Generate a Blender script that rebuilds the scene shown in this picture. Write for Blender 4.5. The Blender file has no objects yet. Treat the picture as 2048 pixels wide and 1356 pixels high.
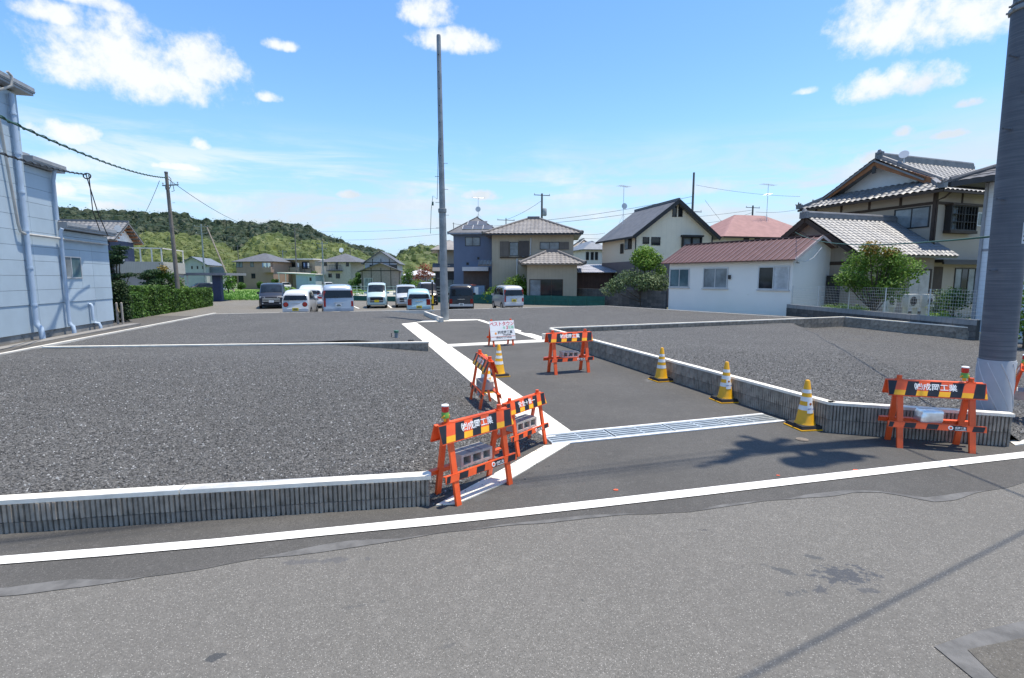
import bpy, math, random
from mathutils import Vector, Matrix, noise
R = math.radians
random.seed(7)
scene = bpy.context.scene
col = scene.collection
# ------------------------------------------------------------------ camera
CAM_H = 2.1; FPX = 1024.0; TH = math.atan(123 / 1024); SN, CS = math.sin(TH), math.cos(TH)
cam = bpy.data.cameras.new('camera'); cam.sensor_width = 36; cam.lens = 18.0; cam.clip_start = .05; cam.clip_end = 4000
camo = bpy.data.objects.new('camera', cam); col.objects.link(camo)
camo.location = (0, 0, CAM_H); camo.rotation_euler = (R(90) - TH, 0, 0)
scene.camera = camo
# ------------------------------------------------------------------ sun, sky, exposure
SUN_STRENGTH = 4.9; SKY_STRENGTH = .135; EXPOSURE = 0.33
SUN_DIR = Vector((.237, .048, .970)).normalized()
sl = bpy.data.lights.new('sun', 'SUN'); sl.energy = SUN_STRENGTH; sl.angle = R(.53); sl.color = (1, .925, .80)
so = bpy.data.objects.new('sun', sl); col.objects.link(so)
so.rotation_euler = SUN_DIR.to_track_quat('Z', 'Y').to_euler(); so.location = (20, 5, 60)
scene.view_settings.view_transform = 'Standard'; scene.view_settings.look = 'None'
scene.view_settings.exposure = EXPOSURE; scene.view_settings.gamma = 1; scene.view_settings.use_curve_mapping = False
scene.render.engine = 'CYCLES'

def ray(px, py):
    u = (px - 1024) / FPX; v = (678 - py) / FPX
    return u, v * SN + CS, v * CS - SN
def P(px, py, z=0.):                       # pixel -> point on the level z
    a, b, c = ray(px, py); t = (z - CAM_H) / c
    return Vector((a * t, b * t, z))
def D(px, py, y):                          # pixel -> point at distance y in front
    a, b, c = ray(px, py); t = y / b
    return Vector((a * t, y, CAM_H + c * t))
def Zp(py, y): return D(1024, py, y).z

# ------------------------------------------------------------------ shader helper
class NT:
    def __init__(s, nt): s.nt = nt; s.nodes = nt.nodes; s.links = nt.links
    def n(s, typ, **kw):
        nd = s.nodes.new(typ)
        for k, v in kw.items(): setattr(nd, k, v)
        return nd
    def put(s, sock, v):
        if hasattr(v, 'is_output'): s.links.new(v, sock)
        else: sock.default_value = v
    def m(s, op, a, b=0., c=0., clamp=False):
        nd = s.n('ShaderNodeMath', operation=op, use_clamp=clamp)
        s.put(nd.inputs[0], a); s.put(nd.inputs[1], b)
        if len(nd.inputs) > 2: s.put(nd.inputs[2], c)
        return nd.outputs[0]
    def vm(s, op, a, b=(0, 0, 0), scale=None):
        nd = s.n('ShaderNodeVectorMath', operation=op)
        s.put(nd.inputs[0], a); s.put(nd.inputs[1], b)
        if scale is not None: s.put(nd.inputs['Scale'], scale)
        return nd.outputs['Value'] if op in ('DOT_PRODUCT', 'LENGTH') else nd.outputs[0]
    def noise(s, vec, scale, detail=3., rough=.55, dist=0.):
        nd = s.n('ShaderNodeTexNoise'); s.put(nd.inputs['Vector'], vec)
        nd.inputs['Scale'].default_value = scale; nd.inputs['Detail'].default_value = detail
        nd.inputs['Roughness'].default_value = rough; nd.inputs['Distortion'].default_value = dist
        return nd.outputs['Fac']
    def voro(s, vec, scale, feature='F1', out='Distance'):
        nd = s.n('ShaderNodeTexVoronoi', feature=feature); s.put(nd.inputs['Vector'], vec)
        nd.inputs['Scale'].default_value = scale
        return nd.outputs[out]
    def mix(s, f, a, b):
        nd = s.n('ShaderNodeMix', data_type='RGBA', clamp_factor=True)
        s.put(nd.inputs['Factor'], f)
        for k, v in (('A', a), ('B', b)):
            sk = [i for i in nd.inputs if i.name == k and i.type == 'RGBA'][0]
            if not hasattr(v, 'is_output') and len(v) == 3: v = (*v, 1)
            s.put(sk, v)
        return [o for o in nd.outputs if o.type == 'RGBA'][0]
    def ss(s, x, lo, hi):                    # smoothstep
        nd = s.n('ShaderNodeMapRange', interpolation_type='SMOOTHSTEP')
        s.put(nd.inputs[0], x); nd.inputs[1].default_value = lo; nd.inputs[2].default_value = hi
        return nd.outputs[0]
    def sep(s, v):
        nd = s.n('ShaderNodeSeparateXYZ'); s.put(nd.inputs[0], v); return nd.outputs
    def comb(s, x, y, z):
        nd = s.n('ShaderNodeCombineXYZ')
        for i, v in enumerate((x, y, z)): s.put(nd.inputs[i], v)
        return nd.outputs[0]

# ------------------------------------------------------------------ world: Nishita sky with clouds
world = bpy.data.worlds.new('World'); scene.world = world; world.use_nodes = True
wt = NT(world.node_tree); wt.nodes.clear()
sky = wt.n('ShaderNodeTexSky', sky_type='NISHITA'); sky.sun_disc = False
sky.sun_elevation = math.asin(SUN_DIR.z); sky.sun_rotation = math.atan2(SUN_DIR.x, SUN_DIR.y)
sky.air_density = 1.0; sky.dust_density = .35; sky.ozone_density = 2.2; sky.altitude = 50
tc = wt.n('ShaderNodeTexCoord'); dirv = tc.outputs['Generated']
sx, sy, sz = wt.sep(dirv)
# cumulus placed by direction, ragged by noise; thin streaks and small puffs all round
wv = wt.noise(dirv, 9., 6., .62); wv2 = wt.noise(dirv, 30., 5., .62)
rag = wt.m('MULTIPLY_ADD', wt.m('SUBTRACT', wv, .5), 1.5, wt.m('MULTIPLY', wt.m('SUBTRACT', wv2, .5), 3.4))
def blob(px, py, rx, ry):
    r0 = Vector(ray(px, py)); c = r0.normalized(); a = Vector((c.y, -c.x, 0)).normalized(); b = a.cross(c).normalized()
    if b.z < 0: b = -b
    k = 1 / (FPX * r0.length); e = Vector(ray(px + 1, py)).normalized() - c; kx = e.length
    u = wt.vm('DOT_PRODUCT', dirv, tuple(a / (rx * kx))); v = wt.vm('DOT_PRODUCT', dirv, tuple(b / (ry * k)))
    w = wt.m('MAXIMUM', v, wt.m('MULTIPLY', v, -1.5))            # flatter underneath
    return wt.m('SUBTRACT', 1., wt.m('MULTIPLY_ADD', u, u, wt.m('MULTIPLY', w, w))), v
CLOUDS = [(285, 140, 205, 85), (240, 82, 90, 70), (135, 145, 80, 45), (405, 132, 90, 60), (95, 28, 70, 26), (205, 8, 75, 22),
          (1800, 45, 135, 78), (1900, 40, 120, 70), (1985, 35, 80, 55), (1790, 172, 112, 38), (910, 85, 80, 28), (855, 30, 52, 32), (560, 92, 38, 13),
          (1900, 270, 48, 11), (1808, 266, 24, 14), (970, 393, 42, 12), (705, 391, 30, 10), (655, 417, 22, 8), (540, 195, 28, 13),
          (1740, 318, 40, 18), (360, 335, 70, 10), (130, 268, 95, 26), (1615, 183, 28, 9), (1940, 207, 34, 11), (400, 292, 22, 16), (235, 412, 50, 14), (95, 378, 60, 22)]
best = None; bv = None
for i_, c4 in enumerate(CLOUDS):
    d0, v0 = blob(*c4)
    best = d0 if best is None else wt.m('MAXIMUM', best, d0)
    if i_ in (0, 6, 9): bv = v0 if bv is None else wt.m('MULTIPLY', wt.m('ADD', bv, v0), .5)
front = wt.m('GREATER_THAN', sy, 0.)
dens = wt.m('MULTIPLY', wt.ss(wt.m('ADD', best, rag), -.45, 1.05), front)
soft = None
for c4 in [(1330, 380, 190, 20), (1190, 432, 150, 17), (800, 432, 100, 20), (1470, 440, 140, 15), (940, 425, 110, 14), (420, 400, 120, 14), (1150, 395, 70, 9), (150, 330, 110, 22)]:
    d0, _v = blob(*c4); soft = d0 if soft is None else wt.m('MAXIMUM', soft, d0)
soft = wt.m('MULTIPLY', wt.m('MULTIPLY', wt.ss(wt.m('MULTIPLY_ADD', rag, .7, soft), -.3, 1.1), .72), front)
flat = wt.m('DIVIDE', 1., wt.m('ADD', wt.m('MAXIMUM', sz, 0.), .12))
fv = wt.comb(wt.m('MULTIPLY', sx, flat), wt.m('MULTIPLY', sy, flat), 0.)
puff = wt.ss(wt.noise(fv, 1.1, 5., .55), .64, .80)
sv = wt.comb(wt.m('MULTIPLY', sx, 1.6), wt.m('MULTIPLY', sy, 1.6), wt.m('MULTIPLY', sz, 9.))
streak = wt.m('MULTIPLY', wt.ss(wt.noise(sv, 2.2, 5., .62, .6), .40, .64),
              wt.m('MULTIPLY', wt.ss(sz, -.02, .06), wt.m('SUBTRACT', 1., wt.ss(sz, .15, .27))))
dens2 = wt.m('MAXIMUM', wt.m('MAXIMUM', dens, soft), wt.m('MAXIMUM', wt.m('MULTIPLY', puff, .4), wt.m('MULTIPLY', streak, .85)))
shade = wt.ss(wt.m('MULTIPLY_ADD', wt.m('SUBTRACT', wv, .5), 2.2, wt.m('MULTIPLY', wt.m('MINIMUM', wt.m('MAXIMUM', bv, -1.), 1.), .45)), -.55, .35)
ccol = wt.mix(shade, (4.4, 4.85, 5.3), (6.0, 6.15, 6.25))
hs = wt.n('ShaderNodeHueSaturation'); wt.links.new(sky.outputs[0], hs.inputs['Color'])
hs.inputs['Saturation'].default_value = 1.2; hs.inputs['Value'].default_value = 1.45
low = wt.m('SUBTRACT', 1., wt.ss(sz, -.05, .30))                # clear noon air: pale blue, not yellow, towards the horizon
base = wt.mix(wt.m('MULTIPLY', low, .93), hs.outputs[0], (2.45, 3.8, 5.6))
mx = wt.mix(wt.m('MULTIPLY', dens2, .96), base, ccol)
bg = wt.n('ShaderNodeBackground'); wt.links.new(mx, bg.inputs[0]); bg.inputs[1].default_value = SKY_STRENGTH
wo = wt.n('ShaderNodeOutputWorld'); wt.links.new(bg.outputs[0], wo.inputs[0])

# ------------------------------------------------------------------ materials
MATS = {}
def mat(name, c, rough=.7, var=.12, vs=3., bump=0., bs=60., metal=0., spec=.4, c2=None, coat=0., world_co=False, stain=None, groove=None):
    if name in MATS: return MATS[name]
    m = bpy.data.materials.new(name); m.use_nodes = True; MATS[name] = m
    t = NT(m.node_tree); b = t.nodes['Principled BSDF']
    co = t.n('ShaderNodeNewGeometry').outputs['Position'] if world_co else t.n('ShaderNodeTexCoord').outputs['Object']
    n1 = t.noise(co, vs, 5., .6)
    f = t.ss(n1, .3, .7)
    lo = tuple(x * (1 - var) for x in c); hi = c2 if c2 else tuple(min(1, x * (1 + var)) for x in c)
    colr = t.mix(f, lo, hi)
    if stain:                               # (colour, scale, threshold) patches of dirt with their own shape
        sc = t.noise(co, stain[1], 6., .65, .4)
        colr = t.mix(t.ss(sc, stain[2], stain[2] + .16), colr, stain[0])
    if groove:                              # (axis, pitch, width, colour factor, depth) narrow joints of boards too fine to build
        ax = t.sep(co)[groove[0]]
        fr = t.m('FRACT', t.m('ADD', t.m('DIVIDE', ax, groove[1]), 50.))
        g = t.m('LESS_THAN', fr, groove[2])
        colr = t.mix(g, colr, tuple(x * groove[3] for x in c))
    t.links.new(colr, b.inputs['Base Color'])
    b.inputs['Roughness'].default_value = rough; b.inputs['Metallic'].default_value = metal
    b.inputs['Specular IOR Level'].default_value = spec
    if coat: b.inputs['Coat Weight'].default_value = coat; b.inputs['Coat Roughness'].default_value = .08
    if bump:
        bp = t.n('ShaderNodeBump'); bp.inputs['Strength'].default_value = bump; bp.inputs['Distance'].default_value = .02
        t.links.new(t.noise(co, bs, 4., .6), bp.inputs['Height']); t.links.new(bp.outputs[0], b.inputs['Normal'])
    return m
def leafmat(name, dark, light, tip=None, far=False):
    m = bpy.data.materials.new(name); m.use_nodes = True; MATS[name] = m
    t = NT(m.node_tree); b = t.nodes['Principled BSDF']
    g = t.n('ShaderNodeNewGeometry')
    r = g.outputs['Random Per Island']
    n = t.noise(g.outputs['Position'], .6 if not far else .035, 3.)
    if far: r = t.m('ADD', t.m('MULTIPLY', r, .35), t.m('MULTIPLY', t.ss(t.noise(g.outputs['Position'], .16, 3., .6), .3, .7), .65))
    c = t.mix(r, dark, light)
    c = t.mix(t.m('MULTIPLY', t.ss(n, .4, .7), .45), c, tuple(x * 1.5 for x in light) if tip is None else tip)
    t.links.new(c, b.inputs['Base Color']); b.inputs['Roughness'].default_value = .55; b.inputs['Specular IOR Level'].default_value = .3
    tr = t.n('ShaderNodeBsdfTranslucent'); t.links.new(c, tr.inputs[0])
    mxs = t.n('ShaderNodeMixShader'); mxs.inputs[0].default_value = .28
    t.links.new(b.outputs[0], mxs.inputs[1]); t.links.new(tr.outputs[0], mxs.inputs[2])
    t.links.new(mxs.outputs[0], t.nodes['Material Output'].inputs[0])
    return m
def asphalt(name, base, speck, sscale, amount, blotch, stains=(), rough=.88, bumpd=.006, cracks=False):
    m = bpy.data.materials.new(name); m.use_nodes = True; MATS[name] = m
    t = NT(m.node_tree); b = t.nodes['Principled BSDF']
    co = t.n('ShaderNodeNewGeometry').outputs['Position']
    big = t.noise(co, .55, 4., .6); mid = t.noise(co, 3.2, 4., .6); fine = t.noise(co, 55., 3., .7)
    c = t.mix(t.ss(big, .3, .7), tuple(x * (1 - blotch) for x in base), tuple(x * (1 + blotch) for x in base))
    c = t.mix(t.m('MULTIPLY', t.ss(mid, .35, .75), .5), c, tuple(x * (1 - blotch * .8) for x in base))
    vc = t.n('ShaderNodeTexVoronoi'); t.put(vc.inputs['Vector'], co); vc.inputs['Scale'].default_value = sscale
    rnd = t.sep(vc.outputs['Color'])[0]
    c = t.mix(t.m('MULTIPLY', t.ss(rnd, .05, .5), .0 if amount == 0 else .55), tuple(x * .62 for x in base), c)
    sp = t.m('MULTIPLY', t.m('GREATER_THAN', rnd, 1 - amount), t.m('SUBTRACT', 1., t.ss(vc.outputs['Distance'], .25, .55)))
    c = t.mix(t.m('MULTIPLY', sp, .85), c, speck)
    c = t.mix(t.m('MULTIPLY', t.ss(fine, .42, .75), .55), c, tuple(x * .5 for x in base))
    c = t.mix(t.m('MULTIPLY', t.ss(t.noise(co, 9., 4., .65), .5, .8), .30), c, tuple(min(1, x * 1.45) for x in base))
    for (q, rx, ry, ang, sc, colr, st) in stains:       # spills and drips with a shape of their own
        v = t.vm('SUBTRACT', co, (q.x, q.y, 0)); X_, Y_, _ = t.sep(v)
        ca, sa = math.cos(ang), math.sin(ang)
        u = t.m('DIVIDE', t.m('ADD', t.m('MULTIPLY', X_, ca), t.m('MULTIPLY', Y_, sa)), rx)
        w = t.m('DIVIDE', t.m('SUBTRACT', t.m('MULTIPLY', Y_, ca), t.m('MULTIPLY', X_, sa)), ry)
        d = t.m('SQRT', t.m('ADD', t.m('MULTIPLY', u, u), t.m('MULTIPLY', w, w)))
        k = t.m('ADD', t.m('SUBTRACT', 1., d), t.m('MULTIPLY', t.m('SUBTRACT', t.noise(co, sc, 5., .65), .5), 3.6))
        c = t.mix(t.m('MULTIPLY', t.m('MULTIPLY', t.ss(k, .25, .6), t.m('LESS_THAN', d, 2.2)), st), c, colr)
    t.links.new(c, b.inputs['Base Color']); b.inputs['Roughness'].default_value = rough; b.inputs['Specular IOR Level'].default_value = .35
    bp = t.n('ShaderNodeBump'); bp.inputs['Strength'].default_value = .9; bp.inputs['Distance'].default_value = bumpd
    t.links.new(t.m('ADD', t.m('MULTIPLY', t.m('SUBTRACT', 1., vc.outputs['Distance']), 1.), t.m('MULTIPLY', fine, .6)), bp.inputs['Height'])
    t.links.new(bp.outputs[0], b.inputs['Normal'])
    return m
def glass(name, c, rough=.06):
    return mat(name, c, rough, var=.35, vs=.9, spec=.45)

# ------------------------------------------------------------------ mesh helper
class MB:
    def __init__(s): s.v = []; s.f = []; s.m = []
    def add(s, vs, fs, mi=0, M=None):
        o = len(s.v)
        s.v += [tuple(M @ Vector(p)) for p in vs] if M is not None else [tuple(p) for p in vs]
        s.f += [tuple(i + o for i in f) for f in fs]; s.m += [mi] * len(fs); return s
    def box(s, x0, y0, z0, x1, y1, z1, mi=0, M=None):
        v = [(x, y, z) for z in (z0, z1) for y in (y0, y1) for x in (x0, x1)]
        return s.add(v, [(0, 2, 3, 1), (4, 5, 7, 6), (0, 1, 5, 4), (1, 3, 7, 5), (3, 2, 6, 7), (2, 0, 4, 6)], mi, M)
    def beam(s, p, q, w, h, mi=0, up=(0, 0, 1), M=None):
        p, q = Vector(p), Vector(q); d = (q - p).normalized(); u = Vector(up)
        r = d.cross(u)
        if r.length < 1e-4: r = d.cross(Vector((0, 1, 0)))
        r.normalize(); u = r.cross(d).normalized()
        v = []
        for e in (p, q):
            for a, b in ((-1, -1), (1, -1), (1, 1), (-1, 1)): v.append(e + r * (a * w / 2) + u * (b * h / 2))
        return s.add(v, [(0, 1, 2, 3), (7, 6, 5, 4), (0, 4, 5, 1), (1, 5, 6, 2), (2, 6, 7, 3), (3, 7, 4, 0)], mi, M)
    def tube(s, pts, r, n=8, mi=0, M=None, cap=True):
        pts = [Vector(p) for p in pts]; rr = r if isinstance(r, (list, tuple)) else [r] * len(pts)
        v = []; fs = []; prev = None
        for i, p in enumerate(pts):
            d = (pts[min(i + 1, len(pts) - 1)] - pts[max(i - 1, 0)]).normalized()
            a = d.cross(Vector((0, 0, 1)) if abs(d.z) < .95 else Vector((1, 0, 0))) if prev is None else prev - d * prev.dot(d)
            a.normalize(); prev = a; b = d.cross(a)
            for k in range(n):
                t = 2 * math.pi * k / n; v.append(p + (a * math.cos(t) + b * math.sin(t)) * rr[i])
        for i in range(len(pts) - 1):
            for k in range(n):
                k2 = (k + 1) % n; fs.append((i * n + k, i * n + k2, (i + 1) * n + k2, (i + 1) * n + k))
        if cap: fs.append(tuple(range(n - 1, -1, -1))); fs.append(tuple((len(pts) - 1) * n + k for k in range(n)))
        return s.add(v, fs, mi, M)
    def cyl(s, p, q, r, r2=None, n=12, mi=0, M=None): return s.tube([p, q], [r, r if r2 is None else r2], n, mi, M)
    def prism(s, poly, z0, z1, mi=0, M=None):
        n = len(poly); v = [(x, y, z0) for x, y in poly] + [(x, y, z1) for x, y in poly]
        fs = [tuple(range(n - 1, -1, -1)), tuple(range(n, 2 * n))] + [(i, (i + 1) % n, n + (i + 1) % n, n + i) for i in range(n)]
        return s.add(v, fs, mi, M)
    def quad(s, a, b, c, d, mi=0, M=None): return s.add([a, b, c, d], [(0, 1, 2, 3)], mi, M)
    def mesh(s, name, mats, smooth=None):
        me = bpy.data.meshes.new(name); me.from_pydata(s.v, [], s.f)
        for m in (mats if isinstance(mats, (list, tuple)) else [mats]): me.materials.append(m)
        if any(s.m): me.polygons.foreach_set('material_index', s.m)
        if smooth is not None:
            me.polygons.foreach_set('use_smooth', [True] * len(me.polygons))
            if smooth < 180: me.set_sharp_from_angle(angle=R(smooth))
        me.update(); return me
    def build(s, name, mats, parent=None, smooth=None, loc=None, rot=None):
        o = bpy.data.objects.new(name, s.mesh(name, mats, smooth)); col.objects.link(o)
        if parent is not None: o.parent = parent
        if loc is not None: o.location = loc
        if rot is not None: o.rotation_euler = rot
        return o
def tag(o, label=None, cat=None, group=None, kind=None):
    if label: o['label'] = label
    if cat: o['category'] = cat
    if group: o['group'] = group
    if kind: o['kind'] = kind
    return o
def empty(name, loc, rz=0., label=None, cat=None, group=None, scale=1.):
    o = bpy.data.objects.new(name, None); col.objects.link(o); o.empty_display_size = .2
    o.location = loc; o.rotation_euler = (0, 0, rz); o.scale = (scale,) * 3
    return tag(o, label, cat, group)
def copy_tree(o, parent=None):
    c = o.copy(); col.objects.link(c); c.parent = parent
    for ch in o.children: copy_tree(ch, c)
    return c
def text_mesh(body, size, align='CENTER', bold=0.):
    cu = bpy.data.curves.new('lettering', 'FONT'); cu.body = body; cu.size = size; cu.align_x = align; cu.align_y = 'CENTER'
    cu.resolution_u = 2; cu.offset = bold
    o = bpy.data.objects.new('lettering', cu); col.objects.link(o)
    me = bpy.data.meshes.new_from_object(o.evaluated_get(bpy.context.evaluated_depsgraph_get()))
    bpy.data.objects.remove(o); bpy.data.curves.remove(cu)
    return me
def put_mesh(name, me, m, parent, M):
    me.materials.clear(); me.materials.append(m)
    o = bpy.data.objects.new(name, me); col.objects.link(o); o.parent = parent; o.matrix_local = M; return o
def sheet(name, pts, m, z=None, kind='structure', parent=None):
    b = MB(); b.add([(p[0], p[1], (p[2] if len(p) > 2 else 0) if z is None else z) for p in pts], [tuple(range(len(pts)))])
    o = b.build(name, m, parent)
    if o.data.polygons[0].normal.z < 0: o.data.flip_normals()
    if kind: o['kind'] = kind
    return o
def sub(pts, n):
    out = []
    for i in range(len(pts) - 1):
        for k in range(n): out.append(Vector(pts[i]).lerp(Vector(pts[i + 1]), k / n))
    return out + [Vector(pts[-1])]
def along(pts, t):
    L = [0]
    for i in range(len(pts) - 1): L.append(L[-1] + (Vector(pts[i + 1]) - Vector(pts[i])).length)
    s = t * L[-1]
    for i in range(len(pts) - 1):
        if s <= L[i + 1] or i == len(pts) - 2:
            return Vector(pts[i]).lerp(Vector(pts[i + 1]), (s - L[i]) / max(1e-6, L[i + 1] - L[i]))
# ================================================================== GROUND AND PAVING
GRAY_STONE = (.30, .30, .31)
STAIN = [(P(1690, 1150), .30, .15, .1, 16., (.055, .062, .075), .75), (P(1560, 1140), .20, .05, -.6, 9., (.07, .075, .08), .7),
         (P(1640, 1175), .12, .05, .5, 12., (.06, .065, .075), .7), (P(1735, 1180), .10, .05, -.3, 12., (.06, .065, .075), .6), (P(1590, 1185), .16, .05, .2, 11., (.07, .075, .08), .7), (P(1625, 1115), .09, .05, -.4, 9., (.07, .075, .08), .7),
         (P(430, 1315), .10, .035, .55, 10., (.05, .055, .06), .8), (P(1165, 1200), .03, .03, 0, 12., (.06, .065, .07), .8),
         (P(640, 1122), .45, .05, .12, 8., (.10, .10, .105), .6), (P(1410, 1060), .06, .02, 0, 9., (.06, .06, .065), .8),
         (P(730, 1210), .14, .04, .3, 8., (.09, .09, .09), .5), (P(900, 1290), .12, .03, .5, 8., (.09, .09, .09), .45)]
m_road = asphalt('old_asphalt', (.205, .194, .174), (.42, .40, .365), 135., .13, .12, STAIN)
m_new = asphalt('new_asphalt', (.112, .107, .099), (.21, .20, .188), 140., .08, .30, [(P(1300, 760), .5, .15, .9, 3., (.15, .148, .145), .5), (P(1000, 980), .4, .2, .4, 4., (.10, .098, .096), .6)], bumpd=.003)
m_side = asphalt('side_road_asphalt', (.132, .122, .108), (.2, .2, .2), 90., .06, .12)
m_park = asphalt('parking_asphalt', (.215, .198, .168), (.32, .31, .3), 60., .08, .14)
m_seal = mat('seal_coat', (.125, .122, .117), .95, .25, 6., .3, 60, world_co=True)
m_patch = asphalt('patch_asphalt', (.15, .138, .118), (.24, .23, .22), 110., .07, .1)
m_line = mat('road_paint', (.82, .80, .75), .65, .06, 9., .15, 140, world_co=True, stain=((.55, .55, .54), 18., .66))
m_conc = mat('pale_concrete', (.77, .72, .62), .85, .10, 4., .25, 120, world_co=True, stain=((.63, .585, .51), 7., .64))
m_kerb = mat('kerb_concrete', (.58, .55, .49), .85, .12, 3., .25, 120, world_co=True)
m_dirt = mat('plain_soil', (.16, .15, .11), .95, .3, .12, .4, 3., world_co=True, c2=(.11, .15, .06))
m_grass = mat('field_green', (.10, .21, .04), .95, .35, .5, .8, 12., world_co=True, c2=(.17, .30, .055), stain=((.20, .30, .09), .25, .5))
def gravelmat():
    m = bpy.data.materials.new('crushed_stone'); m.use_nodes = True
    t = NT(m.node_tree); b = t.nodes['Principled BSDF']; co = t.n('ShaderNodeNewGeometry').outputs['Position']
    v = t.n('ShaderNodeTexVoronoi'); t.put(v.inputs['Vector'], co); v.inputs['Scale'].default_value = 44.
    rr, gg, bb = t.sep(v.outputs['Color'])
    c = t.mix(t.ss(rr, .1, .95), (.055, .053, .050), (.168, .162, .151))
    c = t.mix(t.m('MULTIPLY', t.m('GREATER_THAN', gg, .93), .8), c, (.33, .33, .32))
    big = t.noise(co, .45, 4., .6)
    c = t.mix(t.m('MULTIPLY', t.ss(big, .35, .72), .42), c, (.082, .079, .075))
    d = t.ss(v.outputs['Distance'], .25, .75)
    c = t.mix(t.m('MULTIPLY', d, .35), c, (.05, .05, .052))
    t.links.new(c, b.inputs['Base Color']); b.inputs['Roughness'].default_value = .85
    bp = t.n('ShaderNodeBump'); bp.inputs['Strength'].default_value = 1.; bp.inputs['Distance'].default_value = .02
    h = t.m('ADD', t.m('MULTIPLY', rr, .8), t.m('SUBTRACT', 1., v.outputs['Distance']))
    t.links.new(h, bp.inputs['Height']); t.links.new(bp.outputs[0], b.inputs['Normal'])
    return m
m_gravel = gravelmat()

gb = MB(); gb.add([(-3000, -300, -.34), (3000, -300, -.34), (3000, 3000, -.34), (-3000, 3000, -.34)], [(0, 1, 2, 3)])
gb.build('ground', m_dirt)['kind'] = 'structure'
sheet('road', [(-45, -16), (45, -16), (45, 14), (-45, 14)], m_road, 0.)
SEAM = [(-60, -4.), (-14, 2.0)] + [P(*q) for q in [(0, 1186), (130, 1172), (260, 1160), (330, 1150), (420, 1136), (520, 1118), (620, 1103), (720, 1091), (800, 1079), (900, 1064),
        (1000, 1053), (1120, 1040), (1250, 1029), (1380, 1024), (1450, 1012), (1600, 996), (1700, 984), (1760, 985), (1800, 990), (1860, 1000), (1900, 996), (1960, 986), (2048, 966)]] + [(9, 5.9), (44, 14.5)]
SEAM = [Vector((p[0], p[1], 0)) for p in SEAM]
SEAMF = []
for p in sub(SEAM, 6): SEAMF.append(Vector((p.x, p.y + .035 * noise.noise(Vector((p.x * 2.3, p.y * 2, 1))), 0)))
na = MB(); back = [(44, 26), (-60, 26)]
nv = [(p.x, p.y, .0025) for p in SEAMF]; nb_ = [(p.x, 16., .0025) for p in SEAMF]
n_ = len(nv); na.add(nv + nb_, [(i, i + 1, n_ + i + 1, n_ + i) for i in range(n_ - 1)])
na.quad((-8, 15.99, .0015), (16, 15.99, .0015), (16, 26.2, .0015), (-8, 26.2, .0015))
na.build('new_asphalt', m_new)['kind'] = 'structure'
sb = MB(); e1 = []; e2 = []
for p in SEAMF:
    w = .10 * max(.02, noise.noise(Vector((p.x * 1.1, 3, 0))) + .18)
    e1.append((p.x, p.y - w * .7, .0045)); e2.append((p.x, p.y + w * 1.2, .0045))
sb.add(e1 + e2, [(i, i + 1, n_ + i + 1, n_ + i) for i in range(n_ - 1)])
sb.build('seal_band', m_seal)['kind'] = 'structure'
# repaired square at the lower right: seal band round a darker patch
sheet('seal_patch', [P(1868, 1294), P(1960, 1262), P(2048, 1243), P(2200, 1225), (3.6, 1.2), P(1960, 1370)], m_seal, .006)
sheet('asphalt_patch', [P(1935, 1302), P(2048, 1278), P(2200, 1258), (3.2, 1.2), P(1990, 1356)], m_patch, .0095)
lt = [(-40, -2.0), (-12, 2.45)] + [P(*q) for q in [(0, 1115), (215, 1098), (430, 1080), (650, 1058), (860, 1037), (1030, 1020), (1200, 1001), (1400, 978), (1600, 955), (1830, 929), (2048, 905)]] + [(12, 7.4), (40, 14.2)]
lb = [(-40, -2.15), (-12, 2.30)] + [P(*q) for q in [(0, 1131), (215, 1114), (430, 1095), (650, 1073), (860, 1053), (1030, 1035), (1200, 1016), (1400, 993), (1600, 969), (1830, 942), (2048, 917)]] + [(12, 7.22), (40, 14.0)]
lm = MB(); k = len(lt)
lm.add([(p[0], p[1], .0115) for p in lb] + [(p[0], p[1], .0115) for p in lt], [(i, i + 1, k + i + 1, k + i) for i in range(k - 1)])
lm.build('edge_line', m_line)['kind'] = 'structure'
for q, s_ in (((1712, 942), .035), ((1556, 952), .016), ((1232, 981), .02)):
    c = P(*q); sheet('survey_mark', [(c.x + s_ * 1.3 * math.cos(a) * random.uniform(.6, 1.1), c.y + s_ * math.sin(a) * random.uniform(.6, 1.2)) for a in [i * .628 for i in range(10)]], mat('survey_paint', (.75, .12, .05), .7), .009)
# side road, parking, field
side = MB()
L_ = [Vector((-11.2, 3., .006)), P(0, 716, .03), P(430, 630, -.1)]; L_[2].z = -.166
Rr = [Vector((-19, 3., .006)), Vector((-19.5, 14.5, .006)), Vector((-26, 31., -.166))]
side.add([tuple(p) for p in L_ + Rr], [(0, 1, 4, 3), (1, 2, 5, 4)]); side.build('side_road', m_side)['kind'] = 'structure'
sheet('parking_lot', [(-30, 25.5), (9, 25.5), (12, 35), (7, 41), (-17, 53), (-40, 53)], m_park, -.17)
for a, b in (((1100 / 4.876 + 480, 612), (1160 / 4.876 + 480, 617)), ((770, 606), (783, 616))):
    p, q = P(a[0], a[1], -.17), P(b[0], b[1], -.17); w = Vector((.06, 0, 0))
    sheet('parking_line', [p - w, p + w, q + w, q - w], m_line, -.164)
sheet('lane', [(-150, 117), (60, 104), (60, 110), (-150, 124)], m_park, -.28)
sheet('grass_field', [(-26, 52), (-19, 54), (-13, 58), (-22, 112), (-120, 117), (-60, 54), (-40, 50)], m_grass, -.285)

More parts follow.
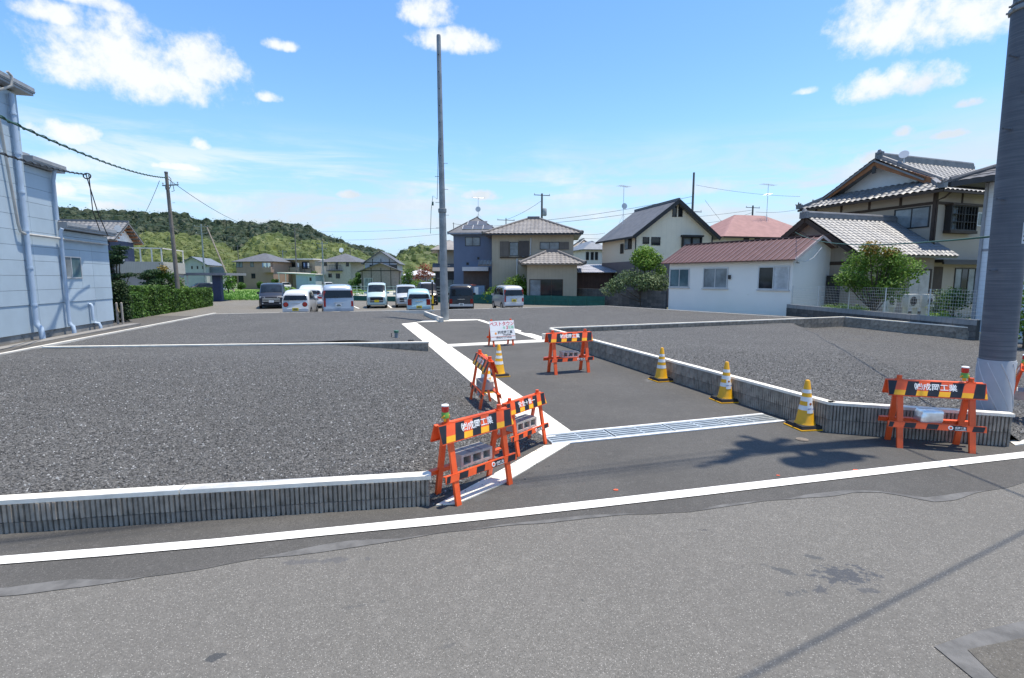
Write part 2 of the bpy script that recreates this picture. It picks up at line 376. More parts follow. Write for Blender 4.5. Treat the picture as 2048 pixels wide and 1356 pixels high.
# ---------------------------------------------------------------- gravel lots
def smooth(t): t = max(0., min(1., t)); return t * t * (3 - 2 * t)
def lot(name, A, B, nu, nv, zf):
    b = MB(); vs = []
    for j in range(nv + 1):
        a = along(A, j / nv); c = along(B, j / nv); L = (Vector(a) - Vector(c)).length
        for i in range(nu + 1):
            t = (i / nu); p = Vector(a).lerp(Vector(c), t)
            z = zf(p, t, L, j / nv) + (.02 * noise.noise(Vector((p.x * .8, p.y * .8, 0))) + .012 * noise.noise(Vector((p.x * 2.6, p.y * 2.6, 4)))) * (1 if 0 < i < nu else .3)
            vs.append((p.x, p.y, z))
    fs = [(j * (nu + 1) + i, j * (nu + 1) + i + 1, (j + 1) * (nu + 1) + i + 1, (j + 1) * (nu + 1) + i) for j in range(nv) for i in range(nu)]
    b.add(vs, fs); o = b.build(name, m_gravel, smooth=180)
    if o.data.polygons[5].normal.z < 0: o.data.flip_normals()
    o['kind'] = 'structure'; return o
WF0, WF1 = P(860, 1010), P(0, 1067); WFD = (WF1 - WF0).normalized()
WFL = WF0 + WFD * 10.6
K0 = P(0, 712, .2); K1 = P(430, 628, .2); K2 = P(868, 620, .2); KD = (K0 - K1).normalized()
KA = K0 + KD * 9.5
TW1 = P(857, 684, .27); TW0 = P(86, 694, .27)
lot1 = lot('gravel_lot', [WFL + Vector((0, .06, 0)), TW0 + Vector((-.4, .0, 0))],
           [WF0 + Vector((0, .06, 0)), P(1092, 876), P(857, 694)], 70, 40,
           lambda p, t, L, v: .005 + .225 * smooth((1 - t) * L / (.55 + 2.6 * v)))
lot('gravel_lot', [TW0 + Vector((-.4, .04, 0)), K1], [P(857, 690), P(803, 648), P(872, 640), P(845, 623, .1)], 50, 30,
    lambda p, t, L, v: .01 + .2 * smooth((1 - t) * L / 2.5))
BW = [P(1100, 657, .42), P(1690, 633, .44), P(1940, 654, .44), Vector((19.5, 14.2, .44))]
lot('gravel_lot', [P(872, 640), P(955, 639), P(1092, 681), BW[0], BW[1] + Vector((.3, .3, 0))],
    [P(860, 621, .12), P(1000, 617, .12), P(1210, 612, .12), P(1480, 627, .12), P(1640, 636, .12)], 30, 40,
    lambda p, t, L, v: .008 + .115 * smooth(t * 3))
RW = [Vector((1.26, 16.92, 0)), Vector((4.32, 6.80, 0)), Vector((6.22, 6.20, 0))]
lot4 = lot('gravel_lot', [RW[0] + Vector((.1, 0, 0)), RW[1] + Vector((.08, .1, 0)), RW[2] + Vector((-.02, .1, 0)), Vector((8, 6.6, 0)), Vector((15, 8.6, 0))],
           [BW[0] + Vector((.1, -.02, 0)), BW[1], BW[2], Vector((17.5, 15.5, 0)), Vector((19.5, 14.2, 0))], 44, 44,
           lambda p, t, L, v: (.34 - .08 * t) * (1 - smooth((p.x - 6.2 - .35 * (p.y - 6.2)) / .75)) * (1 if p.x < 6.12 else smooth((p.y - 6.32 - (p.x - 6.2) * .2) / .45)) + .012)

# loose stones on the near gravel: a countless scatter, built with geometry nodes
def stones(name, src, dens, ymax, smin, smax, label):
    me = src.data.copy(); me.materials.clear()
    o = bpy.data.objects.new(name, me); col.objects.link(o)
    ng = bpy.data.node_groups.new('scatter', 'GeometryNodeTree')
    ng.interface.new_socket('Geometry', in_out='INPUT', socket_type='NodeSocketGeometry')
    ng.interface.new_socket('Geometry', in_out='OUTPUT', socket_type='NodeSocketGeometry')
    N_ = ng.nodes; Lk = ng.links
    gi = N_.new('NodeGroupInput'); go = N_.new('NodeGroupOutput')
    dp = N_.new('GeometryNodeDistributePointsOnFaces')
    pos = N_.new('GeometryNodeInputPosition'); sp = N_.new('ShaderNodeSeparateXYZ'); Lk.new(pos.outputs[0], sp.inputs[0])
    mr = N_.new('ShaderNodeMapRange'); Lk.new(sp.outputs[1], mr.inputs[0])
    mr.inputs[1].default_value = 4.; mr.inputs[2].default_value = ymax; mr.inputs[3].default_value = dens; mr.inputs[4].default_value = 0
    # thin the scatter where the ground lies outside the picture's width
    ab = N_.new('ShaderNodeMath'); ab.operation = 'ABSOLUTE'; Lk.new(sp.outputs[0], ab.inputs[0])
    lt_ = N_.new('ShaderNodeMath'); lt_.operation = 'LESS_THAN'; Lk.new(ab.outputs[0], lt_.inputs[0])
    ml = N_.new('ShaderNodeMath'); ml.operation = 'MULTIPLY_ADD'; Lk.new(sp.outputs[1], ml.inputs[0]); ml.inputs[1].default_value = 1.15; ml.inputs[2].default_value = 1.2
    Lk.new(ml.outputs[0], lt_.inputs[1])
    mm = N_.new('ShaderNodeMath'); mm.operation = 'MULTIPLY'; Lk.new(mr.outputs[0], mm.inputs[0]); Lk.new(lt_.outputs[0], mm.inputs[1])
    Lk.new(gi.outputs[0], dp.inputs['Mesh']); Lk.new(mm.outputs[0], dp.inputs['Density'])
    ico = N_.new('GeometryNodeMeshIcoSphere'); ico.inputs['Radius'].default_value = 1.; ico.inputs['Subdivisions'].default_value = 1
    sm = N_.new('GeometryNodeSetMaterial'); Lk.new(ico.outputs[0], sm.inputs[0]); sm.inputs['Material'].default_value = m_stone
    ip = N_.new('GeometryNodeInstanceOnPoints'); Lk.new(dp.outputs['Points'], ip.inputs['Points']); Lk.new(sm.outputs[0], ip.inputs['Instance'])
    rr = N_.new('FunctionNodeRandomValue'); rr.data_type = 'FLOAT_VECTOR'; rr.inputs[1].default_value = (6.3, 6.3, 6.3)
    Lk.new(rr.outputs[0], ip.inputs['Rotation'])
    rs = N_.new('FunctionNodeRandomValue'); rs.data_type = 'FLOAT_VECTOR'; rs.inputs[0].default_value = (smin, smin * .8, smin * .5); rs.inputs[1].default_value = (smax, smax * .8, smax * .6)
    rs.inputs['Seed'].default_value = 5
    Lk.new(rs.outputs[0], ip.inputs['Scale'])
    Lk.new(ip.outputs[0], go.inputs[0])
    md = o.modifiers.new('scatter', 'NODES'); md.node_group = ng
    tag(o, label, 'gravel', kind='stuff'); return o
m_stone = bpy.data.materials.new('loose_stone'); m_stone.use_nodes = True
_t = NT(m_stone.node_tree); _b = _t.nodes['Principled BSDF']
_r = _t.n('ShaderNodeObjectInfo').outputs['Random']
_c = _t.mix(_t.ss(_r, .0, .9), (.057, .055, .052), (.168, .162, .151)); _c = _t.mix(_t.m('GREATER_THAN', _r, .965), _c, (.38, .38, .37))
_t.links.new(_c, _b.inputs['Base Color']); _b.inputs['Roughness'].default_value = .8
stones('loose_stones', lot1, 2000, 12.5, .006, .018, 'grey crushed stone spread behind the low ribbed wall by the road')
stones('loose_stones', lot4, 1200, 13., .006, .018, 'grey crushed stone spread behind the wall beside the concrete pole')

# stones kicked out onto the concrete and asphalt along the edges
b = MB(); rnd = random.Random(17)
for pts, wd, nn in (([P(860, 1012), P(1000, 944), P(1090, 886)], .14, 55), ([P(1093, 879), P(945, 768), P(857, 692)], .2, 60), ([WF0, WF1], -.1, 20), ([P(1010, 967), P(1142, 887)], -.2, 12), ([RW[1], RW[2]], -.1, 8)):
    for _ in range(nn):
        q = along(pts, rnd.random()); e = (Vector(pts[-1]) - Vector(pts[0])).normalized(); off = Vector((e.y, -e.x, 0)) * abs(wd) * rnd.expovariate(2.2); r_ = rnd.uniform(.003, .009)
        c = q + off; b.tube([(c.x, c.y, .010), (c.x + r_ * .3, c.y, .010 + r_ * .8), (c.x, c.y + r_ * .2, .010 + r_ * 1.3)], [r_ * .9, r_ * 1.1, r_ * .4], 5)
tag(b.build('spilled_stones', mat('stray_stone', (.17, .165, .16), .9, .3, 40., world_co=True)), 'stray crushed stones scattered along the concrete strip edges', 'gravel', kind='stuff')
# ---------------------------------------------------------------- concrete strips and gutters
def strip(name, px, z0=-.02, z1=.014, m=m_conc):
    b = MB(); b.prism([(p.x, p.y) for p in [P(*q) for q in px]], z0, z1)
    o = b.build(name, m); o['kind'] = 'structure'; return o
strip('concrete_strip', [(803, 648), (857, 692), (945, 768), (1093, 879), (1141, 863), (1000, 762), (832, 645)])
strip('concrete_strip', [(1088, 893), (1142, 887), (1010, 967), (915, 1009), (872, 1012), (1000, 943)])
strip('concrete_strip', [(833, 645), (834, 642.5), (958, 637), (955, 640.5)], z1=.013)
strip('concrete_strip', [(955, 640.8), (959, 637.2), (1105, 680), (1085, 683)], z1=.0125)
strip('concrete_strip', [(2018, 884), (2048, 876), (2110, 862), (2110, 872), (2048, 889), (2030, 892)], z1=.015)
strip('gutter', [(884, 695), (890, 689.5), (1090, 679), (1096, 684.5)], z1=.0165, m=m_kerb)
# trench drain across the entrance
m_steel = mat('galvanised_steel', (.50, .53, .52), .42, .15, 8., metal=.55, spec=.5)
m_dark = mat('dark_gap', (.03, .032, .035), .8)
GA, GB = P(1093, 881), P(1546, 836); gd = (GB - GA); GL = gd.length; ga = math.atan2(gd.y, gd.x)
g = empty('trench_grate', (GA.x, GA.y, .006), ga, 'galvanised steel trench grate crossing the asphalt entrance between strip and wall', 'drain grate')
b = MB(); b.box(0, -.20, -.02, GL, .20, .002); b.build('channel', m_dark, g)
b = MB()
for y in (-.2, .2): b.box(0, y - .022, 0, GL, y + .022, .014)
b.build('frame', mat('drain_rim', (.70, .70, .68), .7, .1), g)
ns = 4
for i in range(ns):
    x0 = i * GL / ns + .012; x1 = (i + 1) * GL / ns - .012
    b = MB()
    for j in range(5):
        y = -.150 + j * .075; b.box(x0, y - .021, .0, x1, y + .021, .013)
    for x in (x0 + .015, (x0 + x1) / 2, x1 - .015): b.box(x - .012, -.175, .001, x + .012, .175, .012)
    b.build('grating', m_steel, g)
c = P(1604, 880); b = MB(); b.cyl((0, 0, -.01), (0, 0, .008), .075, n=20); b.cyl((0, 0, .0), (0, 0, .011), .055, n=20)
tag(b.build('valve_cover', mat('dusty_iron', (.17, .14, .11), .7, .2, 20.), loc=(c.x, c.y, .004)), 'small round valve cover set in the entrance asphalt', 'cover')

# ---------------------------------------------------------------- ribbed retaining walls
m_rib = [mat('split_block_%d' % i, c, .9, .28, 7., .8, 150, stain=((.13, .118, .10), 5., .62)) for i, c in enumerate([(.36, .315, .26), (.31, .275, .23), (.40, .35, .29)])]
def rib_mesh(h, seed, m):
    rnd = random.Random(seed); b = MB(); n = 10; prof = []
    for k in range(n):
        x = k * .04
        j = rnd.uniform(-.004, .004)
        prof += [(x + .002, .004), (x + .007, -.019 + j), (x + .030, -.019 + j + rnd.uniform(-.003, .003)), (x + .036, .004)]
    prof = [(0.001, .004)] + prof[1:-1] + [(.399, .004)]
    N = len(prof); v = [(x, y, .003) for x, y in prof] + [(x, y, h - .003) for x, y in prof] + [(.399, .12, .003), (.001, .12, .003), (.399, .12, h - .003), (.001, .12, h - .003)]
    f = [(i, i + 1, N + i + 1, N + i) for i in range(N - 1)] + [(N - 1, 2 * N, 2 * N + 2, 2 * N - 1), (2 * N + 1, 0, N, 2 * N + 3), tuple(range(N, 2 * N)) + (2 * N + 2, 2 * N + 3)]
    return b.add(v, f).mesh('wall_block', m)
RIBS = {}
def ribwall(pts, z0, courses, label, cap=.038, capw=.118, name='retaining_wall'):
    pts = [Vector((p[0], p[1], 0)) for p in pts]
    root = empty(name, (pts[0].x, pts[0].y, z0), 0, label, 'wall')
    o0 = Vector((pts[0].x, pts[0].y, z0))
    for s in range(len(pts) - 1):
        d = pts[s + 1] - pts[s]; L = d.length; a = math.atan2(d.y, d.x); n = max(1, round(L / .4)); d.normalize(); nrm = Vector((-d.y, d.x, 0))
        z = z0
        for ci, h in enumerate(courses):
            for i in range(n):
                key = (round(h, 3), random.randrange(3))
                if key not in RIBS: RIBS[key] = rib_mesh(h, key[1] + int(h * 1000), m_rib[key[1]])
                o = bpy.data.objects.new('wall_block', RIBS[key]); col.objects.link(o); o.parent = root
                p = pts[s] + d * (i * L / n) + Vector((0, 0, z)) - o0
                o.location = p + nrm * random.uniform(-.001, .002); o.rotation_euler = (0, 0, a); o.scale = (L / n / .4, 1, 1)
            z += h
        nc = max(1, round(L / 2.))
        for i in range(nc):
            p = pts[s] + d * (i * L / nc) - o0; b = MB(); e0 = .004
            b.box(e0 - (.02 if (i == 0) else 0), -.016, 0, L / nc - e0 + (.02 if i == nc - 1 else 0), capw - .016, cap)
            b.build('coping', m_conc, root, loc=(p.x, p.y, z - z0 + .001), rot=(0, 0, a))
    return root
ribwall([WFL, WF0], -.02, [.115, .155], 'low dark ribbed block wall with white top along the road edge')
ribwall([RW[0], RW[1], RW[2]], -.02, [.2, .2], 'long dark ribbed block wall with white coping beside the asphalt entrance')
ribwall([(TW0.x, TW0.y), (TW1.x, TW1.y + .0)], -.08, [.16, .16], 'low ribbed step wall crossing the gravel, sinking out of it near the pale strip')
ribwall([(BW[0].x + .05, BW[0].y + .12), (BW[1].x, BW[1].y), (BW[2].x, BW[2].y)], .0, [.2, .2], 'ribbed kerb wall closing the back of the gravel lot before the shed', cap=.035)
p, q = P(850, 623.5, .2), P(884, 638, .16)
b = MB(); b.beam((p.x, p.y, .06), (q.x, q.y, .06), .15, .32)
tag(b.build('divider_wall', m_kerb), 'short plain concrete divider ending at the foot of the tall bare pole', 'wall')
b = MB()
def kerb(pts, w=.12, z0=-.3, name='kerb'):
    b = MB()
    for i in range(len(pts) - 1): b.beam((pts[i].x, pts[i].y, (z0 + pts[i].z) / 2), (pts[i + 1].x, pts[i + 1].y, (z0 + pts[i + 1].z) / 2), w, pts[i].z - z0 + .02 + i * .002)
    o = b.build(name, m_kerb); o['kind'] = 'structure'
kerb([KA + Vector((0, 0, .05)), K0 + Vector((0, 0, .05)), K1 + Vector((0, 0, .05))]); kerb([K1 + Vector((.06, -.03, .004)), K2 + Vector((0, 0, .004))])
kerb([P(866, 620, .13), P(1210, 611.5, .13), P(1640, 638, .13)])
kerb([BW[2] + Vector((.1, -.1, -.2)), Vector((19.2, 14.4, .2))])
p = P(1092, 679); b = MB(); b.box(-.12, -.1, -.02, .1, .1, .2); b.box(-.09, -.07, .2, .07, .07, .203)
tag(b.build('kerb_block', m_kerb, loc=(p.x, p.y, 0), rot=(0, 0, .3)), 'small grey concrete cube at the far end of the entrance wall', 'block')

# ================================================================== BARRICADES, CONES, SIGN
m_or = mat('orange_enamel', (.80, .105, .022), .42, .10, 6., .05, 30, spec=.5, stain=((.55, .10, .04), 9., .68))
m_bk = mat('black_film', (.016, .017, .022), .45, .3, 9.)
m_ye = mat('yellow_film', (.86, .42, .02), .4, .1, 9.)
m_wh = mat('white_film', (.82, .82, .80), .5, .05, 9.)
m_blk = mat('hollow_block_concrete', (.50, .465, .415), .95, .18, 9., .7, 160)
m_gold = mat('marigold_plastic', (.80, .40, .015), .42, .08, 5., spec=.45)
m_wband = mat('reflective_band', (.74, .74, .72), .4, .08, 12.)
m_rub = mat('black_rubber', (.022, .022, .024), .75, .2, 8.)
m_redlens = mat('red_lens', (.55, .02, .015), .2, .1, 9., spec=.7)
m_green = mat('green_plastic', (.16, .36, .06), .45, .1, 9.)
TXT = {}
def lettering(body, size):
    if (body, size) not in TXT: TXT[(body, size)] = text_mesh(body, size, bold=.0012 * size / .07)
    return TXT[(body, size)].copy()
LEG = .345
def face_M(x, y0, z0, tilt):     # a frame on a plate that leans back: local x right, local y up the plate, z out to the front (-y)
    return Matrix.Translation((x, y0, z0)) @ Matrix.Rotation(R(90) - tilt, 4, 'X')
def barricade(fl, fr, label, text='㈱成岡工業', block='hollow', z=0., lamp=None, dirty=False, where='barricade'):
    fl, fr = Vector(fl), Vector(fr); ax = (fr - fl); s = ax.length / (2 * LEG); ang = math.atan2(ax.y, ax.x)
    mid = (fl + fr) / 2; nrm = Vector((-math.sin(ang), math.cos(ang), 0)); c = mid + nrm * .16 * s
    root = empty('barricade', (c.x, c.y, z), ang, label, 'barricade', scale=s)
    H_ = .79; sp = .16
    for x in (-LEG, LEG):
        for sd in (-1, 1):
            b = MB(); b.beam((x, sd * sp, 0), (x, sd * .022, H_ - .03), .03, .058, up=(1, 0, 0)); b.build('leg', m_or, root)
        b = MB(); b.box(x - .032, -.03, H_ - .055, x + .032, .03, H_ - .012); b.cyl((x, 0, H_ - .012), (x, 0, H_ + .03), .026, n=10); b.build('hinge_head', m_or, root, 40)
    W = .47; zt = .765; zb = .600; yt = .035; yb = .095; tilt = math.atan2(yb - yt, zt - zb); hl = math.hypot(yb - yt, zt - zb)
    for sd in (-1, 1):
        M0 = face_M(0, -yb, zb, tilt) if sd < 0 else Matrix.Rotation(math.pi, 4, 'Z') @ face_M(0, -yb, zb, tilt)
        b = MB(); b.box(-W, 0, -.012, W, hl, 0, M=M0)
        b.box(-W, hl - .004, -.03, W, hl + .004, .0, M=M0); b.box(-W, -.004, -.02, W, .004, .0, M=M0)
        bd = b.build('top_board', m_or, root)
        if sd > 0: continue
        n = 4; per = 2 * W / (n + .35)
        for i in range(n + 1):
            x0 = -W + .003 + (i - .3) * per; w = per * .5; sl = .045
            def cx(v): return max(-W + .002, min(W - .002, v))
            pb = [(cx(x0), .006), (cx(x0 + w), .006), (cx(x0 + w + sl), hl - .006), (cx(x0 + sl), hl - .006)]
            b = MB(); b.add([(x, y, .0018) for x, y in pb] + [(x, y, -.004) for x, y in pb], [(0, 1, 2, 3), (4, 7, 6, 5), (0, 4, 5, 1), (1, 5, 6, 2), (2, 6, 7, 3), (3, 7, 4, 0)], M=M0)
            b.build('stripe', m_bk, bd)
            x1 = x0 + w; hy = hl * .36; k = sl * hy / hl
            py = [(cx(x1), .006), (cx(x1 + per - w), .006), (cx(x1 + per - w + k), hy), (cx(x1 + k), hy)]
            if py[1][0] - py[0][0] > .02:
                b = MB(); b.add([(x, y, .0017) for x, y in py] + [(x, y, -.004) for x, y in py], [(0, 1, 2, 3), (4, 7, 6, 5), (0, 4, 5, 1), (1, 5, 6, 2), (2, 6, 7, 3), (3, 7, 4, 0)], M=M0)
                b.build('stripe', m_ye, bd)
        if text:
            put_mesh('lettering', lettering(text, .082), m_wh, bd, M0 @ Matrix.Translation((-.01, hl * .60, .0028)))
        # lower rails
    for sd in (-1, 1):
        yr = sd * (sp - (sp - .022) * .27 / (H_ - .03) + .030); hr = .066
        M0 = face_M(0, -abs(yr), .235, .18) if sd < 0 else Matrix.Rotation(math.pi, 4, 'Z') @ face_M(0, -abs(yr), .235, .18)
        b = MB(); b.box(-W, 0, -.010, W, hr, 0, M=M0); b.box(-W, hr - .003, -.04, W, hr + .003, 0, M=M0)
        rl = b.build('lower_rail', m_or, root)
        if sd > 0: continue
        per = 2 * W / 4.35
        for i in range(5):
            x0 = -W + .003 + (i - .3) * per; w = per * .5
            x1, x2 = max(-W + .002, x0), min(W - .002, x0 + w)
            if x2 - x1 < .02: continue
            b = MB(); pb = [(x1, .004), (x2, .004), (min(W - .002, x2 + .018), hr - .004), (min(W - .002, x1 + .018), hr - .004)]
            b.add([(x, y, .0018) for x, y in pb] + [(x, y, -.003) for x, y in pb], [(0, 1, 2, 3), (4, 7, 6, 5), (0, 4, 5, 1), (1, 5, 6, 2), (2, 6, 7, 3), (3, 7, 4, 0)], M=M0); b.build('stripe', m_bk, rl)
        b = MB(); b.box(.165, .008, -.003, .285, hr - .010, .0030, 0, M0); b.box(.175, .011, -.002, .28, .016, .0038, 1, M0); b.build('name_plate', [m_bk, m_wh], rl)
        b = MB(); b.cyl((.135, hr * .5, -.002), (.135, hr * .5, .003), .024, n=16, mi=0, M=M0); b.cyl((.135, hr * .5, -.001), (.135, hr * .5, .0036), .014, n=16, mi=1, M=M0); b.build('emblem', [m_wh, m_or], rl, 40)
        put_mesh('lettering', lettering('成岡工業', .026), m_wh, rl, M0 @ Matrix.Translation((.225, hr * .52, .0042)))
    # the weight resting on the rails
    bx = c + Vector((0, 0, 0)); zz = z + .302 * s
    if block == 'hollow':
        bo = empty('concrete_block', (c.x + math.cos(ang) * random.uniform(-.06, .03), c.y + math.sin(ang) * random.uniform(-.06, .03), zz), ang + random.uniform(-.08, .08), 'grey hollow concrete block on the rails of the ' + where, 'concrete block', 'blocks weighing down the barricades')
        b = MB(); w, dp, h = .39, .20 if s > .9 else .19, .125
        for zc in ((0, .024), (h - .024, h)): b.box(-w / 2, -dp * .5, zc[0], w / 2, dp * .5, zc[1])
        for x in (-w / 2 + .013, -w / 6, w / 6, w / 2 - .013): b.box(x - .013, -dp * .497, .0235, x + .013, dp * .497, h - .0235)
        b.build('shell', m_blk, bo)
        b = MB()
        for x in (-w / 6, w / 6): b.box(x - .012, -dp * .492, h - .001, x + .012, dp * .492, h + .0015)
        b.build('groove', mat('block_groove', (.25, .25, .25), .95), bo)
    elif block == 'foil':
        b = MB(); rnd = random.Random(3); n = 9
        vs = []; fs = []
        for j in range(n):
            for i in range(14):
                t = i / 14 * 2 * math.pi; X_ = abs(math.cos(t)) ** .35 * (1 if math.cos(t) > 0 else -1); Y_ = abs(math.sin(t)) ** .35 * (1 if math.sin(t) > 0 else -1)
                zf = [0, .002, .03, .06, .09, .115, .135, .146, .15][j]; k = [.0, .97, 1, 1.0, .99, .97, .95, .9, 0][j]
                jit = 1 + rnd.uniform(-.035, .035)
                vs.append((X_ * .125 * k * jit + .02 * zf / .15, Y_ * .105 * k * jit, zf + (rnd.uniform(-.006, .006) if 2 < j < 8 else 0)))
        for j in range(n - 1):
            for i in range(14): fs.append((j * 14 + i, j * 14 + (i + 1) % 14, (j + 1) * 14 + (i + 1) % 14, (j + 1) * 14 + i))
        b.add(vs, fs)
        m_foil = mat('silver_foil', (.78, .79, .81), .28, .12, 9., .25, 14, metal=.8)
        tag(b.build('wrapped_block', m_foil, None, 30, loc=(c.x - .04, c.y, zz), rot=(0, 0, ang + .1)), 'silver foil wrapped block lying on barricade rails in front of the ribbed wall', 'wrapped block')
    if lamp is not None:
        lx = c + Vector((math.cos(ang), math.sin(ang), 0)) * lamp * s
        lo = empty('warning_lamp', (lx.x, lx.y, z + .815 * s), ang, 'red warning lamp with green collar clipped on the ' + where, 'warning lamp', 'warning lamps on the barricades', scale=s)
        b = MB(); b.cyl((0, 0, -.03), (0, 0, .01), .018, n=10); b.tube([(-.04, 0, .01), (-.03, -.02, .03), (.03, -.02, .03), (.045, 0, .0)], .008, 6); b.build('clip', m_gold, lo, 40)
        b = MB(); b.tube([(0, 0, .005), (0, 0, .05), (0, 0, .062)], [.036, .036, .028], 14); b.build('collar', m_green, lo, 40)
        b = MB(); b.tube([(0, 0, .06), (0, 0, .07), (0, 0, .118)], [.028, .034, .034], 14); b.build('lens', m_redlens, lo, 40)
        b = MB(); b.tube([(0, 0, .118), (0, 0, .128), (0, 0, .134)], [.036, .036, .026], 14); b.build('cap', m_wh, lo, 40)
    return root
barricade(P(917, 1011), P(1020, 969), 'orange striped barricade standing by the end of the low ribbed road wall', lamp=-.36, where='barricade beside the low road wall')
barricade(P(1037, 913), P(1091, 888), 'orange safety-slogan barricade on gravel beside the start of the trench grate', '安全＋第一', where='barricade by the trench grate')
barricade(P(940, 806), P(958, 829), 'orange barricade turned sideways beside two cones at the pale strip', where='sideways barricade')
barricade(P(1112, 750), P(1177, 745), 'small orange barricade standing alone in the middle of the asphalt entrance', where='barricade alone on the entrance asphalt')
barricade(P(1799, 896), P(1944, 907), 'orange barricade in front of the ribbed wall corner by the concrete pole', block='foil', lamp=.28, where='barricade at the ribbed wall corner')
fr6 = Vector((7.02, 7.14, 0))
barricade(fr6 + Vector((.49, .49, 0)), fr6, 'orange barricade on the gravel behind the concrete pole', z=.06, lamp=.1, where='barricade behind the concrete pole')

def cone(c, label, sticker=False, s=1.):
    r = empty('traffic_cone', (c.x, c.y, c.z + .004), random.uniform(.1, .5), label, 'traffic cone', 'yellow cones along the entrance', scale=s)
    b = MB(); b.box(-.19, -.19, 0, .19, .19, .016); b.build('foot', m_gold, r)
    b = MB(); k = .175
    b.add([(-k, -k, .0165), (k, -k, .0165), (k, k, .0165), (-k, k, .0165), (-k * .93, -k * .93, .062), (k * .93, -k * .93, .062), (k * .93, k * .93, .062), (-k * .93, k * .93, .062)],
          [(3, 2, 1, 0), (4, 5, 6, 7), (0, 1, 5, 4), (1, 2, 6, 5), (2, 3, 7, 6), (3, 0, 4, 7)]); b.build('weight', m_rub, r)
    rad = lambda z: .125 - (z - .055) * (.125 - .032) / (.66 - .055)
    b = MB(); b.tube([(0, 0, .055), (0, 0, .10), (0, 0, .4), (0, 0, .655), (0, 0, .675), (0, 0, .68)], [.138, rad(.10), rad(.4), rad(.655), .026, .012], 24); b.build('cone_body', m_gold, r, 40)
    for z0, z1 in ((.26, .325), (.385, .445), (.50, .55)):
        b = MB(); b.tube([(0, 0, z0), (0, 0, z1)], [rad(z0) + .0016, rad(z1) + .0016], 24, cap=False); b.build('band', m_wband, r, 60)
    if sticker:
        vs = []; a0 = -1.9 - r.rotation_euler.z
        for zz in (.225, .39):
            for i in range(7): a = a0 + i * .16; vs.append((math.cos(a) * (rad(zz) + .003), math.sin(a) * (rad(zz) + .003), zz))
        b = MB(); b.add(vs, [(i, i + 1, 7 + i + 1, 7 + i) for i in range(6)]); st = b.build('sticker', m_wh, r, 60)
        am = a0 + .48
        for (zz, rr, mm, nm) in ((.352, .018, mat('orange_mark', (.78, .20, .03), .5), 'emblem'),):
            Mx = Matrix.Rotation(am + math.pi / 2, 4, 'Z') @ Matrix.Translation((0, -(rad(zz) + .005), zz)) @ Matrix.Rotation(R(90), 4, 'X')
            b = MB(); b.cyl((0, 0, 0), (0, 0, .0015), rr, n=14, M=Mx); b.build(nm, mm, st, 40)
        Mx = Matrix.Rotation(am + math.pi / 2, 4, 'Z') @ Matrix.Translation((0, -(rad(.28) + .0065), .282)) @ Matrix.Rotation(R(81), 4, 'X')
        put_mesh('lettering', lettering('成岡工業', .026), mat('blue_print', (.05, .10, .35), .5), st, Mx)
cone(P(1609, 855), 'yellow traffic cone with company sticker beside the bend of the ribbed wall', True)
cone(P(1450, 802), 'yellow traffic cone with company sticker against the straight ribbed wall past the grate', True)
cone(P(1322, 761), 'plain banded yellow traffic cone against the straight ribbed wall furthest from the grate')
cone(P(998, 752), 'yellow traffic cone on asphalt just behind the sideways barricade')
cone(P(972, 782, .012), 'yellow traffic cone on the pale strip seen between the legs of the sideways barricade')

# company sign on an A-frame
fl, fr = P(984, 694), P(1030, 690.5); ax = fr - fl; ang = math.atan2(ax.y, ax.x); mid = (fl + fr) / 2 + Vector((-math.sin(ang), math.cos(ang), 0)) * .17
sg = empty('sign_stand', (mid.x, mid.y, .004), ang, 'white lettered sign board on an orange trestle standing by the thin gutter line', 'sign')
for x in (-.34, .34):
    for sd in (-1, 1):
        b = MB(); b.beam((x, sd * .17, 0), (x, sd * .022, .78), .03, .055, up=(1, 0, 0)); b.build('leg', m_or, sg)
    b = MB(); b.box(x - .03, -.03, .74, x + .03, .03, .79); b.cyl((x, 0, .785), (x, 0, .825), .026, n=10); b.build('hinge_head', m_or, sg, 40)
for sd in (-1, 1):
    b = MB(); b.beam((-.42, sd * .145, .27), (.42, sd * .145, .27), .012, .06); b.build('lower_rail', m_or, sg)
Ms = face_M(0, -.160, .19, math.atan2(.13, .58)); hb = .595
b = MB(); b.box(-.43, 0, 0, .43, hb, .012, M=Ms); brd = b.build('board', mat('sign_white', (.80, .80, .79), .5, .03), sg)
m_red = mat('red_print', (.62, .025, .05), .5); m_grn = mat('green_print', (.18, .55, .30), .5); m_ink = mat('black_print', (.03, .03, .035), .5)
for body, size, x, y, mm in (('ベストタウン', .142, 0, .49, m_red), ('全', .085, .06, .375, m_grn), ('3', .15, .165, .372, m_red), ('区画', .10, .305, .375, m_grn),
                             ('㈱成岡工業', .105, .08, .225, m_ink), ('不動産事業部', .05, .14, .145, m_ink), ('☎0547-37-6565', .082, .02, .07, m_ink)):
    put_mesh('lettering', lettering(body, size), mm, brd, Ms @ Matrix.Translation((x, y, .0135)))
b = MB(); pts = [(math.cos(a) * r_, math.sin(a) * r_) for a, r_ in [(i * math.pi / 5, .045 if i % 2 else .032) for i in range(10)]]
b.prism(pts, .012, .0138, M=Ms @ Matrix.Translation((-.25, .205, 0))); b.build('emblem', mat('orange_print', (.80, .33, .08), .5), brd)
b = MB(); b.box(-.42, .275, .0120, .42, .279, .0132, M=Ms); b.build('rule', mat('grey_print', (.5, .5, .5), .5), brd)

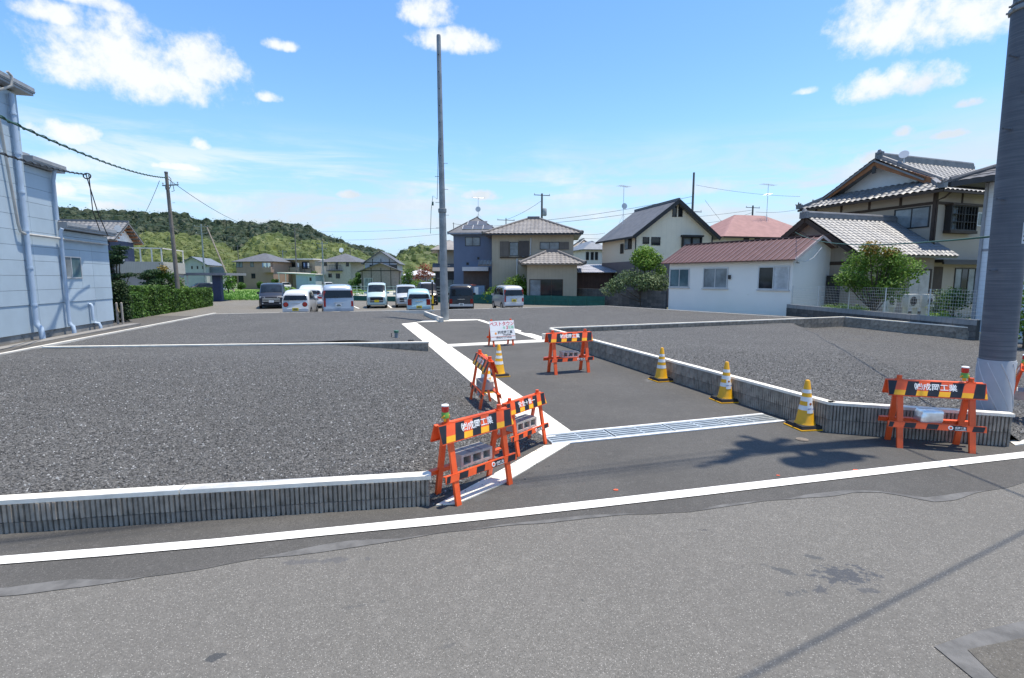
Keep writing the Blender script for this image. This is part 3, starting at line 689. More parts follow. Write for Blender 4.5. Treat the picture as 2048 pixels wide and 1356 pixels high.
# standpipes
for px, py, z, capm, lab in ((822, 701, .0, m_rub, 'grey standpipe with black cap in front of the low step wall'), (793, 679, .0, mat('green_cap', (.03, .13, .09), .5), 'grey standpipe with green cap behind the low step wall')):
    c = P(px, py, z); r_ = empty('standpipe', (c.x, c.y, z), 0, lab, 'standpipe')
    b = MB(); b.cyl((0, 0, -.1), (0, 0, .24), .062, n=16); b.build('pipe', mat('grey_pvc', (.20, .23, .26), .5, .1), r_, 40)
    b = MB(); b.tube([(0, 0, .235), (0, 0, .30), (0, 0, .312)], [.082, .082, .07], 16); b.build('cap', capm, r_, 40)
    b = MB(); b.cyl((-.17, 0, -.1), (-.17, 0, .2), .012, n=6); b.cyl((-.17, 0, .2), (-.17, 0, .215), .02, n=6); b.build('stake', m_rub, r_)
# ================================================================== POLES AND WIRES
m_pole = mat('weathered_steel_pole', (.125, .145, .175), .62, .35, 2.2, .15, 50, metal=.25, c2=(.19, .21, .235))
m_galv = mat('grey_galvanised_pole', (.245, .265, .275), .55, .2, 2.5, metal=.3)
m_cpole = mat('concrete_pole', (.19, .165, .14), .9, .15, 3.)
m_fpole = mat('distant_pole', (.13, .125, .12), .9, .15, 3.)
m_wire = mat('wire_black', (.03, .032, .035), .6)
m_gwire = mat('wire_green', (.035, .10, .075), .6)
m_porc = mat('porcelain', (.55, .55, .54), .35)
m_tank = mat('transformer_grey', (.36, .38, .38), .5)
def streaky():
    m = m_pole; t = NT(m.node_tree); b = t.nodes['Principled BSDF']; co = t.n('ShaderNodeTexCoord').outputs['Object']
    X_, Y_, Z_ = t.sep(co); v = t.comb(t.m('MULTIPLY', X_, 1.5), t.m('MULTIPLY', Y_, 1.5), t.m('MULTIPLY', Z_, 48.))
    f = t.ss(t.noise(v, 1., 5., .65), .35, .7); g_ = t.ss(t.noise(co, 1.3, 4.), .35, .65)
    c = t.mix(f, (.095, .105, .125), (.165, .178, .20)); c = t.mix(t.m('MULTIPLY', g_, .6), c, (.085, .097, .12))
    t.links.new(c, b.inputs['Base Color'])
streaky()
PR = Vector((6.42, 6.68, .0))
rp = empty('utility_pole', (PR.x, PR.y, 0), 0, 'large dark steel utility pole with pale ribbed sleeve behind the ribbed wall corner', 'utility pole')
rp.rotation_euler = (0, R(-1.1), 0)
b = MB(); b.tube([(0, 0, -.3), (0, 0, 5.35), (0, 0, 5.36), (.02, 0, 14.2)], [.185, .172, .160, .11], 40); b.build('shaft', m_pole, rp, 40)
b = MB(); b.tube([(0, 0, .2), (0, 0, 1.02), (0, 0, 1.03)], [.1935, .1925, .188], 40); slv = b.build('sleeve', mat('ribbed_sleeve', (.37, .385, .41), .6, .06, 4.), rp, 40)
for k in range(9):
    pts = []
    for i in range(14):
        a = k * .70 + i * .13; pts.append((math.cos(a) * .193, math.sin(a) * .193, 1.0 - i * .057 + .0 * k))
    b = MB(); b.tube(pts, .0055 if k % 2 else .009, 4); b.build('ridge', mat('sleeve_ridge', (.52, .53, .55), .6), slv)
for zz, r_, h in ((5.33, .196, .05), (5.62, .18, .03), (5.42, .176, .02)):
    b = MB(); b.tube([(0, 0, zz), (0, 0, zz + .01), (0, 0, zz + h), (0, 0, zz + h + .01)], [r_ - .01, r_, r_, r_ - .01], 40)
    for k in range(10): a = k * .628; b.cyl((math.cos(a) * (r_ - .01), math.sin(a) * (r_ - .01), zz + h / 2), (math.cos(a) * (r_ + .018), math.sin(a) * (r_ + .018), zz + h / 2), .012, n=6)
    b.build('collar', m_galv, rp, 40)
for i, py in enumerate((112, 184, 257, 398, 540)):
    zz = D(1990, py, 6.6).z; a = math.pi + .35 if i != 1 else math.pi + .9
    r0 = .172; b = MB(); d = Vector((math.cos(a), math.sin(a), 0))
    L = .14 if i != 1 else .015
    b.cyl(d * (r0 - .02) + Vector((0, 0, zz)), d * (r0 + .006) + Vector((0, 0, zz)), .028, n=10); b.cyl(d * r0 + Vector((0, 0, zz)), d * (r0 + L) + Vector((0, 0, zz)), .010, n=8); b.cyl(d * (r0 + L - .012) + Vector((0, 0, zz)), d * (r0 + L) + Vector((0, 0, zz)), .017, n=8)
    b.build('step_bolt', m_pole, rp, 40)
for z0, z1, w, px in ((3.0, 3.20, .055, 2038), (2.52, 2.78, .06, 2034)):
    a = math.atan2(-PR.y, -PR.x) + .93; b = MB()
    M0 = Matrix.Rotation(a, 4, 'Z') @ Matrix.Translation((.176, 0, 0)); b.box(0, -w / 2, z0, .004, w / 2, z1, M=M0); pl = b.build('number_plate', mat('plate_grey', (.55, .57, .59), .5), rp)
    b = MB()
    for k in range(4): b.box(.004, -w * .25, z0 + .03 + k * (z1 - z0 - .05) / 4, .0052, w * .25, z0 + .05 + k * (z1 - z0 - .05) / 4, M=M0)
    b.build('lettering', m_fpole, pl)
def crossarm(root, z, L, a, n=3, m=m_galv, ins=True):
    d = Vector((math.cos(a), math.sin(a), 0)); b = MB(); b.beam(d * -L / 2 + Vector((0, 0, z)), d * L / 2 + Vector((0, 0, z)), .075, .075); o = b.build('crossarm', m, root)
    if ins:
        for k in range(n):
            p = d * (L * (k / (n - 1) - .5) * .94) + Vector((0, 0, z + .03)); b = MB(); b.tube([p, p + Vector((0, 0, .08)), p + Vector((0, 0, .09)), p + Vector((0, 0, .16)), p + Vector((0, 0, .17))], [.02, .02, .05, .05, .02], 8); b.build('insulator', m_porc, o, 40)
crossarm(rp, 13.6, 1.8, .6); crossarm(rp, 12.9, 1.5, .6); crossarm(rp, 11.5, 1.2, 2.1)
for sx_, sy_ in ((-.42, .12), (.36, -.30), (-.15, -.48)):
    b = MB(); b.tube([(sx_, sy_, 10.7), (sx_, sy_, 10.75), (sx_, sy_, 11.45), (sx_, sy_, 11.55)], [.16, .19, .19, .13], 14); b.beam((0, 0, 11.0), (sx_, sy_, 11.0), .06, .1); b.build('transformer', m_tank, rp, 40)
b = MB(); b.beam((-.7, .1, 10.4), (.6, -.35, 10.4), .08, .08); b.build('bracket', m_galv, rp)

def catenary(p, q, sag, n=18):
    p, q = Vector(p), Vector(q); return [p.lerp(q, t) - Vector((0, 0, 4 * sag * t * (1 - t))) for t in [i / n for i in range(n + 1)]]
def wire(p, q, sag, r, label, group='overhead wires', m=m_wire, n=18, twist=False):
    pts = catenary(p, q, sag, n); b = MB(); b.tube(pts, r, 5)
    if twist:
        q_ = []; N2 = n * 8
        pp = catenary(p, q, sag, N2)
        for i, c in enumerate(pp): a = i * .9; q_.append(c + Vector((math.cos(a), math.sin(a) * .3, math.sin(a))) * r * 1.5)
        b.tube(q_, r * .5, 4)
    return tag(b.build('overhead_wire', m, smooth=180), label, 'wire', group)
W_R = 'overhead wire strung from the large dark steel utility pole'
for dz, off in ((13.75, .7), (13.75, 0), (13.75, -.7)):
    wire(PR + Vector((off * .8, off * .5, dz)), (-34 + off, -5.5, dz - .8), .5, .009, W_R)
wire(PR + Vector((-.3, 0, 11.2)), (-33, -5.0, 10.2), .5, .014, W_R); wire(PR + Vector((0, 0, 9.8)), (-33, -4.8, 9.), .4, .012, W_R)
wire(PR + Vector((0, -.2, 6.4)), (7.6, -16, 6.6), .2, .016, W_R); wire(PR + Vector((.1, 0, 13.0)), (24, 14.5, 12.6), .3, .012, W_R)
wire(PR + Vector((-.17, .1, 2.63)), D(1590, 464, 30.5), .35, .014, 'green service cable from the dark steel pole to the tiled annex roof', m=m_gwire)
wire((19.7, 11.6, 5.55), (-12.4, -5.0, 5.55), .08, .011, 'thick overhead wire crossing high above the near road')

PC = P(889.5, 641); hC = D(880, 70, PC.y).z
cp = empty('utility_pole', (PC.x, PC.y, 0), 0, 'tall bare grey steel pole without crossarms at the end of the entrance', 'utility pole')
cp.rotation_euler = (0, R(-.35), 0)
zj = D(885, 422, PC.y).z
b = MB(); b.tube([(0, 0, -.3), (0, 0, zj), (0, 0, zj + .02), (0, 0, hC - .1), (0, 0, hC)], [.205, .165, .145, .098, .09], 24); b.build('shaft', m_galv, cp, 40)
b = MB(); b.tube([(0, 0, zj - .08), (0, 0, zj - .06), (0, 0, zj + .10), (0, 0, zj + .12)], [.17, .20, .20, .15], 24); b.build('collar', m_galv, cp, 40)
for i in range(16):
    zz = zj - 3.2 + i * .6
    if zz > hC - 5.2: break
    sd = 1 if i % 2 else -1; b = MB(); b.cyl((sd * .1, -.03, zz), (sd * .30, -.05, zz), .011, n=6); b.cyl((sd * .29, -.05, zz), (sd * .305, -.05, zz), .02, n=6); b.build('step_bolt', m_galv, cp)
for k in range(7):
    zz = hC - .9 - k * .75; b = MB(); b.cyl((-.01, -.05, zz), (-.01, -.135 - .004 * k, zz), .022, n=8); b.build('bolt_hole', m_wire, cp)
b = MB(); b.tube([(-.11, -.05, hC - 4.7), (-.22, -.1, hC - 7.4), (-.42, -.1, zj + .7), (-.52, -.1, 5.3), (-.58, -.1, 4.2)], .012, 5); b.box(-.47, -.14, zj + .25, -.40, -.06, zj + .42); b.build('rope', m_gwire, cp)

PL = D(357, 580, 36.5); topL = D(338, 345, 36.5)
def simple_pole(px, pyt, dist, label, r=.14, m=m_fpole, arms=((.5, 1.5),), zb=-.3, lean=0., tank=False, group='utility poles in the distance', ang=.3, spike=0.):
    t = D(px, pyt, dist); root = empty('utility_pole', (t.x, t.y, zb), 0, label, 'utility pole', group)
    h = t.z - zb; b = MB(); b.tube([(0, 0, 0), (lean, 0, h)], [r, r * .65], 10); b.build('shaft', m, root, 40)
    for dz, L in arms: crossarm(root, h - dz, L, ang, 3, m if dist > 60 else m_galv)
    if tank:
        b = MB(); b.tube([(.32, -.1, h - 2.6), (.32, -.1, h - 2.5), (.32, -.1, h - 1.8), (.32, -.1, h - 1.7)], [.2, .26, .26, .18], 10); b.beam((0, 0, h - 2.1), (.3, -.1, h - 2.1), .06, .1); b.build('transformer', m_tank, root, 40)
    if spike:
        b = MB(); b.cyl((lean, 0, h), (lean, 0, h + spike), .03, n=6); b.build('mast', m, root)
    return root
lp = empty('utility_pole', (PL.x, PL.y, -.3), 0, 'brown concrete utility pole with one crossarm rising out of the clipped hedge', 'utility pole')
hL = topL.z + .3; dx = topL.x - D(357, 345, 36.5).x
b = MB(); b.tube([(0, 0, 0), (dx * .35, 0, hL)], [.155, .10], 14); b.build('shaft', m_cpole, lp, 40)
b = MB(); b.tube([(dx * .35, 0, hL - .04), (dx * .35, 0, hL + .05)], [.115, .11], 14); b.build('top_cap', m_fpole, lp, 40)
crossarm(lp, hL - .85, 1.35, -.25, 4)
b = MB(); b.tube([(.0, -.1, hL - .3), (.16, -.14, hL - .45), (.12, -.14, hL - .9), (.0, -.12, hL - 1.1)], .022, 6); b.tube([(-.3, -.1, hL - .9), (-.28, -.1, hL - 1.15), (-.12, -.1, hL - 1.25)], .018, 6); b.tube([(.25, -.1, hL - .9), (.3, -.1, hL - 1.25), (.12, -.1, hL - 1.3)], .018, 6); b.build('jumper_cables', m_wire, lp, 180)
for k in range(4):
    for sd in (-1, 1): b = MB(); b.cyl((sd * .08, -.05, hL - 1.6 - k * .9 - (.45 if sd > 0 else 0)), (sd * .27, -.06, hL - 1.6 - k * .9 - (.45 if sd > 0 else 0)), .012, n=5); b.build('step_bolt', m_fpole, lp)
LT = Vector((PL.x + dx * .35, PL.y, hL - .65))
wire(LT, D(-60, 205, 11.5), .35, .028, 'thick twisted green black cable descending to the brown pole by the hedge', m=m_gwire, n=26, twist=True)
wire(D(172, 349, 19.5), D(-60, 285, 10.5), .1, .022, 'black service cable running to the drop point above the blue building', twist=True, n=14)
for e, k in ((D(215, 470, 21.5), 0), (D(200, 462, 21.2), 1)):
    b = MB(); s0 = D(172, 349, 19.5); m_ = s0.lerp(e, .5) + Vector((.0 - .05 * k, 0, -.25)); b.tube([s0 + Vector((.1 * k, 0, 0)), m_, e], .018, 5)
    tag(b.build('service_drop', m_wire, smooth=180), 'black service cable dropping to the low blue roof edge', 'wire', 'service drops to the blue building')
b = MB(); c0 = D(174, 352, 19.5); b.tube([c0 + Vector((math.cos(a) * .14, 0, math.sin(a) * .10)) for a in [i * .5 for i in range(14)]], .022, 5); tag(b.build('cable_loop', m_wire, smooth=180), 'coiled black cable loop hanging in the air beside the blue building', 'cable')
wire(LT, D(502, 452, 70), .5, .02, 'thin overhead wire from the brown hedge pole toward the hill')
wire(LT + Vector((-.5, 0, -.2)), D(288, 430, 42), .1, .016, 'short stay wire from the brown hedge pole crossarm')
FP = [(402, 448, 92, 'far grey utility pole behind the carport', .16, ((.4, 2.2), (1.6, 1.8)), False), (589, 455, 108, 'dark utility pole with antenna arms before the flat roofed house', .15, ((3.3, 2.4), (4.2, 1.5)), False),
      (644, 483, 100, 'pale utility pole beside the grey hip roofed house', .17, ((.4, 2.0), (1.4, 1.6)), False),
      (1084, 387, 62, 'utility pole with transformer behind the brown tiled house', .17, ((.2, 2.0),), True), (1388, 345, 58, 'tall utility pole behind the cream gabled house', .16, ((4.2, 2.4),), False),
      (1506, 411, 75, 'utility pole with transformer behind the red roofed house', .17, ((.3, 2.4),), True), (1139, 470, 80, 'slim pole between the brown tiled and cream houses', .13, ((.8, 1.5),), False), (1012, 436, 75, 'short pole top behind the blue grey house', .1, ((.3, 2.6),), False),
      (907, 445, 64, 'thin pole at the corner of the blue grey house', .06, (), False), (565, 500, 150, 'pale far utility pole in front of bamboo slope', .14, ((.4, 2.),), False), (700, 497, 140, 'slim far pole behind the garage', .13, ((.4, 2.),), False), (475, 490, 140, 'slim far pole behind the brown hip roofed house', .13, ((.4, 2.),), False)]
for px, py, d_, lab, r_, arms, tank in FP: simple_pole(px, py, d_, lab, r_, m_galv if 'pale' in lab or 'grey utility' in lab else m_fpole, arms, tank=tank)
ba = D(468, 576, 85); bb = D(414, 455, 92); ba.z = -.3
b = MB(); b.tube([tuple(ba), tuple(bb)], [.15, .11], 10); tag(b.build('stay_pole', m_cpole, smooth=40), 'slanting concrete stay pole leaning toward the far grey utility pole', 'pole')
far = [((640, 463, 130), (882, 456, 80)), ((690, 480, 130), (882, 468, 82)), ((905, 447, 64), (1010, 450, 75)), ((1095, 440, 62), (1388, 392, 58)), ((1090, 447, 62), (1388, 405, 58)), ((1392, 370, 58), (1600, 393, 62)), ((1410, 400, 58), (1470, 470, 75)),
       ((1140, 475, 80), (1385, 478, 90)), ((1140, 482, 80), (1385, 486, 90)), ((1280, 440, 75), (1505, 420, 75)), ((1400, 447, 70), (1505, 425, 75)), ((1512, 424, 75), (1600, 418, 80)), ((1085, 400, 62), (1010, 440, 75)), ((1150, 466, 80), (1210, 466, 80)), ((1600, 462, 30.5), (1662, 466, 27))]
for a, c in far: wire(D(*a), D(*c), .25, .02 if a[2] > 60 else .015, 'thin distant overhead wire above the house roofs', 'distant overhead wires', n=10)

# ================================================================== BUILDING HELPERS
m_gl = glass('window_glass', (.018, .022, .025)); m_glc = glass('curtained_glass', (.22, .245, .255), .12); m_glb = glass('blue_glass', (.10, .17, .19), .08)
m_alum = mat('aluminium_frame', (.55, .56, .57), .4, .05, metal=.4); m_frk = mat('dark_frame', (.030, .027, .025), .5); m_brown = mat('brown_timber', (.060, .038, .025), .7, .2)
m_gut = mat('dark_gutter', (.045, .04, .04), .5)
def face(root_dims, f):
    W, dp = root_dims
    return {'F': Matrix.Rotation(R(90), 4, 'X'), 'L': Matrix.Rotation(R(-90), 4, 'Z') @ Matrix.Translation((-dp, 0, 0)) @ Matrix.Rotation(R(90), 4, 'X'),
            'R': Matrix.Translation((W, 0, 0)) @ Matrix.Rotation(R(90), 4, 'Z') @ Matrix.Rotation(R(90), 4, 'X')}[f]
# face frame: x runs right as seen from outside, y up, z outwards
def window(root, FM, u0, v0, u1, v1, fm=m_frk, gm=m_gl, cols=2, rows=1, fw=.05, proud=.035, name='window'):
    b = MB(); z0, z1 = -.05, proud
    b.box(u0, v0, z0, u0 + fw, v1, z1, M=FM); b.box(u1 - fw, v0, z0, u1, v1, z1, M=FM); b.box(u0 + fw, v0, z0, u1 - fw, v0 + fw, z1, M=FM); b.box(u0 + fw, v1 - fw, z0, u1 - fw, v1, z1, M=FM)
    iw, ih = u1 - u0 - 2 * fw, v1 - v0 - 2 * fw
    for i in range(1, cols): x = u0 + fw + iw * i / cols; b.box(x - fw * .4, v0 + fw, z0, x + fw * .4, v1 - fw, z1 - .008, M=FM)
    for i in range(1, rows): y = v0 + fw + ih * i / rows; b.box(u0 + fw, y - fw * .25, z0, u1 - fw, y + fw * .25, z1 - .012, M=FM)
    w = b.build(name, fm, root)
    for i in range(cols):
        x0 = u0 + fw + iw * i / cols; x1 = u0 + fw + iw * (i + 1) / cols
        b = MB(); b.box(x0 - .001, v0 + fw * .9, -.04, x1 + .001, v1 - fw * .9, .006 + .003 * i, M=FM); b.build('pane', (gm[i % len(gm)] if isinstance(gm, (list, tuple)) else gm), w)
    return w
def roof_plane(b, O, ea, es, L, S, hl=0., hr=0., pitch=.3, amp=.03, row=.28, step=.02, seg=6, th=.10, mi=0):
    ea, es = Vector(ea).normalized(), Vector(es).normalized(); nn = ea.cross(es).normalized(); O = Vector(O)
    if amp > 0: n = max(2, int(L / pitch) * seg); rows = max(2, int(S / row))
    else: n = max(2, int(L / .5)); rows = 8
    vs = []; fs = []; ridx = []
    for k in range(rows + 1):
        for e in ((0, 1) if (amp > 0 and 0 < k < rows) else (0,)):
            ridx.append((k, e))
    for i in range(n + 1):
        a = L * i / n
        sm = S * min(1., a / hl if hl > 0 else 1., (L - a) / hr if hr > 0 else 1.)
        for (k, e) in ridx:
            s_ = min(sm, S * k / rows)
            dz = 0
            if amp > 0: dz = amp * (abs(math.cos(math.pi * a / pitch)) ** .8) + (step if e else 0.) * 1. - step * .5
            vs.append(O + ea * a + es * s_ + nn * dz)
    R_ = len(ridx)
    for i in range(n):
        for k in range(R_ - 1): fs.append((i * R_ + k, (i + 1) * R_ + k, (i + 1) * R_ + k + 1, i * R_ + k + 1))
    b.add(vs, fs, mi)
    q = [O, O + ea * L, O + ea * (L - hr) + es * S, O + ea * hl + es * S]
    low = [p - nn * th for p in q]; top = [p - nn * .012 for p in q]
    b.add(top + low, [(7, 6, 5, 4), (0, 1, 5, 4), (1, 2, 6, 5), (2, 3, 7, 6), (3, 0, 4, 7)], mi)
def roof_hip(root, W, dp, ze, rise, ov, m, rx=None, amp=.03, pitch=.3, ridge=None, name='roof', x0=0., y0=0., ridge_r=.09, row=.3):
    """hip roof over a W x dp box; rx = half length of ridge along x (None: square hips)"""
    Lx, Ly = W + 2 * ov, dp + 2 * ov; half = Ly / 2 if Ly <= Lx else Lx / 2
    b = MB(); ox, oy = x0 - ov, y0 - ov
    if Ly <= Lx:
        run = Ly / 2; S = math.hypot(run, rise)
        for O, ea, es in (((ox, oy), (1, 0), (0, 1)), ((ox + Lx, oy + Ly), (-1, 0), (0, -1))):
            roof_plane(b, (*O, ze), (*ea, 0), (es[0] * run, es[1] * run, rise), Lx, S, run, run, pitch, amp, row)
        for O, ea, es in (((ox, oy + Ly), (0, -1), (1, 0)), ((ox + Lx, oy), (0, 1), (-1, 0))):
            roof_plane(b, (*O, ze), (*ea, 0), (es[0] * run, es[1] * run, rise), Ly, S, run, run, pitch, amp, row)
        ra, rb_ = (ox + run, oy + run, ze + rise), (ox + Lx - run, oy + run, ze + rise)
    else:
        run = Lx / 2; S = math.hypot(run, rise)
        for O, ea, es in (((ox, oy), (1, 0), (0, 1)), ((ox + Lx, oy + Ly), (-1, 0), (0, -1)), ((ox, oy + Ly), (0, -1), (1, 0)), ((ox + Lx, oy), (0, 1), (-1, 0))):
            roof_plane(b, (*O, ze), (*ea, 0), (es[0] * run, es[1] * run, rise), Lx if ea[0] else Ly, S, run, run, pitch, amp, row)
        ra, rb_ = (ox + run, oy + run, ze + rise), (ox + run, oy + Ly - run, ze + rise)
    o = b.build(name, m, root, 50)
    if ridge:
        b = MB()
        up = Vector((0, 0, ridge_r * .6))
        for c_, e in (((ox, oy, ze), ra), ((ox, oy + Ly, ze), ra if Ly <= Lx else rb_), ((ox + Lx, oy, ze), rb_ if Ly <= Lx else ra), ((ox + Lx, oy + Ly, ze), rb_)):
            c_, e = Vector(c_), Vector(e); d = (e - c_); b.tube([c_ + d * .01 + up, e + up], ridge_r, 8); b.tube([c_ + d * .0 + up, c_ + d * .03 + up], ridge_r * 1.5, 8)
        if (Vector(ra) - Vector(rb_)).length > .2: b.beam(Vector(ra) + up * 1.6, Vector(rb_) + up * 1.6, ridge_r * 1.8, ridge_r * 3)
        b.build('ridge_tiles', ridge, o, 40)
    return o
def walls(root, W, dp, z0, z1, m, gable=None, rise=0., name='wall', x0=0., y0=0.):
    b = MB()
    if gable is None: b.box(x0, y0, z0, x0 + W, y0 + dp, z1)
    elif gable == 'F':      # gable triangles on front/back faces
        pf = [(x0, z0), (x0 + W, z0), (x0 + W, z1), (x0 + W / 2, z1 + rise), (x0, z1)]; n = 5
        b.add([(x, y0, z) for x, z in pf] + [(x, y0 + dp, z) for x, z in pf], [tuple(range(n)), tuple(range(2 * n - 1, n - 1, -1))] + [(i, n + i, n + (i + 1) % n, (i + 1) % n) for i in range(n)])
    else:
        pf = [(y0, z0), (y0 + dp, z0), (y0 + dp, z1), (y0 + dp / 2, z1 + rise), (y0, z1)]; n = 5
        b.add([(x0, y, z) for y, z in pf] + [(x0 + W, y, z) for y, z in pf], [tuple(range(n - 1, -1, -1)), tuple(range(n, 2 * n))] + [(i, (i + 1) % n, n + (i + 1) % n, n + i) for i in range(n)])
    return b.build(name, m, root)
def roof_gable(root, W, dp, ze, rise, ov, m, axis='x', amp=.0, pitch=.3, ridge=None, gov=None, name='roof', x0=0., y0=0., th=.12, row=.3, rr=.08):
    gov = ov if gov is None else gov; b = MB()
    if axis == 'x':         # ridge along x
        run = dp / 2; k = rise / run; R_ = run + ov; S = math.hypot(R_, R_ * k); L = W + 2 * gov
        roof_plane(b, (x0 - gov, y0 - ov, ze - k * ov), (1, 0, 0), (0, R_, R_ * k), L, S, 0, 0, pitch, amp, row, th=th)
        roof_plane(b, (x0 + W + gov, y0 + dp + ov, ze - k * ov), (-1, 0, 0), (0, -R_, R_ * k), L, S, 0, 0, pitch, amp, row, th=th)
        ra, rb_ = Vector((x0 - gov, y0 + run, ze + rise)), Vector((x0 + W + gov, y0 + run, ze + rise))
    else:
        run = W / 2; k = rise / run; R_ = run + ov; S = math.hypot(R_, R_ * k); L = dp + 2 * gov
        roof_plane(b, (x0 - ov, y0 + dp + gov, ze - k * ov), (0, -1, 0), (R_, 0, R_ * k), L, S, 0, 0, pitch, amp, row, th=th)
        roof_plane(b, (x0 + W + ov, y0 - gov, ze - k * ov), (0, 1, 0), (-R_, 0, R_ * k), L, S, 0, 0, pitch, amp, row, th=th)
        ra, rb_ = Vector((x0 + run, y0 - gov, ze + rise)), Vector((x0 + run, y0 + dp + gov, ze + rise))
    o = b.build(name, m, root, 50)
    if ridge:
        b = MB(); b.beam(ra + Vector((0, 0, rr * .8)), rb_ + Vector((0, 0, rr * .8)), rr * 2, rr * 2.4); b.build('ridge_tiles', ridge, o)
    return o
def fit(px0, px1, dist, ang, py=555):
    """front-left corner on the ray px0 at distance dist, front face turned by ang; width so that it ends on ray px1"""
    A = D(px0, py, dist); u = ray(px1, py); k = u[0] / u[1]
    return A, (k * A.y - A.x) / (math.cos(ang) - k * math.sin(ang))
def antenna(root, x, y, z, h, n=6, L=1.2, a=.4, m=None, dish=False, name='antenna'):
    m = m or m_alum; b = MB(); b.cyl((x, y, z), (x, y, z + h), .022, n=5)
    d = Vector((math.cos(a), math.sin(a), 0)); e = Vector((-d.y, d.x, 0)); c = Vector((x, y, z + h - .1))
    b.cyl(c - d * L * .5, c + d * L * .5, .018, n=4)
    for i in range(n): p = c + d * L * (i / (n - 1) - .5); b.cyl(p - e * .35, p + e * .35, .012, n=4)
    for k in range(3): t_ = k * 2.1; b.cyl((x, y, z + h * .25), (x + math.cos(t_) * .5, y + math.sin(t_) * .5, z - .1), .010, n=4)
    if dish: b.tube([(x, y - .1, z + h * .45), (x, y - .16, z + h * .45), (x, y - .2, z + h * .45)], [.05, .22, .27], 14)
    return b.build(name, m, root)

# ================================================================== BLUE FACTORY BUILDING (left)
m_blue = [mat('blue_panel_%d' % i, c, .5, .06, .7, spec=.35, stain=((.34, .43, .52), 1.2, .66)) for i, c in enumerate([(.42, .51, .575), (.408, .498, .56), (.432, .522, .59), (.395, .485, .548)])]
m_grayroof = mat('grey_fascia', (.30, .31, .32), .5, .12, 3.); m_pvc = mat('pale_blue_pipe', (.42, .52, .64), .4, .08, 3.); m_pvc2 = mat('beige_pipe', (.47, .45, .41), .5, .1, 3.)
BA = Vector((-16.04, 15.9, 0)); BB = Vector((-17.62, 22.4, 0)); bd = (BB - BA).normalized(); BA = BA - bd * 5.
ang = math.atan2(bd.y, bd.x); bl = empty('factory_building', (BA.x, BA.y, 0), ang, 'light blue panelled factory building stepping down in three heights beside the side road', 'building')
# local x runs away along the wall, local -y is the side facing the lot
def wx(px, py=555):
    u = ray(px, py); k = u[0] / u[1]; return (BA.x - k * BA.y) / (k * bd.y - bd.x)
xT, xM, xL = wx(32, 187), wx(106, 345), wx(214, 472)
def wz(px, py): s_ = wx(px, py); p = BA + bd * s_; return D(px, py, p.y).z
zT, zM, zL = wz(38, 187), wz(108, 345), wz(214, 472)
b = MB(); b.box(0, .06, -.5, xL - .02, 8, .25); b.build('plinth', mat('plinth_concrete', (.27, .26, .24), .9, .2, 2., stain=((.12, .12, .11), 3., .55)), bl)
b = MB(); b.box(0, .062, .2, xT - .01, 8, zT - .05); b.box(xT - .01, .062, .2, xM - .01, 7.8, zM - .05); b.box(xM - .01, .062, .2, xL - .03, 7.6, zL - .04); b.build('core', mat('blue_core', (.20, .245, .29), .8), bl)
WZ0, WZ1, WX0, WX1 = wz(122, 557), wz(122, 511), wx(121.5, 535), wx(162, 535)
zc = .22; ci = 0
while zc < zT - .1:
    h = .95 if ci == 0 else .50
    x = 0. - (.0 if ci % 2 else .0)
    xe = xL if zc < zL - .2 else (xM if zc < zM - .2 else xT); zt = min(zc + h, (zL if xe == xL else zM if xe == xM else zT) - .03)
    segs = [0., xT - 2.6, xT, xM, xM + 3.1 if xL - xM > 4 else (xM + xL) / 2 + .35, xL]
    segs = [s_ for s_ in segs if s_ < xe - .1] + [xe]
    for i in range(len(segs) - 1):
        a, c = segs[i], segs[i + 1]
        ztt = min(zc + h, (zL if a >= xM - .01 else zM if a >= xT - .01 else zT) - .03)
        if ztt - zc < .08: continue
        parts = [(a, c, zc, ztt)]
        if zc < WZ1 and ztt > WZ0 and a < WX1 and c > WX0:
            parts = []
            if WX0 > a: parts.append((a, WX0, zc, ztt))
            if WX1 < c: parts.append((WX1, c, zc, ztt))
            if zc < WZ0 - .02: parts.append((max(a, WX0), min(c, WX1), zc, WZ0))
            if ztt > WZ1 + .02: parts.append((max(a, WX0), min(c, WX1), WZ1, ztt))
        for (x0, x1, z0, z1) in parts:
            if x1 - x0 < .05: continue
            b = MB(); y0 = .02 if ci == 0 else 0.; e = .005
            b.add([(x0 + .002, y0 + .06, z0 + .004), (x1 - .002, y0 + .06, z0 + .004), (x1 - .002, y0 + .06, z1 - .004), (x0 + .002, y0 + .06, z1 - .004), (x0 + e, y0, z0 + e), (x1 - e, y0, z0 + e), (x1 - e, y0, z1 - e), (x0 + e, y0, z1 - e)],
                  [(4, 5, 6, 7), (0, 1, 5, 4), (1, 2, 6, 5), (2, 3, 7, 6), (3, 0, 4, 7)]); b.build('panel', m_blue[random.randrange(4)], bl)
    zc += h; ci += 1
FMb = Matrix.Rotation(R(90), 4, 'X')
window(bl, FMb, WX0, WZ0, WX1, WZ1, m_alum, [m_glc, m_glb], 2, fw=.05, proud=.03)
for (x0, x1, z, oy, nm) in ((-.2, xT + .35, zT, -.30, 'a'), (xT - .02, xM + .25, zM, -.26, 'b'), (xM - .05, xL + .15, zL, -.27, 'c')):
    b = MB(); b.box(x0, oy, z, x1, 8.1, z + .08); b.box(x0, oy - .03, z + .08, x1 + .04, 8.12, z + .26); b.box(x0 + .02, oy - .045, z + .13, x1 + .05, oy - .03, z + .15); b.build('roof_edge', m_grayroof, bl)
b = MB(); b.box(xT + .3, .5, zM + .34, xM - .3, 3, zM + .55); b.build('roof_box', m_grayroof, bl)
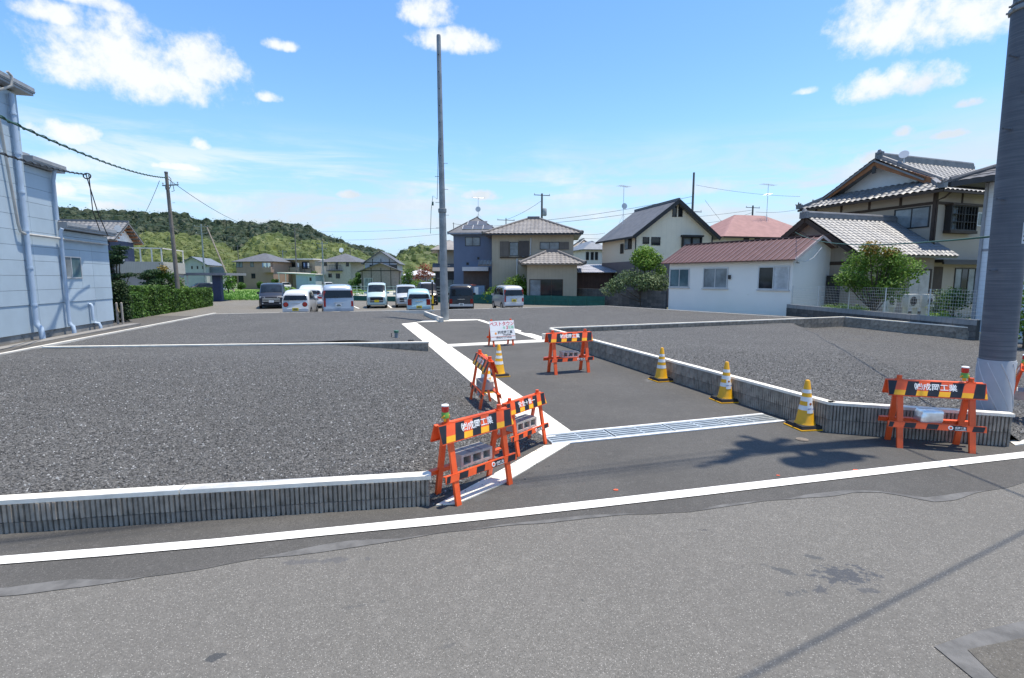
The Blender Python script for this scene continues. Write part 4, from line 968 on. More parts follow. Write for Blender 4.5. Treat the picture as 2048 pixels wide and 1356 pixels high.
def pipe(pts, r, m, bands=0):
    b = MB(); b.tube(pts, r, 10)
    for k in range(bands):
        p = Vector(pts[0]).lerp(Vector(pts[-1]), (k + .5) / bands); b.tube([p + Vector((0, .0, -.03)), p + Vector((0, 0, .03))], r * 1.25, 10)
    return b.build('drain_pipe', m, bl, 50)
xp = wx(66, 660); pipe([(xp, -.12, .55), (xp, -.12, zT - .2)], .075, m_pvc, 6); pipe([(xp, -.12, .62), (xp, -.13, .5), (xp, -.22, .38), (xp, -.25, .2), (xp, -.25, -.02)], .085, m_pvc)
xp = wx(131, 640); pipe([(xp, -.12, .4), (xp, -.12, zL - .35), (xp - .05, -.17, zL - .1), (xp - .05, -.22, zL)], .062, m_pvc); pipe([(xp, -.12, .42), (xp, -.14, .33), (xp, -.22, .26), (xp, -.24, .1), (xp, -.24, -.06)], .07, m_pvc)
xp = wx(180, 625); pipe([(xp, -.09, .35), (xp, -.09, .92), (xp, -.07, 1.0), (xp, .05, 1.04)], .055, m_pvc); xp += .35; pipe([(xp, .02, .22), (xp, -.12, .2), (xp, -.16, .05), (xp, -.16, -.06)], .06, m_pvc)
xp = wx(104, 400); pipe([(xp, -.1, zL + .3), (xp, -.1, zM - .35), (xp - .05, -.2, zM)], .06, m_pvc)
xq = wx(20, 400); zq = wz(42, 468); pipe([(xq - .25, -.45, zT + .28), (xq - .1, -.47, zT + .2), (xq - .1, -.45, zT - .1), (xq - .35, -.2, zT - .35), (xq - .35, -.12, zT - .6), (xq + .05, -.12, zq + .3), (xq + .12, -.12, zq + .06), (xq + .35, -.12, zq), (xL - .3, -.12, zq - .02)], .042, m_pvc2)
b = MB(); b.box(-.2, -.75, -.3, xL + .6, -.32, .012); b.build('apron', mat('apron_concrete', (.22, .21, .195), .9, .15, 2.), bl)
# rope posts at the corner
for px in (236, 246):
    c = P(px, 644, .0); b = MB(); b.tube([(0, 0, -.2), (0, 0, .9), (0, 0, .93)], [.045, .045, .02], 8)
    tag(b.build('rope_post', mat('grey_post', (.42, .38, .33), .8), loc=(c.x, c.y, 0)), 'short grey rope post in front of the dark shrub beside the blue building', 'post', 'rope posts by the blue building')
p, q = P(236, 644), P(246, 644); b = MB(); b.tube([p.lerp(q, t) + Vector((0, 0, .85 - 1.6 * t * (1 - t))) for t in [i / 8 for i in range(9)]], .022, 6); b.tube([p.lerp(q, t) + Vector((0, 0, .35 - .9 * t * (1 - t))) for t in [i / 8 for i in range(9)]], .02, 6)
tag(b.build('rope', mat('straw_rope', (.42, .33, .2), .9)), 'sagging straw rope between two short posts', 'rope')
# ================================================================== HOUSES
m_tileS = mat('silver_roof_tile', (.175, .175, .178), .5, .14, 1.6, spec=.6); m_tileB = mat('brown_grey_roof_tile', (.235, .215, .195), .5, .18, 1.4, spec=.5)
m_ridgeS = mat('silver_ridge_tile', (.17, .172, .18), .5, .15, 3.); m_ridgeB = mat('brown_ridge_tile', (.17, .155, .145), .55, .15, 3.)
m_slate = mat('dark_slate', (.115, .117, .125), .6, .15, 2., groove=(0, .9, .02, .7, 0)); m_slateB = mat('blue_slate', (.16, .18, .21), .55, .15, 2.)
m_cream = mat('cream_siding', (.90, .76, .57), .8, .05, .8, groove=(0, .45, .022, .80, 0)); m_creamL = mat('cream_siding_side', (.90, .76, .57), .8, .05, .8, groove=(1, .45, .022, .80, 0))
m_tan = mat('tan_corrugated_wall', (.44, .365, .265), .8, .08, .7, groove=(0, .3, .05, .82, 0)); m_bg = mat('blue_grey_wall', (.15, .185, .255), .75, .06, .8, groove=(0, .6, .02, .85, 0))
m_stucco = mat('beige_stucco', (.42, .345, .27), .9, .06, .6); m_whiteW = mat('white_mortar', (.90, .855, .78), .85, .03, .5, .15, 40, stain=((.74, .68, .57), 1.3, .66))
m_brnW = mat('taupe_wall', (.36, .245, .19), .85, .06, .8); m_grayW = mat('grey_wall', (.40, .40, .40), .85, .06, .8); m_ltW = mat('light_wall', (.72, .68, .60), .85, .06, .8)
m_navy = mat('navy_wall', (.035, .05, .105), .7, .1); m_rbrown = mat('rust_brown_boards', (.075, .04, .03), .8, .2, 2., groove=(0, .25, .08, .6, 0))
m_pink = mat('red_shingle', (.30, .165, .152), .75, .12, 1.5, groove=(2, .12, .1, .8, 0)); m_wood = mat('reddish_wood', (.28, .115, .045), .65, .2, 4.)
m_maroon = mat('maroon_sheet_roof', (.125, .066, .06), .5, .12, 1.5); m_shut = mat('brown_shutter', (.145, .118, .095), .6, .1, 2., groove=(0, .5, .05, .5, 0))
m_siding = mat('white_siding', (.72, .74, .76), .7, .04, 1., groove=(2, .165, .07, .78, 0))
def fu(A, ang, px):
    u = ray(px, 555); k = u[0] / u[1]; return (k * A.y - A.x) / (math.cos(ang) - k * math.sin(ang))
def lu(A, ang, px):            # distance back along the left face
    u = ray(px, 555); k = u[0] / u[1]; return (k * A.y - A.x) / (-math.sin(ang) - k * math.cos(ang))
class House:
    def __init__(s, name, label, px0, px1, dist, ang, dp, cat='house', group=None, zb=-.3):
        s.A, s.W = fit(px0, px1, dist, ang); s.ang = ang; s.dp = dp; s.A.z = zb; s.zb = zb
        s.r = empty(name, (s.A.x, s.A.y, 0), ang, label, cat, group)
    def fz(s, px, py): t = fu(s.A, s.ang, px); return t, D(px, py, s.A.y + t * math.sin(s.ang)).z
    def lz(s, px, py): t = lu(s.A, s.ang, px); return t, D(px, py, s.A.y + t * math.cos(s.ang)).z
    def winF(s, x0, y0, x1, y1, y=0., **k):
        a, zt = s.fz(x0, y0); b_, z0 = s.fz(x1, y1); return window(s.r, Matrix.Translation((0, y, 0)) @ face((s.W, s.dp), 'F'), a, z0, b_, zt, **k)
    def winL(s, x0, y0, x1, y1, x=0., **k):
        a, zt = s.lz(x0, y0); b_, z0 = s.lz(x1, y1); return window(s.r, Matrix.Translation((x, 0, 0)) @ face((s.W, s.dp), 'L'), s.dp - a, z0, s.dp - b_, zt, **k)
    def part(s, name, m, fn, smooth=None): b = MB(); fn(b); return b.build(name, m, s.r, smooth)

# ---- white shed with maroon roof
NS = Vector((14.85, 27.3, 0)); FS = Vector((10.55, 34.6, 0)); sd_ = (FS - NS); SL = sd_.length; sa = math.atan2(sd_.y, sd_.x) - R(90)
sh = empty('shed', (NS.x, NS.y, 0), sa, 'white plastered shed with maroon ribbed metal roof beside the gravel lot', 'shed')
SW = 3.6; zE = D(1589, 511, NS.y).z; zR = D(1622, 475, 28.8).z
b = MB(); xr = 1.95
pf = [(0, -.4), (SW, -.4), (SW, zR - (SW - xr) * .36), (xr, zR), (0, zE)]
b.add([(x, 0, z) for x, z in pf] + [(x, SL, z) for x, z in pf], [(0, 1, 2, 3, 4), (9, 8, 7, 6, 5)] + [(i, 5 + i, 5 + (i + 1) % 5, (i + 1) % 5) for i in range(5)]); b.build('wall', m_whiteW, sh)
k1 = (zR - zE) / xr; b = MB(); L = SL + .7
S1 = math.hypot(xr + .45, k1 * (xr + .45)); roof_plane(b, (-.45, SL + .35, zE - k1 * .45 + .03), (0, -1, 0), (1, 0, k1), L, S1, amp=0, th=.06)
k2 = .36; S2 = math.hypot(SW - xr + .35, k2 * (SW - xr + .35)); roof_plane(b, (SW + .35, -.35, zR - k2 * (SW - xr + .35) + .03), (0, 1, 0), (-1, 0, k2), L, S2, amp=0, th=.06)
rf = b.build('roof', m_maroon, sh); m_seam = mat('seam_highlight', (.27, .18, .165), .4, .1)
nb = 27
for i in range(nb):
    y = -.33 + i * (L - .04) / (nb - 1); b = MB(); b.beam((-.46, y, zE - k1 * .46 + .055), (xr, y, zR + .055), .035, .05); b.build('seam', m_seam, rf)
b = MB(); b.beam((xr, -.36, zR + .06), (xr, SL + .36, zR + .06), .22, .05); b.build('ridge_cap', m_maroon, rf)
b = MB(); b.beam((-.46, -.37, zE - k1 * .46), (xr, -.37, zR), .03, .14); b.beam((xr, -.371, zR), (SW + .35, -.371, zR - k2 * (SW - xr + .35)), .03, .13); b.build('fascia', mat('pale_fascia', (.42, .36, .35), .7), rf)
def shu(px): u = ray(px, 555); k = u[0] / u[1]; return (NS.x - k * NS.y) / (k * math.cos(sa) + math.sin(sa))
LF = face((SW, SL), 'L')
for x0, x1, y0, y1, gm in ((1340, 1379, 537, 575, [m_glb, m_glb]), (1407, 1456, 535, 577, [m_glc, m_glc]), (1517, 1579, 532, 580, [m_gl, glass('pale_blind', (.58, .60, .61), .2)])):
    a, c = shu(x0), shu(x1); z1 = D(x1, y0, NS.y + c * math.cos(sa)).z; z0 = D(x1, y1, NS.y + c * math.cos(sa)).z
    window(sh, LF, SL - a, z0, SL - c, z1, m_alum, gm, 2, fw=.06, proud=.05)
    b = MB(); b.box(SL - a - .06, z0 - .06, -.02, SL - c + .06, z0 - .003, .09, M=LF); b.build('sill', m_alum, sh)
b = MB(); yy = shu(1460); b.box(-.1, yy - .06, 2.0, 0, yy + .06, 2.25); b.build('meter_box', m_gut, sh)
b = MB(); b.tube([(-.02, -.02, 3.0), (.6, -.3, 2.95), (1.2, -.35, 3.15), (1.9, -.36, 3.7)], .012, 5); b.tube([(.1, -.1, 2.9), (.1, -.25, 2.85)], .05, 6); b.build('cable', m_alum, sh)

# ---- big tiled house behind the fence (hip-and-gable roof)
am = R(19.2); Cm = Vector((21.0, 26.0, .3)); hm = empty('tiled_house', (24.55, 30.4, -.72), am, 'large beige house with silver tiled hip-and-gable roof and timber framing', 'house', scale=1.17)
W, dp, ov = 7.6, 6.7, .70; zte = 6.62; run = dp / 2 + ov; k = .555; rise = run * k; g_ = 1.35
walls(hm, W, dp, .1, zte + .35, m_stucco)
b = MB(); Sf = math.hypot(run, rise); kk = Sf / run
roof_plane(b, (-ov, -ov, zte), (1, 0, 0), (0, 1, k), W + 2 * ov, g_ * kk, g_, 0, .34, .075, .30, .03)
roof_plane(b, (-ov + g_ - .62, -ov + g_, zte + g_ * k), (1, 0, 0), (0, 1, k), W + 2 * ov - g_ + .62, (run - g_) * kk, 0, 0, .34, .075, .30, .03)
roof_plane(b, (W + ov, dp + ov, zte), (-1, 0, 0), (0, -1, k), W + 2 * ov - g_ + .62, Sf, 0, 0, .34, .075, .30, .03)
roof_plane(b, (-ov, dp + ov, zte), (0, -1, 0), (1, 0, k), dp + 2 * ov, g_ * kk, g_, g_, .34, .075, .30, .03)
rfm = b.build('roof', m_tileS, hm, 50)
yc = dp / 2; zr = zte + rise
b = MB(); b.box(-ov + g_ - .1, yc - .17, zr - .05, W + ov, yc + .17, zr + .16); b.box(-ov + g_ - .12, yc - .12, zr + .16, W + ov, yc + .12, zr + .28); b.tube([(-ov + g_ - .14, yc, zr + .31), (W + ov, yc, zr + .31)], .10, 8)
b.build('main_ridge', m_ridgeS, rfm, 40)
for sgn in (-1, 1):
    ye = yc + sgn * (run - .35); ze_ = zte + .35 * k + .1; x_ = -ov + g_ - .18
    b = MB(); b.beam((x_, yc, zr + .08), (x_, ye, ze_), .30, .16); b.tube([(x_, yc, zr + .2), (x_, ye, ze_ + .13)], .085, 8); b.build('descending_ridge', m_ridgeS, rfm, 40)
    b = MB(); b.beam((-ov + .1, yc + sgn * (run - .1), zte + .12), (x_ - .05, yc + sgn * (run - g_ + .1), zte + g_ * k + .02), .22, .15); b.build('hip_ridge', m_ridgeS, rfm)
    for px_, py_, pz_ in ((x_ - .1, ye, ze_ + .12), (-ov + .05, yc + sgn * (run - .05), zte + .16)):
        b = MB(); rnd = random.Random(int(px_ * 50)); b.box(px_ - .16, py_ - .13, pz_ - .12, px_ + .12, py_ + .13, pz_ + .14)
        for q in range(5): a = q * 1.25; b.tube([(px_ - .1, py_, pz_ + .05), (px_ - .14 + math.cos(a) * .10, py_ + math.sin(a) * .2, pz_ + .1 + rnd.random() * .18)], [.06, .03], 6)
        b.build('ornament_tile', m_ridgeS, rfm, 40)
b = MB(); b.box(-ov + g_ - .28, yc - .2, zr - .02, -ov + g_ - .12, yc + .2, zr + .42); b.tube([(-ov + g_ - .2, yc, zr + .35), (-ov + g_ - .24, yc, zr + .55)], [.16, .06], 8); b.build('ornament_tile', m_ridgeS, rfm, 40)
xg = -ov + g_ + .25; hz = zte + g_ * k; rr_ = run - g_
b = MB(); b.add([(xg, yc - rr_ - .02, hz), (xg, yc + rr_ + .02, hz), (xg, yc, zr - .12)], [(0, 2, 1)]); b.add([(xg + .1, yc - rr_, hz), (xg + .1, yc + rr_, hz), (xg + .1, yc, zr - .12)], [(0, 1, 2)]); b.build('gable_wall', mat('white_plaster', (.74, .75, .76), .8, .03), hm)
xb = -ov + g_ - .5
for sgn in (-1, 1):
    b = MB(); b.beam((xb, yc, zr - .22), (xb, yc + sgn * (rr_ + .75), hz - .42 - .22 * 0), .05, .32); b.build('barge_board', m_wood, hm)
    b = MB(); b.add([(xb, yc, zr - .10), (xg, yc, zr - .10), (xg, yc + sgn * rr_, hz - .02), (xb, yc + sgn * rr_, hz - .02)], [(0, 1, 2, 3)]); b.build('soffit', m_wood, hm)
b = MB(); b.box(xb - .05, yc - .1, zr - .75, xb - .01, yc + .1, zr - .38); b.build('pendant', m_frk, hm)
for (x0, x1, y0, y1) in ((-.03, W, -.035, -.004), (-.035, -.004, -.03, dp)):
    b = MB(); b.box(x0, y0, 6.02, x1, y1, 6.16); b.build('tie_beam', m_brown, hm)
for i in range(5):
    b = MB(); b.box(-.036, i * dp / 4 - (.06 if i else 0), 6.16, -.003, i * dp / 4 + .06, 6.9); b.build('strut', m_brown, hm)
    b = MB(); b.box(i * W / 4, -.036, 6.16, i * W / 4 + .1, -.003, 6.9); b.build('strut', m_brown, hm)
b = MB(); b.box(-.05, -.05, .3, .10, .10, 6.7); b.build('corner_post', m_brown, hm)
b = MB(); b.tube([(.1, -.62, 6.55), (.05, -.35, 6.3), (-.02, -.1, 6.2), (-.02, -.1, 3.4)], .045, 8); b.build('downpipe', m_brown, hm, 50)
b = MB(); b.box(-ov - .06, -ov - .02, zte - .14, -ov + .03, dp + ov, zte - .03); b.box(-ov, -ov - .06, zte - .14, W + ov, -ov + .03, zte - .03); b.build('gutter', m_brown, hm)
LFm, FFm = face((W, dp), 'L'), face((W, dp), 'F')
window(hm, LFm, dp - 1.95, 4.92, dp - .2, 5.98, m_frk, [m_glc, m_glc], 2, fw=.06); 
window(hm, FFm, .75, 4.75, 2.75, 6.0, m_frk, [m_glc, m_gl], 2, 3, fw=.06, proud=.32, name='bay_window'); b = MB(); b.box(.68, 5.98, -.02, 2.82, 6.06, .40, M=FFm); b.box(.72, 4.62, -.02, 2.78, 4.75, .36, M=FFm); b.build('bay_shelf', m_brown, hm)
b = MB()
for i in range(9): x = .82 + i * .23; b.box(x, 4.8, .325, x + .025, 5.95, .34, M=FFm)
b.build('lattice', m_frk, hm)
window(hm, FFm, 3.25, 5.05, 4.05, 5.75, m_alum, m_glb, 2, fw=.05)
b = MB(); b.box(.1, -.55, 3.15, 7.2, -.002, 3.30); b.box(.05, -.62, 3.06, 7.25, -.52, 3.18); b.build('lean_to_eave', m_gut, hm)
window(hm, FFm, 1.95, 1.0, 3.6, 2.9, m_frk, [m_glc, m_gl, m_glc], 3, fw=.06); window(hm, FFm, 4.0, 1.0, 5.2, 2.9, m_frk, [m_glc, m_gl], 2, fw=.06)
b = MB(); b.box(.15, .4, 0, 1.0, 2.95, .03, M=FFm); b.build('timber_door', m_brown, hm)
# annex
ax0, aw, ay0, adp = -5.75, 5.6, -.30, 4.4; aze = 3.86; arise = 1.45
b = MB(); walls(hm, aw, adp, .1, aze, mat('annex_wall', (.38, .315, .255), .85, .06, .7, groove=(1, .3, .05, .85, 0)), 'L', arise, 'annex_wall', ax0, ay0)
ra = roof_gable(hm, aw, adp, aze + .04, arise, .7, m_tileS, 'x', .07, .32, None, .55, 'annex_roof', ax0, ay0, row=.25)
zr2 = aze + arise + .08; yr = ay0 + adp / 2
b = MB(); b.box(ax0 - .55, yr - .14, zr2 - .05, ax0 + aw + .3, yr + .14, zr2 + .14); b.tube([(ax0 - .56, yr, zr2 + .18), (ax0 + aw + .3, yr, zr2 + .18)], .09, 8); b.build('annex_ridge', m_ridgeS, ra, 40)
b = MB(); b.box(ax0 - .7, yr - .2, zr2 - .1, ax0 - .52, yr + .2, zr2 + .22); b.tube([(ax0 - .6, yr, zr2 + .2), (ax0 - .62, yr, zr2 + .38)], [.15, .05], 8); b.build('ornament_tile', m_ridgeS, ra, 40)
for sgn in (-1, 1):
    b = MB(); kx = arise / (adp / 2); e = adp / 2 + .66; b.beam((ax0 - .53, yr, zr2 - .16), (ax0 - .53, yr + sgn * e, zr2 - .16 - kx * e), .05, .2); b.build('barge_board', m_brown, hm)
    b = MB(); b.beam((ax0 - .3, yr + sgn * 1.2, zr2 - kx * 1.2 - .28), (ax0 + .05, yr + sgn * 1.2, zr2 - kx * 1.2 - .28), .14, .16); b.build('purlin_end', m_brown, hm)
b = MB(); b.box(ax0 - .03, ay0, 3.0, ax0 - .003, ay0 + adp, 3.16); b.build('tie_beam', m_brown, hm)
FA = Matrix.Translation((0, ay0, 0)) @ Matrix.Rotation(R(90), 4, 'X')
for i in range(2): b = MB(); b.box(-1.9 + i * .72, .75, 0, -1.2 + i * .72, 2.75, .05, M=FA); b.build('shutter', mat('pale_shutter', (.52, .47, .42), .7), hm)
b = MB(); b.box(-1.98, .68, -.01, -.42, .76, .06, M=FA); b.box(-1.98, 2.75, -.01, -.42, 2.83, .06, M=FA); b.box(-.44, .68, -.01, -.34, 2.83, .06, M=FA); b.build('shutter_frame', m_brown, hm)
b = MB(); b.box(ax0 - .30, ay0 + .5, .4, ax0 - .02, ay0 + 1.0, 2.5); b.build('dark_panel', m_frk, hm)
c_ = (-ov + g_, yc - 1.2, zr - .2); b = MB(); b.tube([(c_[0], c_[1], c_[2] + .2), (c_[0] - .06, c_[1] - .02, c_[2] + .22), (c_[0] - .1, c_[1] - .04, c_[2] + .24)], [.05, .20, .23], 16); b.cyl((c_[0], c_[1], c_[2] - .2), (c_[0], c_[1], c_[2] + .2), .03, n=6); b.build('satellite_dish', m_alum, rfm, 50)

# ---- white sided house at the right edge
nd = Vector((-math.sin(am), math.cos(am), 0)); NC = Vector((17.15, 19.0, 0)) - nd * 9.
hn = empty('sided_house', (NC.x, NC.y, 0), am, 'pale siding house with dark roof partly hidden by the dark steel pole', 'house')
walls(hn, 8, 9, .1, 5.75, m_siding); roof_hip(hn, 8, 9, 5.62, 2.0, .75, m_slate, amp=.02, pitch=.4, ridge=m_slate)
b = MB(); b.box(-.8, -.8, 5.42, -.68, 9.8, 5.60); b.box(-.8, 9.7, 5.42, 8.8, 9.8, 5.6); b.box(-.68, -.68, 5.48, 8.7, 9.7, 5.52); b.build('eaves', m_gut, hn)
LFn = face((8, 9), 'L'); b = MB(); b.box(-.06, 8.94, .2, .03, 9.03, 5.6); b.build('corner_trim', mat('trim_grey', (.3, .3, .31), .6), hn)
window(hn, LFn, .95, 2.2, 1.6, 3.3, m_frk, m_glb, 1, fw=.06); window(hn, LFn, 3.2, 2.0, 4.6, 3.3, m_frk, m_gl, 2); window(hn, LFn, 3.2, 4.2, 4.6, 5.2, m_frk, m_gl, 2)
b = MB(); b.box(-.02, 0, 3.05, -.003, 8.93, 3.13); b.build('belt_course', mat('trim_grey', (.3, .3, .31), .6), hn)

# ---- cream gabled house
h = House('gabled_house', 'cream house with dark gable roof behind the white shed', 1270, 1420, 42, R(14), 6.6)
_, ze = h.fz(1275, 466); zap = D(1350, 399, 42.8).z; ri = (zap - .15 - ze)
walls(h.r, h.W, h.dp, -.3, ze, m_cream, 'F', ri); ro = roof_gable(h.r, h.W, h.dp, ze + .06, ri, .45, m_slate, 'y', 0, ridge=m_slate, gov=.5, th=.16)
kx = ri / (h.W / 2)
for sgn in (-1, 1):
    e = h.W / 2 + .47; b = MB(); b.beam((h.W / 2, -.52, ze + ri - .02), (h.W / 2 + sgn * e, -.52, ze + ri - .02 - kx * e), .05, .30); b.build('barge_board', m_frk, h.r)
b = MB(); b.box(-.50, -.45, ze - kx * .45 - .1, -.40, h.dp + .5, ze - kx * .45 + .04); b.build('gutter', m_frk, h.r)
for x in (-.06, h.W + .0): b = MB(); b.cyl((x, -.06, 0), (x, -.06, ze - .1), .05, n=6); b.build('downpipe', m_frk, h.r)
for i in range(2): a, zt = h.fz(1340 + 11.5 * i, 412); c, z0 = h.fz(1348.5 + 11.5 * i, 434); window(h.r, face((h.W, h.dp), 'F'), a, z0, c, zt, m_frk, m_gl, 1)
h.winF(1283, 474, 1296, 488, cols=1); h.winF(1300, 474, 1318, 491, cols=1); h.winF(1360, 474, 1397, 496, gm=[m_glc, m_glc], proud=.3, name='bay_window')
a, zt = h.fz(1359, 471); c, z0 = h.fz(1398, 474); b = MB(); b.box(a - .05, -.40, zt - .12, c + .05, 0, zt + .03); b.build('bay_shelf', m_frk, h.r)
h.winL(1248, 478, 1262, 498, gm=[m_glc, m_gl]); h.winL(1239.5, 488, 1246, 507, cols=1)
_, zb_ = h.fz(1275, 522); b = MB(); b.box(-.02, -.02, -.3, h.W + .02, h.dp, zb_); b.build('base_wall', mat('mauve_base', (.19, .155, .15), .85, .06, .8, groove=(0, .4, .05, .8, 0)), h.r)
antenna(h.r, h.W * .2, h.dp * .8, ze + ri * .5, 3.4, dish=True)

# ---- brown grey tiled house
h = House('tiled_house', 'tan two-storey house with brown grey tiled hip roof behind the parking lot', 984, 1146, 47, R(-4), 6.2)
_, ze = h.fz(1060, 468); zap = D(1060, 437, 50).z
walls(h.r, h.W, h.dp, -.3, ze + .15, m_tan); roof_hip(h.r, h.W, h.dp, ze, zap - ze - .1, .75, m_tileB, amp=.06, pitch=.36, ridge=m_ridgeB, ridge_r=.11, row=.4)
b = MB(); b.box(-.8, -.80, ze - .14, h.W + .8, -.70, ze - .02); b.build('gutter', m_gut, h.r)
FF = face((h.W, h.dp), 'F')
for x0, x1, y0, y1, m_, nm, pr in ((1000, 1018, 483, 513, m_shut, 'shutter', .08), (1038, 1058, 482, 513, mat('dark_louvre', (.085, .068, .06), .6, .1, groove=(2, .08, .3, .6, 0)), 'shutter', .12), (1118, 1137, 484, 499, m_shut, 'shutter', .08)):
    a, zt = h.fz(x0, y0); c, z0 = h.fz(x1, y1); b = MB(); b.box(a, z0, 0, c, zt, pr, M=FF); b.build(nm, m_, h.r)
h.winF(1019, 484, 1037, 512, gm=m_glc, cols=1, rows=2); h.winF(1079, 484, 1118, 499, gm=[m_glc, m_glc])
a, zt = h.fz(1000, 514); c, z0 = h.fz(1059, 516); b = MB(); b.box(a, z0, 0, c, zt, .14, M=FF); b.build('sill', m_brown, h.r)
a, _ = h.fz(1034, 520); zt = D(0, 517, 47).z; b = MB(); b.tube([(a, -.05, .5), (a, -.05, zt), (a + .2, -.05, zt + .05), (a + 1.2, -.05, zt + .3), (a + 1.25, -.05, zt + 1.8)], .05, 6); b.build('downpipe', m_alum, h.r)
LF_ = face((h.W, h.dp), 'L'); window(h.r, LF_, h.dp - 1.2, 3.6, h.dp - .2, 5.3, m_brown, m_gl, 2)
e0, _ = h.fz(1057, 550); e1, _ = h.fz(1150, 550); ew = e1 - e0; zx = D(0, 528, 44).z; ap = D(0, 505, 45.5).z
walls(h.r, ew, 3.2, -.3, zx + .1, m_tan, name='annex_wall', x0=e0, y0=-3.2); roof_hip(h.r, ew, 3.2, zx, ap - zx, .65, m_tileB, amp=.06, pitch=.36, ridge=m_ridgeB, name='annex_roof', x0=e0, y0=-3.2, ridge_r=.12, row=.4)
FX = Matrix.Translation((0, -3.2, 0)) @ FF
window(h.r, FX, e0 + .2, .5, e0 + ew * .72, 1.95, m_brown, [m_glc, m_gl, m_gl], 3, fw=.06)
b = MB(); rs = h.fz(955, 520)[0]; roof_plane(b, (-1.2, -.6, D(0, 527, 46).z - .1), (1, 0, 0), (0, 1, .5), 1.2, .9, amp=.05, pitch=.3, row=.3); b.build('porch_roof', m_tileB, h.r, 50)

# ---- blue grey house
h = House('blue_grey_house', 'blue grey rendered house with solar panels beside the tan tiled house', 908, 992, 51, R(-3), 6.5)
_, ze = h.fz(945, 466); zap = D(960, 437, 54.).z
walls(h.r, h.W, h.dp, -.3, ze + .1, m_bg); rf = roof_hip(h.r, h.W, h.dp, ze, zap - ze, .5, m_slate, amp=0, ridge=m_slate, ridge_r=.05)
b = MB(); b.box(-.52, -.55, ze - .16, h.W + .52, -.48, ze + .0); b.build('fascia', mat('grey_trim', (.25, .26, .28), .6), h.r)
run_ = min(h.W, h.dp) / 2 + .5; kk = (zap - ze) / run_
for j, (ys, xs) in enumerate(((.5, (.9, 1.9, 2.9)), (1.2, (1.3, 2.3)))):
    for x in xs:
        b = MB(); z0 = ze + kk * ys + .06; b.add([(x, ys - .5, z0), (x + .92, ys - .5, z0), (x + .92, ys + .12, z0 + kk * .62), (x, ys + .12, z0 + kk * .62)], [(0, 1, 2, 3)], 0)
        b.beam((x, ys - .5, z0), (x, ys + .12, z0 + kk * .62), .05, .05, 1); b.beam((x, ys - .5, z0), (x + .92, ys - .5, z0), .05, .05, 1); b.build('solar_panel', [mat('solar_cell', (.10, .105, .125), .25), m_alum], rf)
h.winF(931, 474, 961, 492, gm=m_glc); a, zt = h.fz(927, 534); c, z0 = h.fz(978, 539); b = MB(); b.box(a, -.8, z0 - .15, c, 0, zt); b.build('awning', m_alum, h.r)
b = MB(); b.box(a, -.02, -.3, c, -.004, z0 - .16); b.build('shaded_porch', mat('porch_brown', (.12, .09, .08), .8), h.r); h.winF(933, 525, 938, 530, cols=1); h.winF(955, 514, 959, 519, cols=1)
antenna(h.r, h.W * .5, h.dp * .5, zap - .1, 2.3, dish=True)
b = MB(); c0 = D(940, 570, 46.5); b.box(-1.4, 0, -.3, 1.3, 1.6, 1.35); sb_ = empty('garden_store', (c0.x, c0.y, 0), 0, 'low blue storage box with red lid in front of the blue grey house', 'storage'); b.build('cabinet', mat('store_blue', (.20, .27, .36), .6), sb_)
b = MB(); b.box(-1.3, -.1, 1.35, .5, 1.6, 1.46); b.build('lid', mat('lid_red', (.48, .13, .09), .6), sb_); b = MB(); b.box(.4, -.05, -.28, .75, -.002, 1.25); b.build('panel', m_whiteW, sb_)

# ---- red roofed house
h = House('red_roofed_house', 'cream house with dusty red hip roof behind the white shed and tiled house', 1448, 1625, 52, R(14), 7.)
_, ze = h.fz(1470, 474); zap = D(1560, 429, 56).z
walls(h.r, h.W, h.dp, -.3, ze + .1, m_ltW); roof_hip(h.r, h.W, h.dp, ze, zap - ze, .8, m_pink, amp=0)
b = MB(); b.box(-.84, -.84, ze - .16, h.W + .8, -.76, ze - .02); b.build('gutter', m_brown, h.r)
for x in (1483, 1505, 1526): h.winF(x, 476, x + 11, 487, cols=1)
antenna(h.r, h.W * .62, h.dp * .35, zap - 1.0, 4.2, n=7, L=1.9, a=.2); antenna(h.r, h.W * .62, h.dp * .35, zap - 1., 3.2, n=3, L=.8, a=1.2)
# ---- small houses in the gap
h = House('small_white_house', 'small white house with mauve roof between the tan and cream houses', 1170, 1212, 62, R(12), 6.)
_, ze = h.fz(1185, 499); zap = D(1195, 482, 64).z
walls(h.r, h.W, h.dp, -.3, ze + .05, m_ltW); roof_hip(h.r, h.W, h.dp, ze, zap - ze, .5, m_slateB, amp=0)
for x in (1171, 1180.5, 1189): h.winF(x, 504, x + 6, 520, cols=1)
h = House('hip_roofed_house', 'ochre tiled hip roofed house seen in the gap beside the tan house', 1150, 1192, 74, R(5), 6.)
_, ze = h.fz(1160, 503); zap = D(1175, 483, 78).z
walls(h.r, h.W, h.dp, -.3, ze + .05, m_grayW); roof_hip(h.r, h.W, h.dp, ze, zap - ze, .6, mat('ochre_tile', (.36, .29, .21), .6, .15), amp=0, ridge=m_tileS, ridge_r=.12); h.winF(1162, 508, 1169, 513)
h = House('brown_shed', 'low dark brown boarded shed with sheet roof behind the stained block wall', 1152, 1224, 45.5, R(-3), 3.2, 'shed')
_, ze = h.fz(1180, 545); walls(h.r, h.W, h.dp, -.3, ze, m_rbrown); b = MB(); roof_plane(b, (-.35, -.45, ze + .02), (1, 0, 0), (0, 1, .18), h.W + .7, 4.4, amp=.025, pitch=.2, row=1.2, th=.05); b.build('roof', mat('grey_sheet', (.33, .33, .36), .5, .2), h.r, 50)
h = House('beige_house', 'beige house with tiled roof mostly behind the tall bare pole', 876, 908, 60, R(8), 6.)
_, ze = h.fz(890, 500); zap = D(900, 481, 63).z
